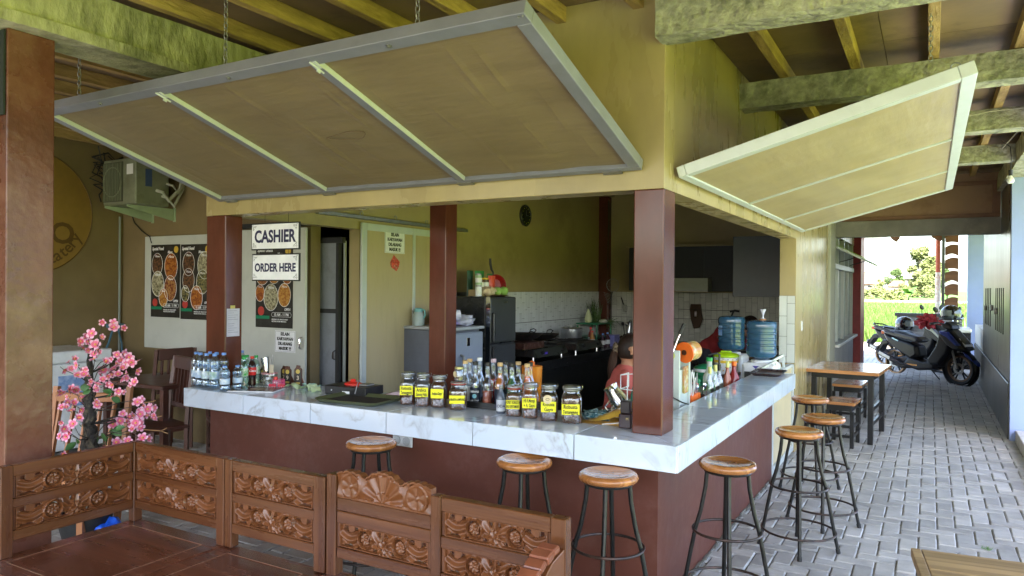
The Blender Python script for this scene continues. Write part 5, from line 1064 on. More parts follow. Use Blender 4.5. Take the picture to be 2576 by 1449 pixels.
for i, (p, h, mt, cp_, lb_) in enumerate((((-3.02, 5.95, .761), .24, mat('cooking_oil', (.35, .16, .05), .2), M_capr, 'oil bottle with a red cap beside the aluminium pot'), ((-3.10, 6.08, .761), .28, mat('chilli_sauce', (.30, .03, .02), .3), M_capr, 'tall red sauce bottle beside the oil'), ((-2.95, 6.16, .761), .19, mat('dark_soy', (.03, .012, .02), .2), M_capb, 'dark bottle with a blue cap on the kitchen counter'), ((-2.93, 6.28, .761), .20, mat('dark_soy2', (.05, .015, .03), .2), M_capb, 'second dark bottle with a blue cap, nearer the rack'))):
    o = thing('sauce_bottle', lb_, 'bottle', p, 0, 'sauce bottles by the stove'); part('body', MB().lathe([(0, 0), (.036, 0), (.036, h * .62), (.014, h * .82), (.014, h * .9), (0, h * .9)], 14), mt, o, smooth=True); part('cap', MB().cyl((0, 0, h * .902), (0, 0, h), .017, 12), cp_, o, smooth=True); part('label', MB().lathe([(.0368, h * .2), (.0368, h * .5)], 14), M_paper, o, smooth=True)
box_pack('tub', 'translucent violet tub beside the sauce bottles', 'tub', (-2.93, 6.48, .761), (.13, .20, .16), plain('violet_tub', (.22, .22, .55), .3, alpha=.9), None, 0, None)
for i, (y, x) in enumerate(((6.95, -2.9), (7.05, -2.72), (7.0, -2.55))):
    o = thing('utensil_holder', ('black utensil holder in the corner behind the woman', 'steel cup of ladles next to the black holder', 'dark jar of spoons on the far counter')[i], 'holder', (x, y, .761), 0, 'utensil holders on the far counter'); part('cup', MB().lathe([(0, 0), (.045, 0), (.05, .14), (.046, .14), (.04, .01), (0, .01)], 14), (M_black, M_steel, M_darkwood)[i], o, smooth=True)
    for k in range(5):
        a = R.uniform(0, 6.28); q = Vector((.07 * cos(a), .07 * sin(a), .27 + R.uniform(0, .06))); part('utensil', MB().tube([(.01 * cos(a), .01 * sin(a), .02), q * .8, q], [.005, .005, .004], 5).ball(q, .026, 8, 1, .4, 1.2), (M_black, M_steel)[k % 2], o)
hs = thing('wire_strainer', 'round wire strainer hanging on the corner pillar', 'strainer', (-3.25, 7.15, 1.45), world=True); m = MB(); c = Vector((-3.23, 7.20, 1.63))
part('hoop', MB().tube([c + Vector((.10 * cos(t), 0, .10 * sin(t))) for t in [2 * pi * k / 24 for k in range(24)]], .004, 5, closed=True), M_galv, hs)
for k in range(-4, 5): h_ = sqrt(max(0, .0100 - (k * .022) ** 2)); m.tube([c + Vector((k * .022, 0, -h_)), c + Vector((k * .022, .04, 0)), c + Vector((k * .022, 0, h_))], .0012, 3); m.tube([c + Vector((-h_, 0, k * .022)), c + Vector((0, .04, k * .022)), c + Vector((h_, 0, k * .022))], .0012, 3)
part('mesh', m, M_galv, hs)['kind'] = 'stuff'; part('handle', MB().tube([c + Vector((.0, 0, -.10)), c + Vector((-.05, .0, -.26))], .006, 6), M_black, hs)
wk = thing('wire_basket', 'folded wire frying basket hanging over the tiles', 'basket', (-3.3, 7.1, 1.35), world=True); m = MB()
for k in range(7): m.tube([(-3.36 + k * .03, 7.18, 1.52 - k * .012), (-3.28 + k * .03, 7.16, 1.36 - k * .004)], .0015, 3); m.tube([(-3.38 + k * .012, 7.17, 1.52 - k * .026), (-3.18 + k * .012, 7.17, 1.47 - k * .026)], .0015, 3)
part('grid', m, M_galv, wk)['kind'] = 'stuff'
wh = thing('whisk', 'balloon whisk with a black handle hanging on the tiled wall', 'whisk', (-3.1, 7.33, 1.3), world=True); m = MB()
for k in range(4): a = k * pi / 4; m.tube([(-3.08 + .045 * sin(t) * cos(a), 7.33 + .03 * sin(t) * sin(a), 1.33 - .10 * (1 - cos(t)) / 2 * 1.2) for t in [2 * pi * j / 14 for j in range(14)]], .0015, 4, closed=True)
part('wires', m, M_chrome, wh); part('handle', MB().cyl((-3.10, 7.33, 1.33), (-3.14, 7.33, 1.44), .010, 8), M_black, wh)
ov = thing('oven_glove', 'brown oven glove with a white tag hanging on the far tiles', 'glove', (-1.9, 7.3, 1.1), world=True); part('glove', MB().prism([(-.09, 0), (.06, 0), (.075, -.14), (.09, -.22), (.05, -.34), (-.04, -.36), (-.085, -.22), (-.10, -.08)], (0, .03, 0), (-1.96, 7.30, 1.36), (1, 0, 0), (0, 0, 1)), plain('brown_cloth', (.075, .045, .03), .9), ov, bev=.01); part('tag', MB().box(-1.985, -1.955, 7.294, 7.299, 1.18, 1.26), M_paper, ov)
sp = thing('spray_gun', 'black tap spray gun hanging on a wire over the far tiles', 'spray gun', (-1.45, 7.1, 1.1), world=True)
part('gun', MB().tube([(-1.43, 7.1, 1.27), (-1.36, 7.1, 1.285), (-1.30, 7.1, 1.275)], .016, 7).tube([(-1.38, 7.1, 1.28), (-1.41, 7.1, 1.20), (-1.43, 7.1, 1.13)], .013, 7), M_black, sp, smooth=True); part('hose', MB().tube([(-1.43, 7.1, 1.13), (-1.44, 7.1, .95), (-1.3, 7.1, .82)], .008, 6), M_galv, sp)
single('wire', MB().tube([(-2.2, 7.2, 1.285), (-1.7, 7.15, 1.28), (-1.42, 7.1, 1.285)], .003, 4), M_blackm, 'thin black wire stretched in front of the far tiles', 'wire')

# ============================================================ PEOPLE
def remesh(o, vox, smooth=3):
    m = o.modifiers.new('one_surface', 'REMESH'); m.mode = 'VOXEL'; m.voxel_size = vox; m.use_smooth_shade = True
    if smooth: s = o.modifiers.new('smooth', 'SMOOTH'); s.factor = .5; s.iterations = smooth
    return o
def limb(m, pts, rs): 
    for i in range(len(pts) - 1): m.tube([pts[i], pts[i + 1]], [rs[i], rs[i + 1]], 12)
    for p, r_ in zip(pts, rs): m.ball(p, r_ * 1.0, 12)
    return m
def hand(m, w, d, side, curl):
    """palm with four unequal fingers and a thumb; w wrist, d pointing direction, side the palm's across direction"""
    d, s = Vector(d).normalized(), Vector(side).normalized(); n = d.cross(s); w = Vector(w)
    m.obox(w + d * .045, d, s, n, .045, .038, .014, .008)
    for k, L_ in enumerate((.062, .072, .068, .052)):
        b = w + d * .085 + s * (.028 - .019 * k); p = b + d * L_ * .5 - n * curl * .01; q = p + d * L_ * .4 - n * curl * .022; e = q + d * L_ * .22 - n * curl * .025; m.tube([b, p, q, e], [.0095, .009, .008, .0065], 7)
    b = w + d * .03 + s * .036; m.tube([b, b + d * .03 + s * .022, b + d * .055 + s * .024 - n * .008], [.011, .010, .008], 7)
def head(m, c, fwd, up=(0, 0, 1), r=.098):
    f, u = Vector(fwd).normalized(), Vector(up).normalized(); s = f.cross(u).normalized(); u = s.cross(f); c = Vector(c); base = MB().ball((0, 0, 0), 1, 28); V = []
    for v in base.v:
        a, b, z = v[0], v[1], v[2]; k = 1 - .16 * max(0, -z) ** 1.2       # narrower jaw
        V.append(c + f * a * r * 1.0 * (1.0 if a > 0 else 1.04) + s * b * r * .80 * k + u * z * r * 1.22)
    m.add(V, base.f)
    P = lambda a, b, z: c + f * a * r + s * b * r + u * z * r
    m.ball(P(.72, 0, -.98), r * .24, 10); m.tube([P(.90, 0, .10), P(1.08, 0, -.16), P(1.20, 0, -.34)], [r * .08, r * .11, r * .15], 8); m.ball(P(1.0, 0, -.62), r * .16, 8, 1, 1, .6)
    m.ball(P(.86, 0, .28), r * .30, 10, 1, 1, .5); m.ball(P(.62, .40, -.30), r * .32, 10); m.ball(P(.62, -.40, -.30), r * .32, 10)
    for sg in (-1, 1):
        for k in range(10):
            t_ = -1.4 + k * .42; m.ball(P(-.05 + .15 * cos(t_), sg * .90, -.08 + .26 * sin(t_)), r * .085, 6)
        m.ball(P(.0, sg * .82, -.30), r * .09, 6)
    return P
def face_bits(root, P, r):
    for sg in (-1, 1):
        part('eye', MB().ball(P(.83, sg * .36, .02), r * .115, 10), M_eye, root, smooth=True); part('iris', MB().ball(P(.93, sg * .37, .02), r * .055, 8), M_hair, root, smooth=True)
        part('eyebrow', MB().tube([P(.92, sg * .18, .27), P(.91, sg * .38, .33), P(.78, sg * .58, .27)], r * .035, 5), M_hair, root)
    part('lips', MB().tube([P(.95, -.24, -.60), P(1.09, -.08, -.56), P(1.09, .08, -.56), P(.95, .24, -.60)], r * .06, 6), plain('lips', (.38, .10, .09), .4), root, smooth=True)
M_skin = mat('warm_brown_skin', (.42, .205, .12), .5, var=.06, scale=5); M_hair = mat('dark_brown_hair', (.014, .008, .006), .5, var=.3, scale=8, stretch=(1, 1, .3), wave=(60, .5, .35, (.05, .025, .018), (1, 1, .12)), spec=.3); M_eye = plain('eye_white', (.75, .73, .70), .2)
def person(label, loc, yaw, J, top, bottom, headdir, sleeve):
    """J: joints in local coordinates, x = forward, y = left"""
    root = thing('person', label, 'person', loc, yaw); V = Vector; b = MB()
    pel, che, nk, hd = V(J['pelvis']), V(J['chest']), V(J['neck']), V(J['head']); ax = (nk - pel).normalized()
    def torso(m, g): 
        for p, r_, sy in ((pel, .125 + g, 1.22), (pel.lerp(che, .5), .105 + g, 1.25), (che, .122 + g, 1.30), (che.lerp(nk, .55), .098 + g, 1.55)): m.ball(p, r_, 16, 1, sy, 1.05)
        m.tube([pel, pel.lerp(che, .5), che, che.lerp(nk, .55)], [.125 + g, .108 + g, .122 + g, .095 + g], 14)
    torso(b, 0); b.tube([che.lerp(nk, .6), nk, hd], [.06, .048, .05], 12); P = head(b, hd, headdir)
    for s in ('l', 'r'):
        sg = 1 if s == 'l' else -1; sh, el, wr = V(J['sh_' + s]), V(J['el_' + s]), V(J['wr_' + s])
        limb(b, [che.lerp(nk, .6), sh], [.07, .052]); limb(b, [sh, el, wr], [.050, .038, .025]); hand(b, wr, J['hd_' + s], (0, -sg, .1), 1.0)
        hp, kn2, an = V(J['hip_' + s]), V(J['kn_' + s]), V(J['an_' + s]); limb(b, [pel, hp], [.11, .092]); limb(b, [hp, kn2, an], [.090, .056, .036]); limb(b, [an, an + V((.10, 0, -.035)), an + V((.17, 0, -.045))], [.036, .032, .022])
    remesh(part('body', b, M_skin, root), .008, 4); face_bits(root, P, .098)
    c = MB(); torso(c, .014)
    for s in ('l', 'r'):
        sh, el = V(J['sh_' + s]), V(J['el_' + s]); limb(c, [che.lerp(nk, .55), sh, sh.lerp(el, sleeve)], [.080, .064, .058])
    remesh(part('shirt', c, top, root), .012, 4)
    t = MB(); t.ball(pel, .140, 14, 1, 1.22, .8)
    for s in ('l', 'r'):
        hp, kn2, an = V(J['hip_' + s]), V(J['kn_' + s]), V(J['an_' + s]); limb(t, [pel, hp, kn2, kn2.lerp(an, .85)], [.122, .104, .070, .055])
        part('shoe', MB().ball(an + V((.06, 0, -.05)), .05, 12, 2.4, .95, .8), M_blackm, root, smooth=True)
    remesh(part('trousers', t, bottom, root), .014, 3)
    return root, P
# seated woman, seen from behind and to the side, most of her hidden by the corner pillar
JW = dict(pelvis=(-.05, 0, .52), chest=(.0, 0, .78), neck=(.03, 0, .955), head=(.065, 0, 1.105), sh_l=(.02, .165, .90), sh_r=(.02, -.165, .90), el_l=(.12, .20, .67), el_r=(.12, -.20, .67), wr_l=(.34, .10, .74), wr_r=(.34, -.10, .74), hd_l=(1, -.3, -.1), hd_r=(1, .3, -.1),
          hip_l=(.02, .09, .49), hip_r=(.02, -.09, .49), kn_l=(.42, .11, .48), kn_r=(.42, -.11, .48), an_l=(.40, .11, .08), an_r=(.40, -.11, .08))
wm, P = person('woman in a coral shirt seen side-on with a long ponytail, seated behind the corner pillar', (-1.115, 2.17, 0), radians(25), JW, mat('coral_cotton', (.55, .12, .10), .8, var=.08), plain('dark_trousers', (.02, .02, .03), .8), (1, 0, -.05), .45)
hr = MB(); r_ = .098
hb2 = MB().ball((0, 0, 0), 1, 24); VV = []
for v in hb2.v:
    a, b, z = v
    if a > .22 and z < .60: a = .22 + (a - .22) * .1; b *= .9; z *= .9
    if z < -.55: z = -.55 + (z + .55) * .1
    VV.append(P(a * 1.12, b * .855, z * 1.31))
hr.add(VV, hb2.f)
remesh(part('hair', hr, M_hair, wm), .010, 3)
braid = MB()
for k in range(7): t_ = k / 6; braid.ball(P(.75 - 1.5 * t_, -.38, .92 + .30 * sin(pi * t_)), .016, 8)
part('braid', braid, M_hair, wm, smooth=True)
pony = MB()
M_pony = mat('long_brown_hair', (.040, .020, .014), .6, var=.5, scale=20, spec=.2, stretch=(1, 1, .2))
for k in range(60):
    a, o_ = R.uniform(0, 6.28), R.uniform(0, 1) ** .5; u_, w_ = cos(a) * o_, sin(a) * o_
    pony.tube([P(-1.08 + .1 * u_, .1 * w_, .0), P(-1.26 + .20 * u_, .22 * w_, -.35), P(-1.36 + .27 * u_, .28 * w_, -1.0), P(-1.40 + .30 * u_, .28 * w_, -1.75), P(-1.42 + .22 * u_, .22 * w_, -2.5 - R.uniform(0, .5))], [.008, .011, .011, .009, .001], 5)
part('ponytail', pony, M_pony, wm, smooth=True)['kind'] = 'stuff'
part('scrunchie', crumple(P(-1.18, -.05, .0), (.026, .040, .042), 12, 5, .5), mat('leopard_cloth', (.30, .22, .15), .8, scale=60, col2=(.06, .04, .03), mix=.15), wm, smooth=True)
part('earring', MB().ball(P(-.02, -.90, -.38), .006, 8), M_chrome, wm)
ws = thing('stool', 'plastic stool the seated woman uses inside the kitchen', 'stool', (-1.16, 2.15, 0)); part('seat', MB().cyl((0, 0, .375), (0, 0, .40), .15, 20), M_green, ws)
for k in range(4): a = k * pi / 2 + .5; part('leg', MB().bar((.11 * cos(a), .11 * sin(a), .375), (.15 * cos(a), .15 * sin(a), 0), .03, .02), M_green, ws)
# man bending over the sink behind the water gallons
JM = dict(pelvis=(-.10, 0, .88), chest=(.12, 0, 1.06), neck=(.27, 0, 1.13), head=(.40, 0, 1.18), sh_l=(.23, .18, 1.08), sh_r=(.23, -.18, 1.08), el_l=(.30, .22, .83), el_r=(.30, -.22, .83), wr_l=(.50, .12, .80), wr_r=(.50, -.12, .80), hd_l=(1, -.2, -.3), hd_r=(1, .2, -.3),
          hip_l=(-.10, .095, .84), hip_r=(-.10, -.095, .84), kn_l=(-.04, .10, .46), kn_r=(-.04, -.10, .46), an_l=(-.10, .10, .08), an_r=(-.10, -.10, .08))
mn, P = person('man in a dark red T-shirt bending down behind the blue water gallons', (-1.10, 5.12, 0), radians(-20), JM, mat('dark_red_cotton', (.24, .018, .022), .8, var=.08), plain('navy_trousers', (.015, .018, .03), .8), (.85, 0, -.5), .55)
hb2 = MB().ball((0, 0, 0), 1, 20); remesh(part('hair', MB().add([P(min(v[0], .35) * 1.12, v[1] * .92, max(v[2], -.25) * 1.30) for v in hb2.v], hb2.f), M_hair, mn), .012, 2)
sk_ = thing('sink_unit', 'dark sink unit in front of the bending man', 'sink', (-.75, 4.95, 0)); part('unit', MB().box(-.22, .42, -.10, .42, 0, .74, .01), M_btile, sk_); part('rim', MB().box(-.18, .36, -.06, .36, .741, .752, .003), M_steel, sk_)
tap = MB().tube([(.28, .36, .75), (.28, .36, .90), (.28, .30, .95), (.28, .22, .93)], .010, 8); part('tap', tap, M_chrome, sk_, smooth=True)
# ============================================================ THINGS ON THE COUNTER
CT = .8665
def glow(c): return c
M_water = mat('still_water', (.80, .86, .90), .05)
def lathe_part(nm, prof, mt, root, n=20): return part(nm, MB().lathe(prof, n), mt, root, smooth=35)
M_wlabel = mat('pale_blue_water_label', (.45, .62, .85), .35, scale=26, col2=(.80, .86, .92), mix=.2, dirt=(.25, .50, .15), dscale=14, dmix=.7)
def water_bottle(label, x, y, h, r, grp):
    b = thing('water_bottle', label, 'water bottle', (x, y, CT), R.uniform(0, 6), grp); s = h / .243
    pr = [(r * .6, 0), (r * .9, .004), (r, .012), (r, .05 * s), (r * .93, .055 * s), (r, .06 * s), (r, .125 * s), (r * .88, .133 * s), (r * .88, .142 * s), (r, .152 * s), (r, .180 * s), (r * .85, .200 * s), (r * .42, .220 * s), (r * .40, .228 * s)]
    lathe_part('bottle', pr, G_pet, b, 18); lathe_part('water', [(0, .005)] + [(q[0] * .93, q[1]) for q in pr[1:11]] + [(0, pr[10][1])], G_water, b, 14)
    lathe_part('cap', [(0, .226 * s), (r * .46, .226 * s), (r * .46, .241 * s), (r * .40, .243 * s), (0, .243 * s)], M_capb, b, 14); lathe_part('label', [(r * 1.012, .066 * s), (r * 1.012, .118 * s)], M_wlabel, b, 18); return b
G_water = glass('bottle_water', (.86, .93, .98), .0, thin=.93)
A_ = [(-3.571, .123), (-3.495, .10), (-3.425, .095), (-3.345, .10), (-3.505, .19), (-3.43, .185), (-3.36, .19), (-3.40, .28), (-3.485, .28)]
LBW = ['large water bottle at the front left end of its group', 'large water bottle second in the front row', 'large water bottle third in the front row', 'large water bottle at the front right of its group', 'large water bottle in the second row behind the left pair', 'large water bottle in the middle of the second row', 'large water bottle in the second row nearest the sodas', 'large water bottle at the back right against the pillar', 'large water bottle at the back left of its group']
for (x, y), lb_ in zip(A_, LBW):
    if not (-3.575 < x < -3.34 and .19 < y < .345): water_bottle(lb_, x, y, .243, .034, 'large water bottles at the end of the counter')
    else: water_bottle(lb_, x + .0, y - .022 if y < .2 else y + .10, .243, .034, 'large water bottles at the end of the counter')
water_bottle('small water bottle in front of the green-capped sodas, left of the pair', -3.185, .058, .172, .034, 'small water bottles'); water_bottle('small water bottle close to the menu book, right of the pair', -3.185, .165, .166, .032, 'small water bottles')
def soda(label, x, y, h, r, liquid, cap, lab, txt, tcol):
    b = thing('soda_bottle', label, 'soda bottle', (x, y, CT), radians(20), 'soda bottles beside the water'); s = h / .213
    pr = [(r * .7, 0), (r, .010), (r * .93, .04 * s), (r * .86, .065 * s), (r * .97, .085 * s), (r, .125 * s), (r * .85, .155 * s), (r * .50, .180 * s), (r * .42, .192 * s), (r * .42, .2 * s)]
    lathe_part('bottle', pr, liquid, b, 18); lathe_part('cap', [(0, .198 * s), (r * .50, .198 * s), (r * .50, .213 * s), (0, .213 * s)], cap, b, 14); lathe_part('label', [(r * .99, .080 * s), (r * 1.02, .10 * s), (r * 1.02, .125 * s), (r * .98, .135 * s)], lab, b, 18)
    if txt: text('lettering', txt, .020, tcol, b, (.0, -r * 1.05, .108 * s), FACE_S, bold=.001, shear=.3)
    return b
M_cola = plain('cola', (.018, .006, .004), .12); M_greenlab = mat('green_soda_label', (.03, .35, .04), .35, scale=20, col2=(.75, .8, .7), mix=.15); G_sprite = glass('pale_green_bottle', (.72, .92, .82)); M_redlab = plain('red_cola_label', (.65, .01, .01), .35)
soda('green-capped soda bottle next to the last big water bottle', -3.385, .375, .209, .029, G_sprite, M_capg, plain('yellow_green_label', (.45, .6, .03), .35), None, None)
soda('green-capped clear soda bottle behind the small water bottles', -3.33, .365, .214, .029, G_sprite, M_capg, M_greenlab, None, None)
soda('front green-capped soda bottle with a broad green label', -3.207, .239, .216, .029, G_sprite, M_capg, M_greenlab, None, None)
soda('green-capped soda bottle half hidden behind the cola', -3.27, .40, .212, .028, G_sprite, M_capg, M_greenlab, None, None)
cola = soda('dark cola bottle with a red cap and red label', -3.225, .325, .213, .0285, M_cola, M_capr, M_redlab, None, None)
text('lettering', 'Coca', .022, M_paper, cola, (.016, -.0275, .112), (pi / 2, 0, radians(28)), bold=.0012, shear=.35)
# table number stands
def num_stand(label, x, y, rz, dgt, h=.14):
    s = thing('table_number', label, 'table number', (x, y, CT), rz, 'wooden table number stands')
    part('board', MB().prism([(-.030, .0), (.030, .0), (.030, h * .82), (.018, h * .9), (.016, h), (-.012, h * 1.02), (-.018, h * .9), (-.030, h * .80)], (0, .008, 0)), M_darkwood, s, bev=.0015)
    part('leg', MB().bar((0, .008, h * .75), (0, .075, 0), .016, .008), mat('red_brown_stand', (.24, .08, .04), .45), s)
    part('face', MB().box(-.026, .026, -.0012, -.0002, .005, h * .78), M_pblk, s)
    part('seal', MB().lathe([(0, 0), (.016, 0), (.016, .0012), (0, .0012)], 18, (0, -.0012, h * .70), (0, -1, 0)), plain('dull_gold', (.50, .38, .08), .4), s)
    text('number', dgt, .042, M_pale_gold, s, (0, -.002, h * .38), FACE_S, bold=.0015); part('plate', MB().box(-.017, .017, -.002, -.0012, .012, .026), MATS['dull_gold'], s)
M_pale_gold = plain('pale_gold', (.55, .48, .36), .4)
for a in (('wooden stand with number 3 at the right end of the row', -2.955, .505, radians(18), '3', .147), ('wooden stand with number 9, centre of the row', -3.055, .50, radians(10), '9', .135), ('wooden stand with number 1 just left of number 3', -3.0, .545, radians(14), '1', .135), ('plain wooden number stand behind the pen jar', -3.125, .53, radians(5), '7', .13), ('wooden number stand hidden between cola and pen jar', -3.275, .47, radians(25), '5', .12)): num_stand(*a)
pj = thing('pen_jar', 'glass jar with a pink rim holding pens and a measuring cup', 'jar', (-3.165, .43, CT))
lathe_part('glass', [(.035, 0), (.050, .004), (.056, .03), (.057, .075), (.055, .085)], G_clear, pj, 24); lathe_part('rim', [(.055, .082), (.059, .083), (.059, .089), (.055, .09)], plain('pink_rim', (.7, .35, .35), .4), pj, 24)
part('cup', MB().lathe([(.020, 0), (.024, .05), (.027, .10), (.031, .102)], 16, (-.035, 0, .095), (-.18, 0, 1)), M_steel, pj, smooth=True); part('pen', MB().cyl((-.01, 0, .03), (-.035, .01, .20), .007, 8), M_black, pj); part('pen', MB().cyl((.0, .02, .03), (-.005, .03, .215), .005, 8), M_galv, pj)
part('tag', MB().box(.012, .048, -.01, -.004, .07, .15), plain('cream_card', (.70, .62, .48), .5), pj); part('content', MB().cyl((0, 0, .006), (0, 0, .05), .045, 18), mat('mixed_trinkets', (.4, .3, .12), .5, scale=60, col2=(.7, .7, .65), mix=.1), pj)
bk = thing('pink_basket', 'small pink plastic basket holding a red-capped bottle', 'basket', (-3.03, .395, CT))
for k in range(5): part('slat_ring', MB().tube([(.045 * cos(t), .038 * sin(t), .008 + .011 * k) for t in [2 * pi * j / 20 for j in range(20)]], .0022, 4, closed=True), plain('pink_plastic', (.75, .10, .25), .4), bk)
for k in range(14): a = 2 * pi * k / 14; part('upright', MB().cyl((.045 * cos(a), .038 * sin(a), 0), (.045 * cos(a), .038 * sin(a), .053), .0016, 4), MATS['pink_plastic'], bk)
sb_ = thing('glue_bottle', 'tiny bottle with a bright red cap in the pink basket', 'bottle', (-3.05, .385, CT + .003)); lathe_part('bottle', [(0, 0), (.018, 0), (.018, .04), (0, .045)], M_whitep, sb_, 12); lathe_part('cap', [(0, .045), (.016, .045), (.014, .068), (0, .07)], M_capr, sb_, 12)
sj = thing('spice_jar', 'small clear jar with a white cap before the pink basket', 'jar', (-3.115, .375, CT)); lathe_part('glass', [(.012, 0), (.022, .002), (.026, .02), (.026, .038), (.016, .05)], G_clear, sj, 16); lathe_part('cap', [(0, .05), (.017, .05), (.017, .066), (0, .066)], M_whitep, sj, 14)
bkm = thing('menu_book', 'dark spiral-bound menu book with a round emblem lying on the counter', 'menu book', (-3.02, .19, CT), radians(24))
for k in range(4): part('page', MB().box(-.165 + .003 * k, .165 - .002 * k, -.105, .105 - .002 * k, .001 + .0022 * k, .0028 + .0022 * k), M_paper, bkm, bev=0)
part('cover', MB().box(-.163, .163, -.105, .103, .0098, .0112), mat('dark_menu_print', (.03, .022, .018), .25, scale=9, col2=(.10, .08, .07)), bkm); part('emblem', MB().lathe([(0, 0), (.055, 0), (.055, .0006), (0, .0006)], 28, (.01, 0, .0114)), mat('sepia_emblem', (.45, .33, .16), .3, scale=30, col2=(.25, .15, .06)), bkm)
for k in range(26): part('spiral_ring', MB().tube([(-.158 + .0126 * k, .105 + .006 * cos(t), .006 + .008 * sin(t)) for t in [2 * pi * j / 8 for j in range(8)]], .0012, 4, closed=True), M_paper, bkm)
sg_ = thing('sunglasses', 'small red-framed sunglasses resting by the menu book', 'sunglasses', (-2.985, .335, CT), radians(22)); M_rg = plain('red_translucent', (.55, .03, .06), .2)
for s in (-1, 1): part('lens', MB().prism([(-.026, .004), (.026, .004), (.028, .022), (.022, .030), (-.022, .030), (-.028, .022)], (0, .003, 0), (s * .033, 0, .0)), M_rg, sg_, bev=.001); part('arm', MB().bar((s * .060, 0, .027), (s * .055, .07, .006), .003, .004), M_rg, sg_)
def roll_sheet(nm, label, cat, c, rz, w, l, mt, seed):
    m = MB(); V = []; n = 18
    for i in range(n + 1):
        t_ = i / n; x = l * (t_ - .5); z = .004 + .035 * abs(sin(t_ * 5.2 + seed)) * (1 - .4 * t_)
        for k in range(5): V.append((x + .008 * sin(k + seed), w * (k / 4 - .5), z + .004 * sin(k * 1.7 + i * .6)))
    m.add(V, [(5 * i + k, 5 * i + k + 1, 5 * i + k + 6, 5 * i + k + 5) for i in range(n) for k in range(4)]); o = single(nm, m, mt, label, cat, 'crumpled green slips by the till', smooth=60); o.location = (c[0], c[1], c[2]); o.rotation_euler = (0, 0, rz); return o
M_slip = plain('pale_green_paper', (.62, .76, .45), .7)
roll_sheet('order_slips', 'crumpled pale green slips with curled ends beside the till', 'paper', (-2.83, .40, CT), radians(15), .09, .20, M_slip, .3); roll_sheet('order_slips', 'smaller curled green slip touching the till', 'paper', (-2.67, .38, CT), radians(-30), .07, .14, M_slip, 1.4); roll_sheet('order_slips', 'mint green slip sticking up behind the others', 'paper', (-2.80, .49, CT), radians(25), .07, .13, plain('mint_paper', (.50, .72, .60), .7), 2.2)
ps = thing('cash_drawer', 'black till box with a red gadget and cable on it', 'till', (-2.36, .43, CT), radians(4)); part('box', MB().box(-.17, .17, -.09, .11, 0, .06, .004), M_black, ps, bev=.003); part('front_label', MB().box(-.02, .04, -.0925, -.0905, .012, .028), M_paper, ps); part('light', MB().ball((-.11, -.09, .03), .005, 8), plain('white_led', (.8, .85, .9), .3), ps)
part('red_gadget', MB().lathe([(0, .061), (.05, .061), (.05, .072), (.02, .084), (.012, .10), (0, .10)], 16, sx=1.3), M_capr, ps, smooth=True); part('cable', MB().tube([(.02, 0, .085), (.07, -.03, .10), (.10, -.09, .07), (.10, -.11, .02)], .003, 5), plain('grey_cable', (.3, .3, .32), .5), ps); part('card_reader', MB().box(.06, .13, -.02, .06, .0605, .072, .003), M_galv, ps)
cd = thing('coasters', 'pile of pink-white cards on a wooden tray beyond the round-lid jars', 'cards', (-2.02, .50, CT), radians(8)); part('tray', MB().box(-.12, .14, -.04, .10, 0, .010, .002), mat('redwood_tray', (.22, .07, .035), .4), cd)
for k in range(5): part('card', MB().box(-.09 + .01 * k, .07 + .01 * k, -.02 + .006 * k, .07 + .006 * k, .011 + .003 * k, .0135 + .003 * k), plain('pinkish_card', (.65, .52, .56), .5), cd)
def tray(nm, label, c, rz, w, l, mt_in, mt_rim, grp='serving trays on the counter'):
    t = thing(nm, label, 'tray', c, rz, grp)
    def rr(w, l, k, z, n=5):
        V = []
        for (sx_, sy_, a0) in ((1, 1, 0), (-1, 1, 90), (-1, -1, 180), (1, -1, 270)):
            for q in range(n): a = radians(a0 + 90 * q / (n - 1)); V.append((sx_ * (w - k) + k * cos(a), sy_ * (l - k) + k * sin(a), z))
        return V
    N_ = 20; rings = [rr(w - .025, l - .025, .03, .0), rr(w, l, .045, .020), rr(w + .006, l + .006, .048, .020), rr(w + .004, l + .004, .048, .015), rr(w - .02, l - .02, .03, -.0035)]; m = MB(); m.add(sum(rings, []), [(i * N_ + k, i * N_ + (k + 1) % N_, (i + 1) * N_ + (k + 1) % N_, (i + 1) * N_ + k) for i in range(4) for k in range(N_)] + [tuple(range(4 * N_, 5 * N_))])
    o = part('rim', m, mt_rim, t, smooth=40); o.location = (0, 0, .0045); part('mat', MB().add(rr(w - .027, l - .027, .028, .0065), [tuple(range(N_))]), mt_in, t); return t
tray('serving_tray', 'large olive-rimmed dark tray at the counter edge left of the coffee jars', (-2.115, .215, CT), radians(4), .235, .165, mat('dark_rubber_mat', (.035, .028, .024), .75, var=.2), mat('olive_rim', (.10, .115, .055), .4))
tray('serving_tray', 'dark brown tray on the far end of the side counter', (-.185, 3.20, CT), radians(2), .125, .20, M_darkwood, plain('brown_melamine', (.05, .028, .026), .25))
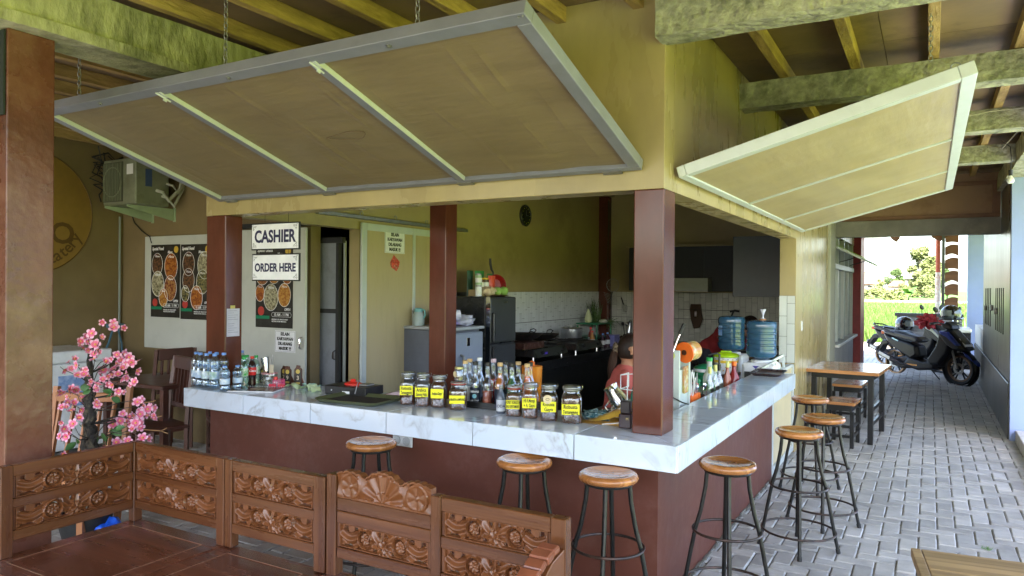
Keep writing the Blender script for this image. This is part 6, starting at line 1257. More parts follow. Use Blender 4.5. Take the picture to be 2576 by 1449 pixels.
# coffee jars
M_bean = mat('roasted_bean', (.15, .068, .04), .34, var=.35, scale=20, obj_var=.3); M_beans = mat('packed_beans', (.07, .032, .02), .5, var=.5, scale=60)
BEAN = MB().ball((0, 0, 0), .0058, 6, 1.25, .8, .8)
def bean_mass(r, h, sq, seed):
    rr_ = random.Random(seed); m = MB()
    for k in range(330):
        a = rr_.uniform(0, 2 * pi); z = rr_.uniform(.006, h); ra = r * .955
        if sq: f = 1 / max(abs(cos(a)), abs(sin(a))) if max(abs(cos(a)), abs(sin(a))) > .80 else 1 / .80; ra = r * .86 * f
        M_ = Matrix.Translation((ra * cos(a), ra * sin(a), z)) @ Matrix.Rotation(a, 4, 'Z') @ Matrix.Rotation(rr_.uniform(-.5, .5), 4, 'Y') @ Matrix.Rotation(rr_.uniform(0, pi), 4, 'X') @ Matrix.Rotation(pi / 2, 4, 'Z')
        m.add([M_ @ Vector(p) for p in BEAN.v], BEAN.f)
    for k in range(90):
        a, q = rr_.uniform(0, 2 * pi), r * .9 * sqrt(rr_.random()); M_ = Matrix.Translation((q * cos(a), q * sin(a), h + rr_.uniform(-.002, .004))) @ Matrix.Rotation(rr_.uniform(0, 6), 4, 'Z'); m.add([M_ @ Vector(p) for p in BEAN.v], BEAN.f)
    return m
def coffee_jar(label, x, y, rz, r, h, fill, lines, rim, sticker=False, sq=True, tz=.5):
    j = thing('coffee_jar', label, 'coffee jar', (x, y, CT), rz + R.uniform(-.10, .10), 'glass jars of coffee beans with yellow labels'); hb = h * .72
    def ring(rad, z, n=24):
        V = []
        for k in range(n):
            a = 2 * pi * k / n; f = 1
            if sq: c_ = max(abs(cos(a)), abs(sin(a))); f = min(1 / c_, 1.20) * .90
            V.append((rad * f * cos(a), rad * f * sin(a), z))
        return V
    n = 24; prof = [(r * .86, .001), (r * .97, .006), (r, .016), (r, hb * .86), (r * .94, hb * .96), (r * .78, hb * 1.06), (r * .74, hb * 1.10), (r * .74, h * .86)]
    m = MB(); V = sum([ring(a, b) if i < 5 else [(a * .98 * cos(2 * pi * k / n), a * .98 * sin(2 * pi * k / n), b) for k in range(n)] for i, (a, b) in enumerate(prof)], []); m.add(V, [(i * n + k, i * n + (k + 1) % n, (i + 1) * n + (k + 1) % n, (i + 1) * n + k) for i in range(len(prof) - 1) for k in range(n)] + [tuple(range(n - 1, -1, -1))])
    part('glass', m, G_clear, j, smooth=40)
    core = MB(); V = ring(r * .90, .005) + ring(r * .90, fill * h); core.add(V, [(k, (k + 1) % n, n + (k + 1) % n, n + k) for k in range(n)] + [tuple(range(n, 2 * n)), tuple(range(n - 1, -1, -1))]); cb_ = part('coffee_core', core, M_beans, j)
    part('coffee_beans', bean_mass(r * .92, fill * h, sq, int(abs(x) * 1000)), M_bean, j, smooth=True)['kind'] = 'stuff'
    lathe_part('seal', [(r * .72, h * .862), (r * .80, h * .866), (r * .80, h * .885), (r * .72, h * .89)], rim, j, 24); lathe_part('lid', [(r * .78, h * .892), (r * .80, h * .90), (r * .80, h * .94), (r * .72, h * .975), (r * .5, h * .985), (0, h * .985)], G_clear, j, 24); lathe_part('lid_rim', [(r * .79, h * .90), (r * .825, h * .905), (r * .825, h * .925), (r * .79, h * .93)], M_galv, j, 24)
    part('wire_clasp', MB().tube([(r * .76 * cos(t), r * .76 * sin(t), h * .845) for t in [2 * pi * k / 22 for k in range(22)]], .0013, 4, closed=True), M_chrome, j)
    part('wire_clasp', MB().tube([(r * .78, -.014, h * .845), (r * .90, -.014, h * .87), (r * .96, -.012, h * .96), (r * .88, 0, h * .99), (r * .96, .012, h * .96), (r * .90, .014, h * .87), (r * .78, .014, h * .845)], .0014, 4), M_chrome, j)
    # yellow label on the face towards the viewer
    w = r * .96; z0, z1 = hb * (tz - .19), hb * (tz + .19); yb = -r * .905
    lm = MB(); N8 = 8; V = []
    for k in range(N8 + 1):
        u = -1.0 + 1.75 * k / N8; xx = w * u; yy_ = -r * (.93 - .0 * u) + (max(0, abs(xx) - r * .62) ** 2) * 18; V += [(xx * .93, yy_, z0), (xx * .93, yy_, z1)]
    lm.add(V, [(2 * k, 2 * k + 2, 2 * k + 3, 2 * k + 1) for k in range(N8)]); part('label', lm, M_yel, j, smooth=60)
    ls = lines.split('\n'); sz = (z1 - z0) * (.50 if len(ls) == 2 else .42)
    for i, s in enumerate(ls):
        L_ = len(s); text('lettering', s, sz, M_blk_ink, j, (-w * .13, -r * .955, (z0 + z1) / 2 + (.24 if len(ls) == 2 else 0) * (1 - 2 * i) * (z1 - z0)), FACE_S, sx=min(.9, 3.15 * w / max(6, L_) / sz * .86), bold=.0009)
    if sticker:
        part('paper_seal', MB().lathe([(0, 0), (.024, 0), (.024, .001), (0, .001)], 24, (-.012, -r * .95, z1 + .014), (0, -1, .1)), plain('kraft_sticker', (.62, .50, .30), .6), j)
        part('seal_print', MB().tube([(-.012 + .010 * cos(t), -r * .972, z1 + .014 + .006 * sin(t)) for t in [k * .7 for k in range(9)]], .0014, 4).box(-.024, .0, -r * .973, -r * .970, z1 - .001, z1 + .003), M_darkwood, j)
    return j
vr = radians(28)
coffee_jar('coffee jar labelled Robusta Temanggung, leftmost of all the jars', -1.785, .285, vr, .051, .204, .42, 'Robusta\nTemanggung', M_galv, tz=.62)
coffee_jar('coffee jar labelled Arabica Gunung Halu', -1.672, .29, vr, .051, .204, .45, 'Arabica\nGunung Halu', M_galv, tz=.60)
coffee_jar('coffee jar labelled Arabica Gayo', -1.560, .30, vr, .050, .202, .45, 'Arabica Gayo', M_galv, tz=.60)
coffee_jar('squat red-sealed coffee jar labelled Robusta Lampung with a tiny jar on top', -1.420, .30, vr, .058, .173, .62, 'ROBUSTA LAMPUNG', plain('red_rubber_seal', (.45, .04, .03), .5), tz=.52)
coffee_jar('red-sealed coffee jar labelled Honey Robusta Bali Kintamani', -1.03, .285, vr, .049, .179, .66, 'HONEY ROBUSTA\nBALI KINTAMANI', MATS['red_rubber_seal'], tz=.55)
coffee_jar('coffee jar labelled HB R.Merapi + A. Gayo', -.925, .285, vr, .050, .203, .40, 'HB R.Merapi\n+ A. Gayo', M_galv, tz=.60)
coffee_jar('coffee jar labelled Robusta Gayo with a round kraft sticker', -.805, .275, vr, .052, .203, .62, 'Robusta\nGayo', M_galv, True, tz=.54)
coffee_jar('big coffee jar labelled Robusta Temanggung nearest the corner pillar', -.672, .285, vr, .061, .205, .66, 'Robusta\nTemanggung', M_galv, tz=.52)
tj = thing('sample_jar', 'tiny glass jar with a kraft label and gold lid on top of the squat jar', 'jar', (-1.415, .30, CT + .172)); lathe_part('glass', [(.02, 0), (.028, .003), (.028, .06), (.024, .068)], G_clear, tj, 18); lathe_part('lid', [(0, .068), (.027, .068), (.027, .080), (0, .080)], plain('gold_green_lid', (.45, .42, .2), .35, .6), tj, 18); part('sticker', MB().lathe([(0, 0), (.019, 0), (.019, .001), (0, .001)], 20, (-.012, -.0265, .038), (-.45, -.9, 0)), MATS.get('kraft_sticker') or plain('kraft_sticker', (.62, .50, .30), .6), tj); lathe_part('content', [(0, .004), (.024, .004), (.024, .022), (0, .026)], M_beans, tj, 14)
# black bottle tray and syrups
bt_ = thing('bottle_tray', 'long low black tray the syrup bottles stand in', 'tray', (-1.27, .48, CT), 0); part('base', MB().box(-.25, .27, -.10, .11, 0, .010), M_black, bt_); m = MB(); m.box(-.25, .27, -.10, -.092, .0105, .038); m.box(-.25, .27, .102, .11, .0105, .038); m.box(-.25, -.242, -.0915, .1015, .0105, .038); m.box(.262, .27, -.0915, .1015, .0105, .038); part('rim', m, M_black, bt_)
def liquid(nm, c): return plain(nm, c, .12, spec=.6)
LQ = dict(amber=liquid('amber_syrup', (.42, .12, .012)), orange=liquid('orange_syrup', (.55, .10, .01)), green=liquid('green_syrup', (.010, .11, .035)), red=liquid('red_syrup', (.25, .012, .015)), rose=liquid('rose_syrup', (.35, .09, .05)), clear=glass('clear_syrup', (.85, .86, .88)), teal=liquid('teal_syrup', (.01, .13, .09)))
M_cork = plain('cork_cap', (.55, .38, .18), .6); M_navy = plain('navy_label', (.008, .014, .03), .35)
def syrup(label, x, y, rz, liq, fill, cap, lab=None, txt=None, r=.033, h=.262):
    b = thing('syrup_bottle', label, 'syrup bottle', (x, y, CT + .011), rz, 'syrup bottles in the black tray'); s = h / .262
    pr = [(r * .9, 0), (r, .006), (r, .115 * s), (r * .97, .130 * s), (r * .80, .150 * s), (r * .55, .170 * s), (r * .45, .19 * s), (r * .40, .235 * s), (r * .46, .240 * s), (r * .46, .246 * s)]
    lathe_part('glass', pr, G_clear, b, 20); f = fill * .235 * s; inn = [(0, .004)] + [(q[0] * .93, q[1]) for q in pr[1:] if q[1] < f]; last = inn[-1][0]; inn += [(last * .96, f), (0, f)]; lathe_part('syrup', inn, LQ[liq], b, 18)
    lathe_part('cap', [(0, .243 * s), (r * .52, .243 * s), (r * .52, .262 * s), (r * .46, .264 * s), (0, .264 * s)], cap, b, 14)
    if lab: lathe_part('label', [(r * 1.015, .018 * s), (r * 1.015, .108 * s)], lab, b, 20)
    if txt: text('lettering', txt, .016, M_paper, b, (0, -r * 1.04, .085 * s), FACE_S, bold=.0006)
    return b
v2 = radians(25)
syrup('syrup bottle with a cork cap and a white side label, front left', -1.475, .455, v2, 'clear', .5, M_cork, M_paper)
syrup('cork-capped clear syrup bottle behind the tiny jar', -1.50, .545, v2, 'clear', .6, M_cork)
dn = syrup('black-capped syrup bottle with the dark Blue Citrus label', -1.385, .43, v2, 'clear', .75, M_black, M_navy, 'DENALI')
text('lettering', 'BLUE CITRUS', .0085, M_paper, dn, (0, -.0345, .032), FACE_S); part('globe', MB().lathe([(0, 0), (.013, 0), (.013, .001), (0, .001)], 18, (0, -.0338, .058), (0, -1, 0)), mat('globe_print', (.05, .30, .65), .4, scale=60, col2=(.3, .6, .4)), dn)
syrup('black-capped syrup bottle half full of rust-coloured syrup', -1.30, .435, v2, 'rose', .40, M_black)
syrup('clear bottle with a pale cap behind the dark-labelled one', -1.43, .55, v2, 'clear', .8, M_whitep, h=.275)
syrup('red syrup bottle with a pale cap in the back row', -1.335, .56, v2, 'red', .62, plain('pinkish_cap', (.6, .45, .5), .5), h=.27)
syrup('amber syrup bottle with a cork cap, middle of the front row', -1.225, .455, v2, 'amber', .86, M_cork, M_navy)
syrup('clear black-capped bottle behind the amber syrup', -1.25, .565, v2, 'clear', .6, M_black)
syrup('dark green syrup bottle with a black cap', -1.155, .475, v2, 'green', .84, M_black)
syrup('cork-capped pale bottle behind the green syrup', -1.165, .57, v2, 'clear', .6, M_cork)
syrup('orange-red syrup bottle with a cork cap at the right end', -1.065, .50, v2, 'orange', .80, M_cork)
syrup('black-capped clear bottle in front of the amber goblet', -1.085, .575, v2, 'clear', .6, M_black)
gb = thing('amber_goblet', 'big translucent amber cup behind the syrup bottles', 'cup', (-1.14, .70, .745)); lathe_part('cup', [(0, 0), (.035, 0), (.045, .01), (.06, .20), (.066, .36), (.063, .36), (.055, .20), (0, .03)], mat('amber_plastic', (.62, .20, .02), .2, alpha=.85), gb, 28); lathe_part('knob', [(0, .36), (.016, .36), (.018, .385), (0, .395)], M_orange, gb, 14)
part('sticker', MB().lathe([(0, 0), (.028, 0), (.028, .001), (0, .001)], 20, (-.032, -.060, .285), (-.45, -.9, 0)), MATS['kraft_sticker'], gb)
zb_ = thing('small_soda_bottle', 'small dark bottle with a white label reading ZODA before the syrups', 'bottle', (-1.135, .315, CT), v2); lathe_part('bottle', [(0, 0), (.024, 0), (.026, .006), (.026, .085), (.020, .11), (.011, .13), (.011, .148)], mat('smoky_water_glass', (.10, .12, .16), .08), zb_, 18); lathe_part('cap', [(0, .148), (.013, .148), (.013, .162), (0, .162)], M_galv, zb_, 12); lathe_part('label', [(.0265, .015), (.0265, .08)], mat('white_navy_label', (.70, .72, .75), .4, scale=10, col2=(.5, .55, .7)), zb_, 18); text('lettering', 'ZODA', .022, M_ink, zb_, (-.004, -.0275, .045), FACE_S, bold=.001)
# right end of the front counter
M_ybag = mat('yellow_foil_bag', (.62, .36, .04), .30, scale=10, col2=(.75, .50, .10), dirt=(.70, .20, .03), dscale=8, dmix=.5)
yb_ = MB(); V = []
for i in range(13):
    for k in range(9):
        u, v = i / 12, k / 8; x = -.62 + .27 * u; y = .30 + .24 * v; z = .872 + .13 * (u ** 1.3) * sin(pi * min(1, .15 + v * .8)) + .014 * mnoise.noise(Vector((u * 5, v * 5, 3))) ; V.append((x, y, z))
yb_.add(V, [(i * 9 + k, (i + 1) * 9 + k, (i + 1) * 9 + k + 1, i * 9 + k + 1) for i in range(12) for k in range(8)]); V2 = [(p[0], p[1], .868) for p in V]; yb_.add(V2, [(i * 9 + k, i * 9 + k + 1, (i + 1) * 9 + k + 1, (i + 1) * 9 + k) for i in range(12) for k in range(8)])
single('yellow_bag', yb_, M_ybag, 'crumpled yellow foil bag lying left of the corner pillar', 'bag', smooth=50)
tc_ = crumple((-.60, .44, .885), (.075, .06, .028), 14, 17, .7); single('tea_towel', tc_, mat('teal_checked_cloth', (.02, .12, .16), .85, scale=40, col2=(.35, .50, .52), mix=.15), 'teal checked tea towel crumpled on the yellow bag', 'towel', smooth=50)
ft = crumple((-.52, .54, .90), (.07, .05, .022), 12, 12, .6); single('foil_wrap', ft, plain('foil', (.7, .7, .68), .2, .9), 'crumpled clear and silver wrap behind the tea towel', 'wrap', smooth=30)
pr_ = thing('milk_pitcher', 'steel milk pitcher lying tilted over the glass rack', 'pitcher', (-.51, .55, .96)); ax_ = Vector((-.52, -.15, .84)); c0 = Vector((.03, 0, -.03))
part('pitcher', MB().lathe([(0, 0), (.052, 0), (.054, .01), (.050, .06), (.042, .10), (.040, .12), (.046, .135), (.044, .135), (.038, .12), (.046, .06), (.048, .012), (0, .010)], 28, c0, ax_), M_steel, pr_, smooth=40)
part('handle', MB().tube([c0 + Vector((-.06, -.04, .035)), c0 + Vector((-.085, -.055, .00)), c0 + Vector((-.06, -.055, -.035)), c0 + Vector((-.02, -.05, -.02))], .005, 6), M_chrome, pr_, smooth=True)
rk = thing('wire_rack', 'white wire rack beside the corner pillar', 'rack', (-.42, .42, CT), world=True); W = lambda *p: MB().tube(p, .0032, 6)
for p in ([(-.455, .45, 1.045), (-.455, .45, 1.12), (-.29, .45, 1.145)], [(-.455, .45, 1.045), (-.29, .45, 1.035)], [(-.455, .57, 1.045), (-.455, .57, 1.12), (-.455, .45, 1.12)], [(-.455, .45, 1.045), (-.455, .57, 1.045)], [(-.415, .45, 1.043), (-.415, .45, 1.126)], [(-.37, .45, 1.041), (-.37, .45, 1.132)], [(-.33, .45, 1.038), (-.33, .45, 1.138)], [(-.405, .42, 1.10), (-.405, .42, .869)], [(-.405, .42, .8705), (-.50, .30, .8705)], [(-.405, .42, .8705), (-.29, .42, .8705)]): part('wire', W(*p), M_whitep, rk, smooth=True)
def small_bottle(nm, label, c, r, h, body, cap, caph=.03, grp=None, cat='bottle', lab=None):
    b = thing(nm, label, cat, c, 0, grp); lathe_part('bottle', [(0, 0), (r, 0), (r, h * .50), (r * .42, h * .72), (r * .40, h - caph), (0, h - caph)], body, b, 16); lathe_part('cap', [(0, h - caph + .0005), (r * .48, h - caph + .0005), (r * .48, h), (0, h)], cap, b, 12)
    if lab: lathe_part('label', [(r * 1.01, h * .12), (r * 1.01, h * .42)], lab, b, 16)
    return b
small_bottle('sauce_bottle', 'dark green bottle with a red cap in the white wire rack', (-.395, .51, .87), .024, .275, LQ['teal'], M_capr, .045)
small_bottle('milk_carton', 'green-capped carton with red and blue print beside the pillar', (-.315, .50, .87), .026, .21, mat('red_blue_carton', (.05, .10, .45), .4, scale=30, col2=(.75, .65, .6)), M_capg, .04, lab=plain('red_band', (.6, .06, .04), .4))
ho = thing('leather_holder', 'dark brown leather cup holder against the corner pillar', 'holder', (-.365, .30, CT), radians(10)); part('cup', MB().box(-.033, .033, -.033, .033, 0, .075, .004), plain('dark_leather', (.035, .018, .022), .35), ho, bev=.004); part('insert', MB().box(-.026, .026, -.026, .030, .076, .140, .003), plain('darker_leather', (.02, .012, .014), .4), ho, bev=.004); text('lettering', 'M', .018, plain('gold_stamp', (.6, .45, .15), .3, .6), ho, (.012, -.0345, .05), FACE_S)
for i, (x, y) in enumerate(((-.38, .62), (-.32, .68), (-.40, .72))): o = thing('drinking_glass', ('upturned glass in front of the rack', 'upturned glass by the sealer', 'upturned glass nearest the straws')[i], 'glass', (x - .02, y, .745), 0, 'upturned glasses behind the counter corner'); lathe_part('glass', [(.030, 0), (.027, .10), (.0, .10)], G_clear, o, 16)
# under-counter shelf behind the side counter
pt2 = thing('prep_shelf', 'steel preparation shelf behind the side counter', 'shelf', (-.52, 2.1, 0), world=True); part('top', MB().box(-.80, -.32, .66, 3.34, .715, .742, .003), plain('brushed_shelf', (.35, .35, .34), .4, .5), pt2)
for x in (-.77, -.36):
    for y in (.70, 1.95, 3.28): part('leg', MB().box(x - .015, x + .015, y - .015, y + .015, 0, .714), M_galv, pt2)
sl_ = thing('cup_sealer', 'pale grey cup sealing machine with an orange film roll and a lever', 'sealing machine', (-.44, 1.18, .743), world=True); M_seal = mat('pale_green_grey_enamel', (.50, .56, .54), .35, var=.04)
part('cheek', MB().box(-.50, -.385, 1.14, 1.152, .745, 1.21, .004), M_seal, sl_, bev=.004); part('cheek', MB().box(-.50, -.385, 1.36, 1.372, .745, 1.16, .004), M_seal, sl_, bev=.004); part('body', MB().box(-.49, -.40, 1.1525, 1.3595, .745, 1.08), M_seal, sl_); part('film_window', MB().box(-.398, -.386, 1.24, 1.33, .93, 1.10), mat('printed_fruit_film', (.50, .12, .04), .25, scale=22, col2=(.42, .45, .14), dirt=(.62, .62, .58), dscale=20, dmix=.8), sl_)
part('orange_disc', MB().lathe([(.018, 0), (.066, 0), (.066, .010), (.018, .010)], 28, (-.37, 1.18, 1.195), (.35, .93, .12)), M_orange, sl_, smooth=True); part('film_roll', MB().lathe([(.0, .0105), (.060, .0105), (.060, .10), (0, .10)], 28, (-.37, 1.18, 1.195), (.35, .93, .12)), MATS['printed_fruit_film'], sl_, smooth=True); part('roll_core', MB().lathe([(0, -.004), (.017, -.004), (.017, .0), (0, .0)], 14, (-.37, 1.18, 1.195), (.35, .93, .12)), M_darkwood, sl_)
part('lever', MB().tube([(-.44, 1.13, 1.17), (-.41, 1.15, 1.27), (-.395, 1.16, 1.31)], .007, 8), M_chrome, sl_, smooth=True); part('lever_grip', MB().tube([(-.395, 1.16, 1.31), (-.37, 1.175, 1.375)], .011, 8), M_blackm, sl_, smooth=True)
part('sticker', MB().lathe([(0, 0), (.021, 0), (.021, .001), (0, .001)], 20, (-.437, 1.1395, 1.175), (0, -1, 0)), plain('lime_sticker', (.52, .58, .12), .4), sl_); part('plug', MB().box(-.475, -.45, 1.125, 1.139, 1.04, 1.08, .003), M_black, sl_); part('cable', MB().tube([(-.462, 1.128, 1.04), (-.455, 1.10, .98), (-.42, 1.11, .92), (-.37, 1.14, .89), (-.335, 1.17, .874)], .004, 6), M_black, sl_)
sl_.location.x += .05
sh_ = thing('straw_holder', 'orange straw holder full of wrapped straws behind the side counter', 'straw holder', (-.40, 1.56, .743)); part('holder', MB().box(-.055, .055, -.10, .10, 0, .145, .005), M_orange, sh_, bev=.004)
for k in range(34):
    x, y = R.uniform(-.04, .045), R.uniform(-.085, .085); part('straw', MB().cyl((x, y, .10), (x + R.gauss(0, .012), y + R.gauss(0, .012), .275 + R.uniform(-.02, .03)), .0038, 6), (M_paper, M_paper, M_blackm, MATS['grey_cable'])[k % 4 if y > -.02 else 0], sh_)
def tall_bottle(label, x, y, h, cap, liq=None, capc=None): return small_bottle('flavour_bottle', label, (x, y, .743), .030, h, liq or LQ['clear'], capc or plain('pale_yellow_cap', (.62, .62, .22), .4), .05, 'clear bottles behind the side counter')
tall_bottle('clear bottle with a pale yellow cap, nearest in its row', -.40, 2.10, .275, None); tall_bottle('clear bottle with a pale yellow cap, second in its row', -.40, 2.26, .275, None); tall_bottle('clear bottle with a black pump in the row', -.42, 2.46, .26, None, None, M_black)
pm_ = thing('pump', 'black curved pump spout above the clear bottles', 'pump', (-.42, 2.46, 1.004)); part('stem', MB().tube([(0, 0, .0), (0, 0, .075), (-.02, -.01, .085), (-.075, -.04, .070)], .0075, 8), M_black, pm_, smooth=True)
tall_bottle('slim bottle with a pale yellow cap beyond the pump', -.40, 2.64, .27, None, LQ['rose'])
small_bottle('syrup_jug', 'squat dark red bottle with an orange cap behind the side counter', (-.385, 2.80, .743), .042, .255, LQ['red'], M_orange, .035); small_bottle('cleaner_bottle', 'white-bodied bottle with a green cap and green label behind the side counter', (-.52, 2.55, .743), .050, .30, mat('cloudy_plastic', (.50, .58, .54), .3), M_capg, .03, lab=M_greenlab)
cr_ = thing('cutlery_cup', 'cup of mixed spoons between straws and bottles', 'cup', (-.41, 1.86, .743)); lathe_part('cup', [(0, 0), (.035, 0), (.04, .10), (.036, .10), (0, .01)], M_darkwood, cr_, 16)
for k in range(9): a = R.uniform(0, 6.28); q = Vector((.035 * cos(a), .035 * sin(a), R.uniform(.15, .19))); part('spoon', MB().cyl((0, 0, .02), q, .003, 5).ball(q, .014, 8, 1, .5, 1.4), (M_chrome, P_red, M_green, plain('navy_plastic', (.02, .03, .15), .3))[k % 4], cr_)
gt = thing('green_container', 'round green container with a basket-weave side on the shelf', 'container', (-.70, 3.12, .743)); lathe_part('tub', [(0, 0), (.085, 0), (.10, .12), (0, .12)], M_green, gt, 28); lathe_part('band', [(.1005, .121), (.104, .124), (.104, .145), (.10, .148)], M_whitep, gt, 28); lathe_part('lid', [(0, .19), (.03, .188), (.095, .165), (.104, .149)], M_green, gt, 28); lathe_part('knob', [(0, .215), (.014, .213), (.014, .19)], M_black, gt, 12)
for k in range(3): part('weave_band', MB().tube([(.0925 + .0037 * k, 0, 0)] and [((.091 + .0045 * k) * cos(t), (.091 + .0045 * k) * sin(t), .03 + .03 * k) for t in [2 * pi * j / 24 for j in range(24)]], .003, 4, closed=True), plain('dark_green_plastic', (.01, .10, .05), .4), gt)
co2 = thing('drink_cooler', 'white polka-dot drink cooler with a lime lid', 'cooler', (-.66, 3.68, .80)); lathe_part('body', [(0, 0), (.10, 0), (.112, .15), (0, .15)], M_whitep, co2, 32); lathe_part('band', [(.1105, .10), (.1135, .115), (.1145, .125)], plain('yellow_band', (.75, .52, .05), .4), co2, 32); lathe_part('lid', [(.115, .151), (.119, .155), (.119, .170), (.10, .185), (.04, .197), (0, .2)], plain('lime_plastic', (.42, .68, .01), .3), co2, 32); part('lid_grip', MB().obox((0, 0, .2), (1, .3, 0), (-.3, 1, 0), (0, 0, 1), .05, .02, .008, .004), MATS['lime_plastic'], co2)
for r_i in range(3):
    for k in range(16):
        a = 2 * pi * (k + .5 * (r_i % 2)) / 16; rr2 = .1035 + .0012 * r_i + .006; z = (.03, .06, .135)[r_i]; part('dot', MB().lathe([(0, .0015), (.0065, .001), (.0065, 0)], 8, (rr2 * cos(a) * (.955, .975, 1.02)[r_i], rr2 * sin(a) * (.955, .975, 1.02)[r_i], z), (cos(a), sin(a), 0)), (plain('ochre_dot', (.6, .42, .12), .4), plain('grey_dot', (.25, .3, .38), .4))[k % 2], co2)
ct2 = thing('shelf_table', 'low dark table carrying the cooler behind the counter end', 'table', (-.72, 3.68, 0)); part('top', MB().box(-.20, .16, -.18, .18, .77, .798, .003), M_darkwood, ct2)
for i in (-1, 1):
    for j in (-1, 1): part('leg', MB().box(-.02 + i * .15 - .015, -.02 + i * .15 + .015, j * .15 - .015, j * .15 + .015, 0, .769), M_darkwood, ct2)
def gallon(label, x, y, z, lab, knot):
    d = thing('water_dispenser', 'white water dispenser base under ' + ('the gallon with the knotted bag' if knot else 'the left gallon'), 'dispenser', (x, y, 0), 0, 'water dispensers'); h = z - .001; part('cabinet', MB().box(-.15, .15, -.15, .15, .0, h - .02, .02), M_whitep, d, bev=.015); part('collar', MB().lathe([(0, h - .02), (.10, h - .02), (.09, h), (0, h)], 24), M_whitep, d, smooth=True)
    if knot: part('badge', MB().prism([(-.03, 0), (.03, 0), (0, -.028)], (0, .002, 0), (-.02, -.1525, h - .045)), plain('navy_badge', (.03, .05, .35), .3), d, bev=0); part('lamp', MB().ball((-.02, -.155, h - .052), .003, 6), M_capr, d); part('slot', MB().box(-.12, .12, -.152, -.15, h - .19, h - .10), M_black, d)
    g = thing('water_gallon', label, 'water gallon', (x, y, z), 0, 'blue water gallons'); r = .134; pr = [(.035, 0), (.07, .012), (.118, .030), (r, .055), (r, .085)]
    zz = .095
    for k in range(4): pr += [(r, zz), (r * .955, zz + .007), (r * .955, zz + .022), (r * .955, zz + .034), (r, zz + .042)]; zz += .052
    pr += [(r, zz + .02), (r * .985, zz + .032), (r * .90, zz + .048), (r * .70, zz + .056), (0, zz + .058)]
    lathe_part('gallon', pr, M_gal, g, 40)
    if lab: V = [(r * 1.006 * cos(a), r * 1.006 * sin(a), zq_) for a in [radians(q) for q in range(212, 246, 6)] for zq_ in (.165, .265)]; part('label', MB().add(V, [(2 * k, 2 * k + 2, 2 * k + 3, 2 * k + 1) for k in range(5)]), mat('blue_sky_label', (.05, .25, .75), .35, scale=14, col2=(.55, .75, .95)), g); text('lettering', 'AQUA', .028, M_ink, g, (r * 1.02 * cos(radians(230)), r * 1.02 * sin(radians(230)), .235), (pi / 2, 0, radians(-40)), bold=.001)
    if knot:
        kb = thing('knotted_bag', 'clear plastic bag with a rubber band twisted on top of the gallon', 'bag', (x + .01, y, z + zz + .059)); part('twist', MB().lathe([(.028, 0), (.030, .008), (.010, .022), (.007, .040), (.012, .062), (.022, .085), (.030, .10), (.016, .098)], 9), M_bagm, kb, smooth=False); part('band', MB().lathe([(.030, .0), (.032, .006), (.028, .012)], 14), plain('rubber_brown', (.5, .25, .1), .5), kb)
M_gal = mat('blue_gallon_polycarbonate', (.035, .11, .22), .10, scale=4, col2=(.07, .20, .36), spec=.8, trans=.35)
gallon('blue water gallon with a blue label, partly behind the lime-lidded cooler', -.745, 4.25, .955, True, False)
gallon('blue water gallon with a knotted plastic bag on top', -.335, 3.66, .945, False, True)
# bulb and cables over the alley
bl_ = thing('light_bulb', 'white bulb hanging from a wire at the end of the last beam', 'bulb', (1.60, 4.3, 2.5), world=True); part('bulb', MB().lathe([(0, 0), (.020, .006), (.030, .025), (.026, .045), (.014, .062), (.013, .070), (0, .070)], 16, (1.60, 4.3, 2.52)), plain('opal_glass', (.80, .82, .80), .25), bl_, smooth=True); part('socket', MB().cyl((1.60, 4.3, 2.59), (1.60, 4.3, 2.64), .016, 12), M_black, bl_); part('wire', MB().tube([(1.60, 4.3, 2.64), (1.605, 4.3, 2.75), (1.60, 4.35, 2.85), (1.55, 4.6, 2.95)], .003, 5), M_black, bl_)
single('cable', MB().tube([(.95, 3.385, 2.99), (1.05, 3.38, 2.955), (1.2, 3.38, 2.95), (1.4, 3.38, 2.975), (1.7, 3.38, 2.98)], .005, 5), plain('pale_cable', (.45, .43, .33), .5), 'pale loose cable drooping over the third alley beam', 'cable'); single('cable', MB().tube([(.9, 5.04, 2.965), (1.2, 5.03, 2.985), (1.45, 5.03, 2.99), (1.58, 4.9, 2.93), (1.68, 4.0, 2.98)], .005, 5), MATS['pale_cable'], 'pale cable along the last alley beam towards the bulb', 'cable')
# ============================================================ END OF THE ALLEY
M_stack = mat('grey_stacked_stone', (.14, .14, .14), .7, var=.4, scale=3, bump=.3, bscale=40, obj_var=.4)
wl = thing('low_stone_wall', 'low wall clad in thin grey stone strips behind the motorbikes', 'wall', (.9, 14.9, 0), world=True)
part('core', MB().box(.37, 1.60, 14.86, 15.0, 0, 1.02), M_grout, wl); part('coping', MB().box(.33, 1.62, 14.82, 15.04, 1.02, 1.085, .005), plain('dark_coping', (.04, .04, .042), .5), wl)
for r_i in range(16):
    x = .37
    while x < 1.59: w = min(R.uniform(.12, .34), 1.60 - x); part('stone', MB().box(x + .002, x + w - .002, 14.835 - R.uniform(0, .015), 14.858, .062 * r_i + .002, .062 * r_i + .060), M_stack, wl); x += w
sn = thing('wash_basin', 'white wash basin counter with two bent taps at the alley end', 'basin', (1.62, 14.3, 0), world=True)
part('basin', MB().box(1.40, 1.735, 13.9, 14.7, .74, .83, .02), M_white, sn, bev=.02); part('support', MB().box(1.46, 1.72, 14.0, 14.6, 0, .74), M_btile, sn)
for (x, y) in ((1.50, 14.4), (1.63, 14.45)): part('tap', MB().tube([(x, y, .83), (x, y, .97), (x - .03, y - .05, 1.02), (x - .07, y - .12, 1.0), (x - .08, y - .14, .95)], .014, 8), M_chrome, sn, smooth=True)
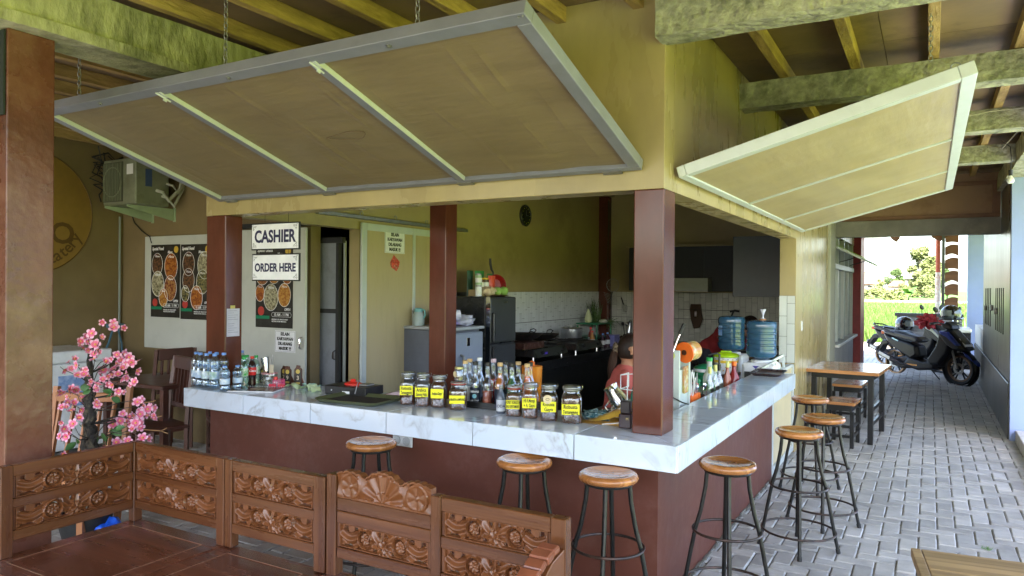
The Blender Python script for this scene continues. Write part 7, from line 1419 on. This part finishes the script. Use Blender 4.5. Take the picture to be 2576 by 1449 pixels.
rp = thing('red_pole', 'red metal pole wrapped in white paper lower down', 'pole', (1.15, 15.6, 0), world=True)
part('pole', MB().cyl((1.15, 15.6, 0), (1.15, 15.6, 4.6), .048, 16), mat('rusty_red_pole', (.38, .07, .035), .5, var=.2, scale=8, dirt=(.6, .3, .2), dscale=9, dmix=.4), rp, smooth=True); part('paper_wrap', MB().lathe([(.050, .95), (.053, 1.0), (.051, 1.3), (.054, 1.5), (.051, 1.99)], 16, (1.15, 15.6, 0)), mat('torn_white_paper', (.72, .66, .62), .7, scale=6, dirt=(.45, .15, .08), dscale=5, dmix=.8), rp, smooth=True)
bpole = thing('sign_frame', 'dark metal post holding brown wavy boards against the blue wall', 'sign', (1.40, 15.15, 0), world=True); M_wave = mat('brown_varnished_board', (.115, .052, .026), .4, var=.2, scale=6, stretch=(.4, 1, 2))
part('post', MB().box(1.215, 1.272, 15.08, 15.13, 0, 4.2), plain('dark_steel_post', (.05, .055, .05), .45), bpole)
for k in range(6):
    zt_, zb_ = 2.86 - .285 * k, 2.86 - .285 * k - .245; n = 9; up = [(1.275 + .25 * i / n, zt_ - .05 + .045 * sin(pi * i / n * .9) + .03 * (i / n)) for i in range(n + 1)]; lo = [(1.275 + .25 * i / n, zb_ + .05 * sin(pi * i / n) * (1 if k % 2 else .4) + (.03 if i == 0 else 0)) for i in range(n, -1, -1)]
    part('wave_board', MB().prism(up + lo, (0, .022, 0), (0, 15.09, 0), (1, 0, 0), (0, 0, 1)), M_wave, bpole, bev=.002)
for i, (x, w) in enumerate(((.22, .19), (1.02, .28))): single('wave_board', MB().prism([(0, .15), (w, .15), (w * .95, .04), (w * .6, -.04), (w * .25, .01), (0, .05)], (0, .022, 0), (x, 15.2, 2.70), (1, 0, 0), (0, 0, 1)), M_wave, ('small brown wavy board tip hanging into the sky, left one', 'brown wavy board tip beside the red pole top')[i], 'board')
# ------------------------------------------------------------ motorbikes (local x forward, z up)
M_bk = mat('black_fairing', (.007, .007, .009), .42, var=.3, scale=4, spec=.35); M_rub = plain('tyre_rubber', (.016, .016, .016), .75); M_seat2 = plain('black_vinyl', (.022, .021, .024), .45); M_bl = mat('metallic_blue_panel', (.008, .03, .20), .35, metal=.2, coat=.2, var=.1)
M_bronze = plain('bronze_rim', (.16, .10, .06), .35, .7)
def slab(m, pts, w0, w1=None, y=0):
    """side outline (x,z) given a rounded cross-section of half width w0"""
    w1 = w0 * .62 if w1 is None else w1; n = len(pts); cx = sum(p[0] for p in pts) / n; cz = sum(p[1] for p in pts) / n; V = []
    for yy_, k in ((-w0, .80), (-w1, 1.0), (w1, 1.0), (w0, .80)): V += [(cx + (p[0] - cx) * k, y + yy_, cz + (p[1] - cz) * k) for p in pts]
    return m.add(V, [tuple(range(n - 1, -1, -1)), tuple(range(3 * n, 4 * n))] + [(r_ * n + i, r_ * n + (i + 1) % n, (r_ + 1) * n + (i + 1) % n, (r_ + 1) * n + i) for r_ in range(3) for i in range(n)])
def wheel(root, x, r, w, mt=M_bronze):
    o = part('wheel', MB().lathe([(r * .80, -w * .30), (r * .93, -w * .46), (r * .995, -w * .2), (r, 0), (r * .995, w * .2), (r * .93, w * .46), (r * .80, w * .30)], 40, (x, 0, r), (0, 1, 0)), M_rub, root, smooth=50)
    part('rim', MB().lathe([(r * .70, -w * .28), (r * .80, -w * .30), (r * .78, 0), (r * .80, w * .30), (r * .70, w * .28), (r * .70, -w * .28)], 36, (x, 0, r), (0, 1, 0)), mt, o, smooth=40); m = MB()
    for k in range(5):
        a = 2 * pi * k / 5 + .3; m.bar((x + .03 * cos(a), 0, r + .03 * sin(a)), (x + r * .74 * cos(a - .15), 0, r + r * .74 * sin(a - .15)), .020, .022, (0, 1, 0)); m.bar((x + .03 * cos(a), 0, r + .03 * sin(a)), (x + r * .74 * cos(a + .2), 0, r + r * .74 * sin(a + .2)), .016, .02, (0, 1, 0))
    m.cyl((x, -w * .5, r), (x, w * .5, r), .035, 14); part('spokes', m, M_bk, o); part('brake_disc', MB().lathe([(.055, -w * .50), (.095, -w * .50), (.095, -w * .44), (.055, -w * .44)], 24, (x, 0, r), (0, 1, 0)), M_galv, o)
def motorbike(name, label, loc, rz, accent, near=True):
    b = thing(name, label, 'motorbike', loc, rz); wheel(b, .64, .275, .10); wheel(b, -.64, .27, .12)
    m = MB(); slab(m, [(-.86, .80), (-.62, .72), (-.30, .66), (-.10, .60), (-.06, .42), (-.20, .34), (-.55, .50), (-.78, .66)], .14); part('rear_body', m, M_bk, b, bev=.02)
    part('seat', slab(MB(), [(-.88, .83), (-.60, .845), (-.34, .80), (-.10, .765), (-.02, .70), (-.10, .655), (-.40, .70), (-.80, .77)], .135, .10), M_seat2, b, bev=.03)
    part('floor_panel', slab(MB(), [(-.30, .40), (.05, .34), (.32, .36), (.30, .22), (-.10, .17), (-.45, .24)], .15), M_bk, b, bev=.02); part('engine', slab(MB(), [(-.66, .36), (-.30, .42), (-.12, .34), (-.16, .20), (-.44, .17), (-.70, .22)], .10), M_soot, b, bev=.015)
    part('leg_shield', slab(MB(), [(.10, .36), (.30, .66), (.36, .90), (.48, .92), (.60, .74), (.52, .50), (.34, .28), (.16, .26)], .17, .12), M_bk, b, bev=.02); part('side_panel', slab(MB(), [(.30, .88), (.50, .90), (.70, .72), (.80, .60), (.66, .58), (.50, .66)], .175, .13), M_bk, b, bev=.012); part('front_strip', slab(MB(), [(.36, .90), (.52, .885), (.74, .68), (.70, .655), (.52, .80), (.38, .855)], .186, .165), accent, b, bev=.004)
    part('nose', slab(MB(), [(.42, .96), (.54, .93), (.74, .74), (.84, .60), (.74, .57), (.58, .66), (.46, .82)], .12, .07), M_bk, b, bev=.02); part('headlight', MB().obox((.735, 0, .72), (.55, 0, -.6), (0, 1, 0), (.6, 0, .55), .09, .095, .010, .006), plain('lamp_lens', (.55, .55, .60), .08, coat=.8), b)
    for s in (-1, 1): part('turn_signal', MB().obox((.72, s * .10, .64), (.8, s * .25, -.5), (0, 1, 0), (.5, 0, .8), .06, .02, .014, .004), plain('red_amber_lens', (.45, .03, .03), .15), b)
    part('front_fender', MB().lathe([(.300, -.055), (.315, -.04), (.318, 0), (.315, .04), (.300, .055)], 40, (.64, 0, .275), (0, 1, 0)), M_bk, b); f = b.children[-1].data; bm = bmesh.new(); bm.from_mesh(f); bmesh.ops.delete(bm, geom=[v for v in bm.verts if v.co.z < .36 or v.co.x < .42 - (v.co.z - .4) * .2], context='VERTS'); bm.to_mesh(f); bm.free(); mo = b.children[-1].modifiers.new('s', 'SOLIDIFY'); mo.thickness = .006
    part('fender_tip', slab(MB(), [(.70, .58), (.84, .50), (.96, .40), (.98, .34), (.88, .42), (.74, .50)], .05), accent, b, bev=.008)
    for s in (-1, 1): part('fork', MB().tube([(.64, s * .075, .275), (.50, s * .06, .66)], .020, 8), M_galv, b)
    part('steering_neck', MB().tube([(.50, 0, .62), (.40, 0, 1.0)], .035, 8), M_bk, b); part('handlebar', MB().tube([(.34, -.33, 1.02), (.36, -.20, 1.04), (.42, -.06, 1.0), (.42, .06, 1.0), (.36, .20, 1.04), (.34, .33, 1.02)], .014, 8), M_black, b); part('cockpit', slab(MB(), [(.34, 1.0), (.44, 1.06), (.54, 1.0), (.56, .93), (.44, .93), (.36, .95)], .11, .08), M_bk, b, bev=.015)
    for s in (-1, 1):
        part('grip', MB().cyl((.355, s * .23, 1.035), (.335, s * .34, 1.02), .020, 10), M_blackm, b); part('brake_lever', MB().tube([(.38, s * .20, 1.03), (.43, s * .24, 1.03), (.40, s * .33, 1.02)], .006, 5), M_galv, b)
        part('mirror_stem', MB().tube([(.37, s * .19, 1.04), (.36, s * .23, 1.14), (.38, s * .27, 1.23)], .006, 5), M_black, b); part('mirror', MB().ball((0, 0, 0), .055, 12, .25, 1.25, .8).xf(Matrix.Translation((.385, s * .275, 1.26)) @ Matrix.Rotation(s * .5, 4, 'X')), M_bk, b, smooth=True)
    part('tail_light', slab(MB(), [(-.94, .82), (-.86, .84), (-.84, .76), (-.92, .76)], .07), plain('dark_red_lens', (.35, .02, .02), .15), b, bev=.006); part('grab_rail', MB().tube([(-.58, -.13, .80), (-.82, -.13, .87), (-.93, 0, .885), (-.82, .13, .87), (-.58, .13, .80)], .014, 8), M_bk, b)
    part('mudguard', slab(MB(), [(-.78, .68), (-.90, .66), (-1.06, .46), (-1.03, .36), (-.98, .42), (-.86, .58), (-.74, .62)], .07), M_bk, b, bev=.006); part('plate', MB().obox((-1.01, 0, .50), (-.4, 0, -.9), (0, 1, 0), (.9, 0, -.4), .05, .11, .003), M_paper, b)
    part('exhaust', MB().tube([(-.20, -.14, .24), (-.40, -.15, .26), (-.52, -.16, .30), (-.90, -.17, .44)], [.018, .030, .050, .046], 14), M_soot, b, smooth=True); part('heat_shield', MB().obox((-.72, -.21, .385), (1, 0, -.37), (0, 1, 0), (.37, 0, 1), .13, .006, .028, .004), M_galv, b); part('belt_case', slab(MB(), [(-.68, .36), (-.20, .36), (-.10, .28), (-.20, .20), (-.66, .19), (-.74, .27)], .03, .02, .14), M_soot, b, bev=.01)
    part('side_stand', MB().tube([(-.05, .14, .20), (.0, .20, .10), (.04, .26, .01)], .010, 6), M_black, b); part('badge', MB().box(-.28, -.08, -.1525, -.150, .25, .275), plain('orange_badge', (.65, .25, .03), .3), b); part('stripe', MB().obox((-.55, -.142, .69), (1, 0, -.35), (0, 1, 0), (.35, 0, 1), .07, .002, .012), plain('pale_cyan_decal', (.40, .62, .66), .3), b)
    return b
def helmet(label, loc, rz, r=.145):
    h = thing('helmet', label, 'helmet', loc, rz, 'motorbike helmets'); m = MB().ball((0, 0, 0), r, 28, 1.08, .88, 1.0); m.v = [(p[0], p[1], max(p[2], -r * .72)) for p in m.v]; part('shell', m, mat('patterned_black_helmet', (.010, .010, .012), .15, scale=9, col2=(.16, .20, .24), mix=.06, coat=.8), h, smooth=True)
    V = []; n = 10
    for i in range(n + 1):
        a = radians(-75 + 150 * i / n)
        for z_ in (-.32, .30): V.append((r * 1.10 * cos(a) * (1.0 if z_ < 0 else .97), r * .91 * sin(a), r * z_ + r * .10))
    part('visor', MB().add(V, [(2 * i, 2 * i + 2, 2 * i + 3, 2 * i + 1) for i in range(n)]), plain('smoky_visor', (.30, .36, .38), .06, coat=1.0), h, smooth=True); part('chin_rim', MB().tube([(r * 1.05 * cos(t) * 1.04, r * .87 * sin(t), -r * .66) for t in [2 * pi * k / 24 for k in range(24)]], .010, 6, closed=True), M_blackm, h, smooth=True); return h
A1 = atan2(11.083 - 11.957, 1.488 - .435)
motorbike('motorbike', 'dark scooter with a blue front panel parked across the alley, nearer one', (.965, 11.52, 0), A1, M_bl)
motorbike('motorbike', 'grey-fronted scooter draped with a red jacket, parked behind the blue one', (.72, 13.3, 0), A1 + .05, plain('pale_grey_panel', (.22, .24, .27), .3, coat=.4))
helmet('patterned black helmet resting on the near scooter seat', (.60, 11.83, .965), radians(-10)); helmet('glossy black helmet hung on the near scooter handlebar mirror', (1.32, 11.42, 1.19), radians(200), .15)
jk = crumple((.98, 12.75, 1.0), (.17, .12, .11), 18, 9, .9); single('jacket', jk, mat('red_jacket_cloth', (.20, .008, .012), .75, var=.2), 'red jacket draped over the handlebar of the far scooter', 'jacket', smooth=60)
# ============================================================ RICE, TREES AND HOUSES
import numpy as np
def blades(name, label, n, y0, y1, zlo, h0, h1, w, mt, kind='stuff'):
    rg = np.random.default_rng(5); t = rg.random(n); y = y0 * (y1 / y0) ** t; c = (y + 3.3); x = rg.uniform(-.30, .125, n) * c + rg.uniform(-.5, .5, n) + .6
    clump = np.sin(x * 7.3 + y * 2.1) * .12 + np.sin(y * 5.7) * .08; a = rg.uniform(0, 2 * np.pi, n); s = (1 + (y - y0) * .022); hh = rg.uniform(h0, h1, n) * (1 + clump); ww = w * s
    lx, ly = np.cos(a) * hh * rg.uniform(.1, .5, n), np.sin(a) * hh * rg.uniform(.1, .5, n); px_, py_ = -np.sin(a) * ww, np.cos(a) * ww
    V = np.stack([np.stack([x - px_, y - py_, np.full(n, zlo)], 1), np.stack([x + px_, y + py_, np.full(n, zlo)], 1), np.stack([x + lx * .5 + px_ * .7, y + ly * .5, zlo + hh * .65], 1), np.stack([x + lx, y + ly, zlo + hh], 1), np.stack([x + lx * .5 - px_ * .7, y + ly * .5, zlo + hh * .65], 1)], 1).reshape(-1, 3)
    idx = np.arange(n) * 5; F = np.stack([idx, idx + 1, idx + 2, idx + 3, idx + 4], 1)
    me = bpy.data.meshes.new(name); me.vertices.add(n * 5); me.vertices.foreach_set('co', V.ravel()); me.loops.add(n * 5); me.loops.foreach_set('vertex_index', F.ravel().astype(np.int32)); me.polygons.add(n); me.polygons.foreach_set('loop_start', (np.arange(n) * 5).astype(np.int32)); me.update(calc_edges=True); me.materials.append(mt)
    return tag(put(name, me), label, 'rice', None, kind)
M_rice = mat('young_rice_blade', (.04, .090, .008), .6, var=.25, scale=.9, col2=(.075, .14, .014), mix=.4); 
blades('rice_plants', 'bright green young rice standing in the flooded field', 90000, 21.5, 78, -.08, .40, .60, .010, M_rice)
M_canopy = mat('rice_canopy', (.04, .095, .009), .8, var=.2, scale=.35, col2=(.075, .14, .015), bump=.8, bscale=6)
single('far_rice', MB().quad((-60, 30, .26), (40, 30, .26), (60, 79, .30), (-90, 79, .30)), M_canopy, 'dense green rice receding behind the front plants', 'rice', kind='stuff')
single('field_bund', MB().box(-90, 60, 79.5, 81, -.05, .48), mat('pale_bund', (.42, .40, .25), .8), 'pale earth bund crossing the rice field', 'bund', kind='structure'); single('far_rice', MB().quad((-90, 81.5, .40), (60, 81.5, .40), (110, 172, .2), (-150, 172, .2)), M_canopy, 'second rice field beyond the bund', 'rice', kind='stuff')
def leafy(name, label, base, h, crown, n, leaf, mt, trunk_r=.1, seed=0, bare=.35, blobs=None):
    rr_ = random.Random(seed); t = thing(name, label, 'tree' if 'tree' in name else 'bush', base, 0); b = Vector((0, 0, 0))
    tr = MB(); tr.tube([b, (h * .01, 0, h * .3), (-h * .01, 0, h * .62), (0, 0, h * .92)], [trunk_r, trunk_r * .8, trunk_r * .5, trunk_r * .15], 8); bl_ = []
    for k in range(blobs or 16):
        a, z = rr_.uniform(0, 6.28), h * (bare + (1 - bare) * rr_.random() ** .8); q = 1 - abs((z / h - bare) / (1 - bare) - .35) * 1.1; d = crown * max(.2, q) * rr_.uniform(.3, 1); p = Vector((d * cos(a), d * sin(a) * .8, z)); bl_.append((p, crown * rr_.uniform(.20, .38))); tr.tube([(0, 0, z * .72), p * .6 + Vector((0, 0, z * .34)), p], [trunk_r * .4, trunk_r * .2, trunk_r * .08], 5)
    part('trunk', tr, plain('grey_brown_bark', (.20, .16, .11), .8), t, smooth=True); V = []; F = []
    for i in range(n):
        c, r_ = bl_[i % len(bl_)]; d = Vector((rr_.gauss(0, 1), rr_.gauss(0, 1), rr_.gauss(0, .8))).normalized() * r_ * (rr_.random() ** .45) * 1.15; p = c + d; u = Vector((rr_.gauss(0, 1), rr_.gauss(0, 1), rr_.gauss(0, .6))).normalized(); w = u.orthogonal().normalized(); s = leaf * rr_.uniform(.6, 1.3); k = len(V); V += [p - u * s, p + w * s * .5, p + u * s, p - w * s * .5]; F.append((k, k + 1, k + 2, k + 3))
    tag(part('crown', MB().add(V, F), mt, t), kind='stuff'); return t
M_lf1 = mat('sunlit_yellow_green_leaf', (.065, .085, .02), .6, var=.3, scale=2, col2=(.13, .145, .045)); M_lf2 = mat('mid_green_leaf', (.035, .07, .015), .6, var=.3, scale=2, col2=(.07, .11, .025))
rh = random.Random(77); V_ = []; F_ = []
for i in range(9000):
    p = Vector((rh.uniform(-40, 14), -19 + rh.gauss(0, .7), 0)); p.z = rh.uniform(0, 2.6 + .5 * mnoise.noise(Vector((p.x * .4, 0, 0)))); u = Vector((rh.gauss(0, 1), rh.gauss(0, 1), rh.gauss(0, .7))).normalized() * .16; w = u.orthogonal(); k = len(V_); V_ += [p - u, p + w * .6, p + u, p - w * .6]; F_.append((k, k + 1, k + 2, k + 3))
single('dark_screen', MB().add(V_, F_), M_lf2, 'dark leaf screen added unseen behind the photographer to darken reflections', 'dark_screen', kind='stuff')  # leaf screen added out of view so glossy pillars reflect something dark
S_ = lambda x, y, s: (1.01 + (x - 1.01) * s, -3.31 + (y + 3.31) * s)
x, y = S_(.40, 51.7, 2.9); leafy('broadleaf_tree', 'tall pale green tree with a pointed crown between the houses and the red pole', (x, y, 0), 9.1, 2.7, 5200, .27, M_lf1, .16, 3, .25, 22)
x, y = S_(1.02, 52.0, 2.75); leafy('broadleaf_tree', 'rounder pale green tree just left of the red pole', (x, y, 0), 7.3, 2.4, 4200, .25, M_lf1, .14, 8, .22, 18)
x, y = S_(1.6, 52.3, 3.0); leafy('broadleaf_tree', 'pale tree half hidden behind the red pole', (x, y, 0), 6.6, 2.2, 2400, .24, M_lf2, .14, 12, .3, 14)
x, y = S_(-.95, 50.9, 3.9); leafy('broadleaf_tree', 'dark round-topped tree behind the tiled roofs', (x, y, 0), 6.3, 2.6, 3000, .24, M_lf2, .2, 15, .4, 18)
x, y = S_(.70, 51.9, 2.5); leafy('bush', 'pale bushy shrub at the foot of the two tall trees', (x, y, 0), 3.8, 2.6, 2600, .22, M_lf1, .08, 21, .1, 14)
x, y = S_(-1.85, 50.4, 2.7); leafy('bush', 'small pale sapling in front of the field wall', (x, y, 0), 3.3, 1.0, 700, .20, M_lf1, .06, 25, .3, 9)
for i, (u_, v_, hh_, cc_) in enumerate(((-2.1, 2.2, 1.5, 2.6), (-1.0, 1.75, 1.1, 1.8), (-.5, 3.3, 2.6, 2.4), (.35, 3.4, 2.8, 2.6), (-3.2, 2.0, 1.3, 2.2))):
    x, y = S_(u_, 50.5, v_); leafy('bush', ('low yellow-green shrubs beyond the bund at the left of the opening', 'low shrubs on the bund beside the banana plant', 'rounded shrub before the low red roof', 'rounded shrub at the foot of the field wall under the trees', 'low shrubs on the bund at the red post')[i], (x, y, 0), hh_, cc_, 1500, .2, M_lf1, .05, 40 + i, .05, 16)
def banana(label, loc, h, n, seed):
    rr_ = random.Random(seed); b = thing('banana_plant', label, 'plant', loc, 0, 'banana plants in the rice field'); part('stem', MB().tube([(0, 0, 0), (.02, 0, h * .45)], [.10, .06], 8), M_lf2, b)
    for k in range(n):
        a = 2 * pi * k / n + rr_.uniform(-.3, .3); L_ = h * rr_.uniform(.5, .75); el = rr_.uniform(.5, 1.25); V = []
        for i in range(8): t_ = i / 7; r_ = L_ * t_; z = h * .42 + sin(el) * r_ - .9 * L_ * (t_ ** 2.4) * (1.2 - el * .7); rr2 = cos(el) * r_ + .1; w = .13 * h * sin(pi * min(1, .08 + t_ * .92)); V += [(rr2 * cos(a) - w * sin(a), rr2 * sin(a) + w * cos(a), z + .04), (rr2 * cos(a), rr2 * sin(a), z), (rr2 * cos(a) + w * sin(a), rr2 * sin(a) - w * cos(a), z + .04)]
        part('leaf', MB().add(V, [(3 * i + q, 3 * i + q + 1, 3 * i + q + 4, 3 * i + q + 3) for i in range(7) for q in (0, 1)]), mat('banana_leaf', (.05, .13, .015), .5, var=.2, scale=2), b)
x, y = S_(-.25, 51.3, 1.55); banana('banana plant with broad leaves before the pale bund, left of the pole', (x, y, 0), 2.5, 8, 2); x, y = S_(1.95, 52.6, 1.55); banana('banana plant beneath the lowest wavy board', (x, y, 0), 2.3, 7, 5)
sc_ = MB()
M_rt = mat('weathered_clay_tile_roof', (.20, .10, .065), .8, var=.15, scale=.8, dirt=(.25, .16, .11), dscale=1.5, dmix=.7, stretch=(1, 1, 3)); M_hw = mat('weathered_field_wall', (.18, .13, .10), .85, var=.2, scale=.6, dirt=(.30, .27, .24), dscale=1.0, dmix=.6)
s = 3.44; P3 = lambda x, z, y=51.0: (1.01 + (x - 1.01) * s, -3.31 + (y + 3.31) * s, 1.6 + (z - 1.6) * s)
fw_ = thing('field_wall', 'long weathered brick wall along the far edge of the rice', 'wall', (P3(-1.5, 1.2)[0], 183, 0), world=True); ya = 183
part('wall', MB().box(P3(-6.5, 0)[0], P3(.95, 0)[0], ya, ya + .3, 0, 1.95), M_hw, fw_)
for k in range(11): xx = P3(-6.3, 0)[0] + 2.4 * k; part('pier', MB().box(xx, xx + .3, ya - .08, ya - .005, 0, 2.05), M_hw, fw_)
def house(label, x0, x1, ze, zr, y, mt, walls, depth=5.0, hip=.0):
    h = thing('house', label, 'house', ((x0 + x1) / 2, y, 0), world=True); part('wall', MB().box(x0 + .4, x1 - .4, y + .5, y + depth, 0, ze), walls, h)
    m = MB(); yr = y + depth * .5; m.add([(x0, y, ze), (x1, y, ze), (x1 - hip, yr, zr), (x0 + hip, yr, zr), (x1, y + depth + .4, ze), (x0, y + depth + .4, ze)], [(0, 1, 2, 3), (3, 2, 4, 5), (1, 4, 2), (0, 3, 5), (0, 5, 4, 1)]); rf = part('roof', m, mt, h)
    for k in range(int((x1 - x0) / .8)):
        f_ = (k + .5) / int((x1 - x0) / .8); part('tile_rib', MB().bar((x0 + (x1 - x0) * f_, y, ze + .03), (x0 + hip + (x1 - x0 - 2 * hip) * f_, yr, zr + .03), .12, .05), mt, rf)
    part('ridge', MB().bar((x0 + hip, yr, zr + .06), (x1 - hip, yr, zr + .06), .35, .18), mt, rf)
    for k in range(3): wx = x0 + (x1 - x0) * (.25 + .25 * k); part('window', MB().box(wx - .5, wx + .5, y + .44, y + .495, ze - 1.3, ze - .4), M_black, h)
    return h
M_hwall = plain('pale_house_wall', (.28, .24, .2), .8)
house('far house with a tall orange clay-tiled roof left of the bund', P3(-5.2, 0)[0], P3(-1.95, 0)[0], 4.0, 5.7, 196, M_rt, M_hwall); house('lower lean-to house with a brown tiled roof before the tall one', P3(-5, 0)[0], P3(-1.75, 0)[0], 2.85, 4.0, 186.5, mat('brown_clay_tile_roof', (.30, .16, .11), .8, var=.2, scale=.8), M_hwall, 4.0)
house('far house with a wide grey metal roof', P3(-1.8, 0)[0], P3(.1, 0)[0], 4.5, 5.55, 215, plain('grey_roof_sheet', (.34, .33, .36), .6), M_hwall, 7); house('low house with a patchy reddish tiled roof by the dark tree', P3(-1.6, 0)[0], P3(-.25, 0)[0], 2.3, 3.6, 187, M_rt, M_hwall, 5, 1.4)
# ============================================================ lettering to real meshes
bpy.context.view_layer.update(); _dg = bpy.context.evaluated_depsgraph_get()
for o in [o for o in scene.objects if o.type == 'FONT']:
    me = bpy.data.meshes.new_from_object(o.evaluated_get(_dg)); n = bpy.data.objects.new(o.name, me); nm = o.name
    COL.objects.link(n); n.parent = o.parent; n.matrix_local = o.matrix_local.copy(); cu = o.data; bpy.data.objects.remove(o); bpy.data.curves.remove(cu); n.name = nm
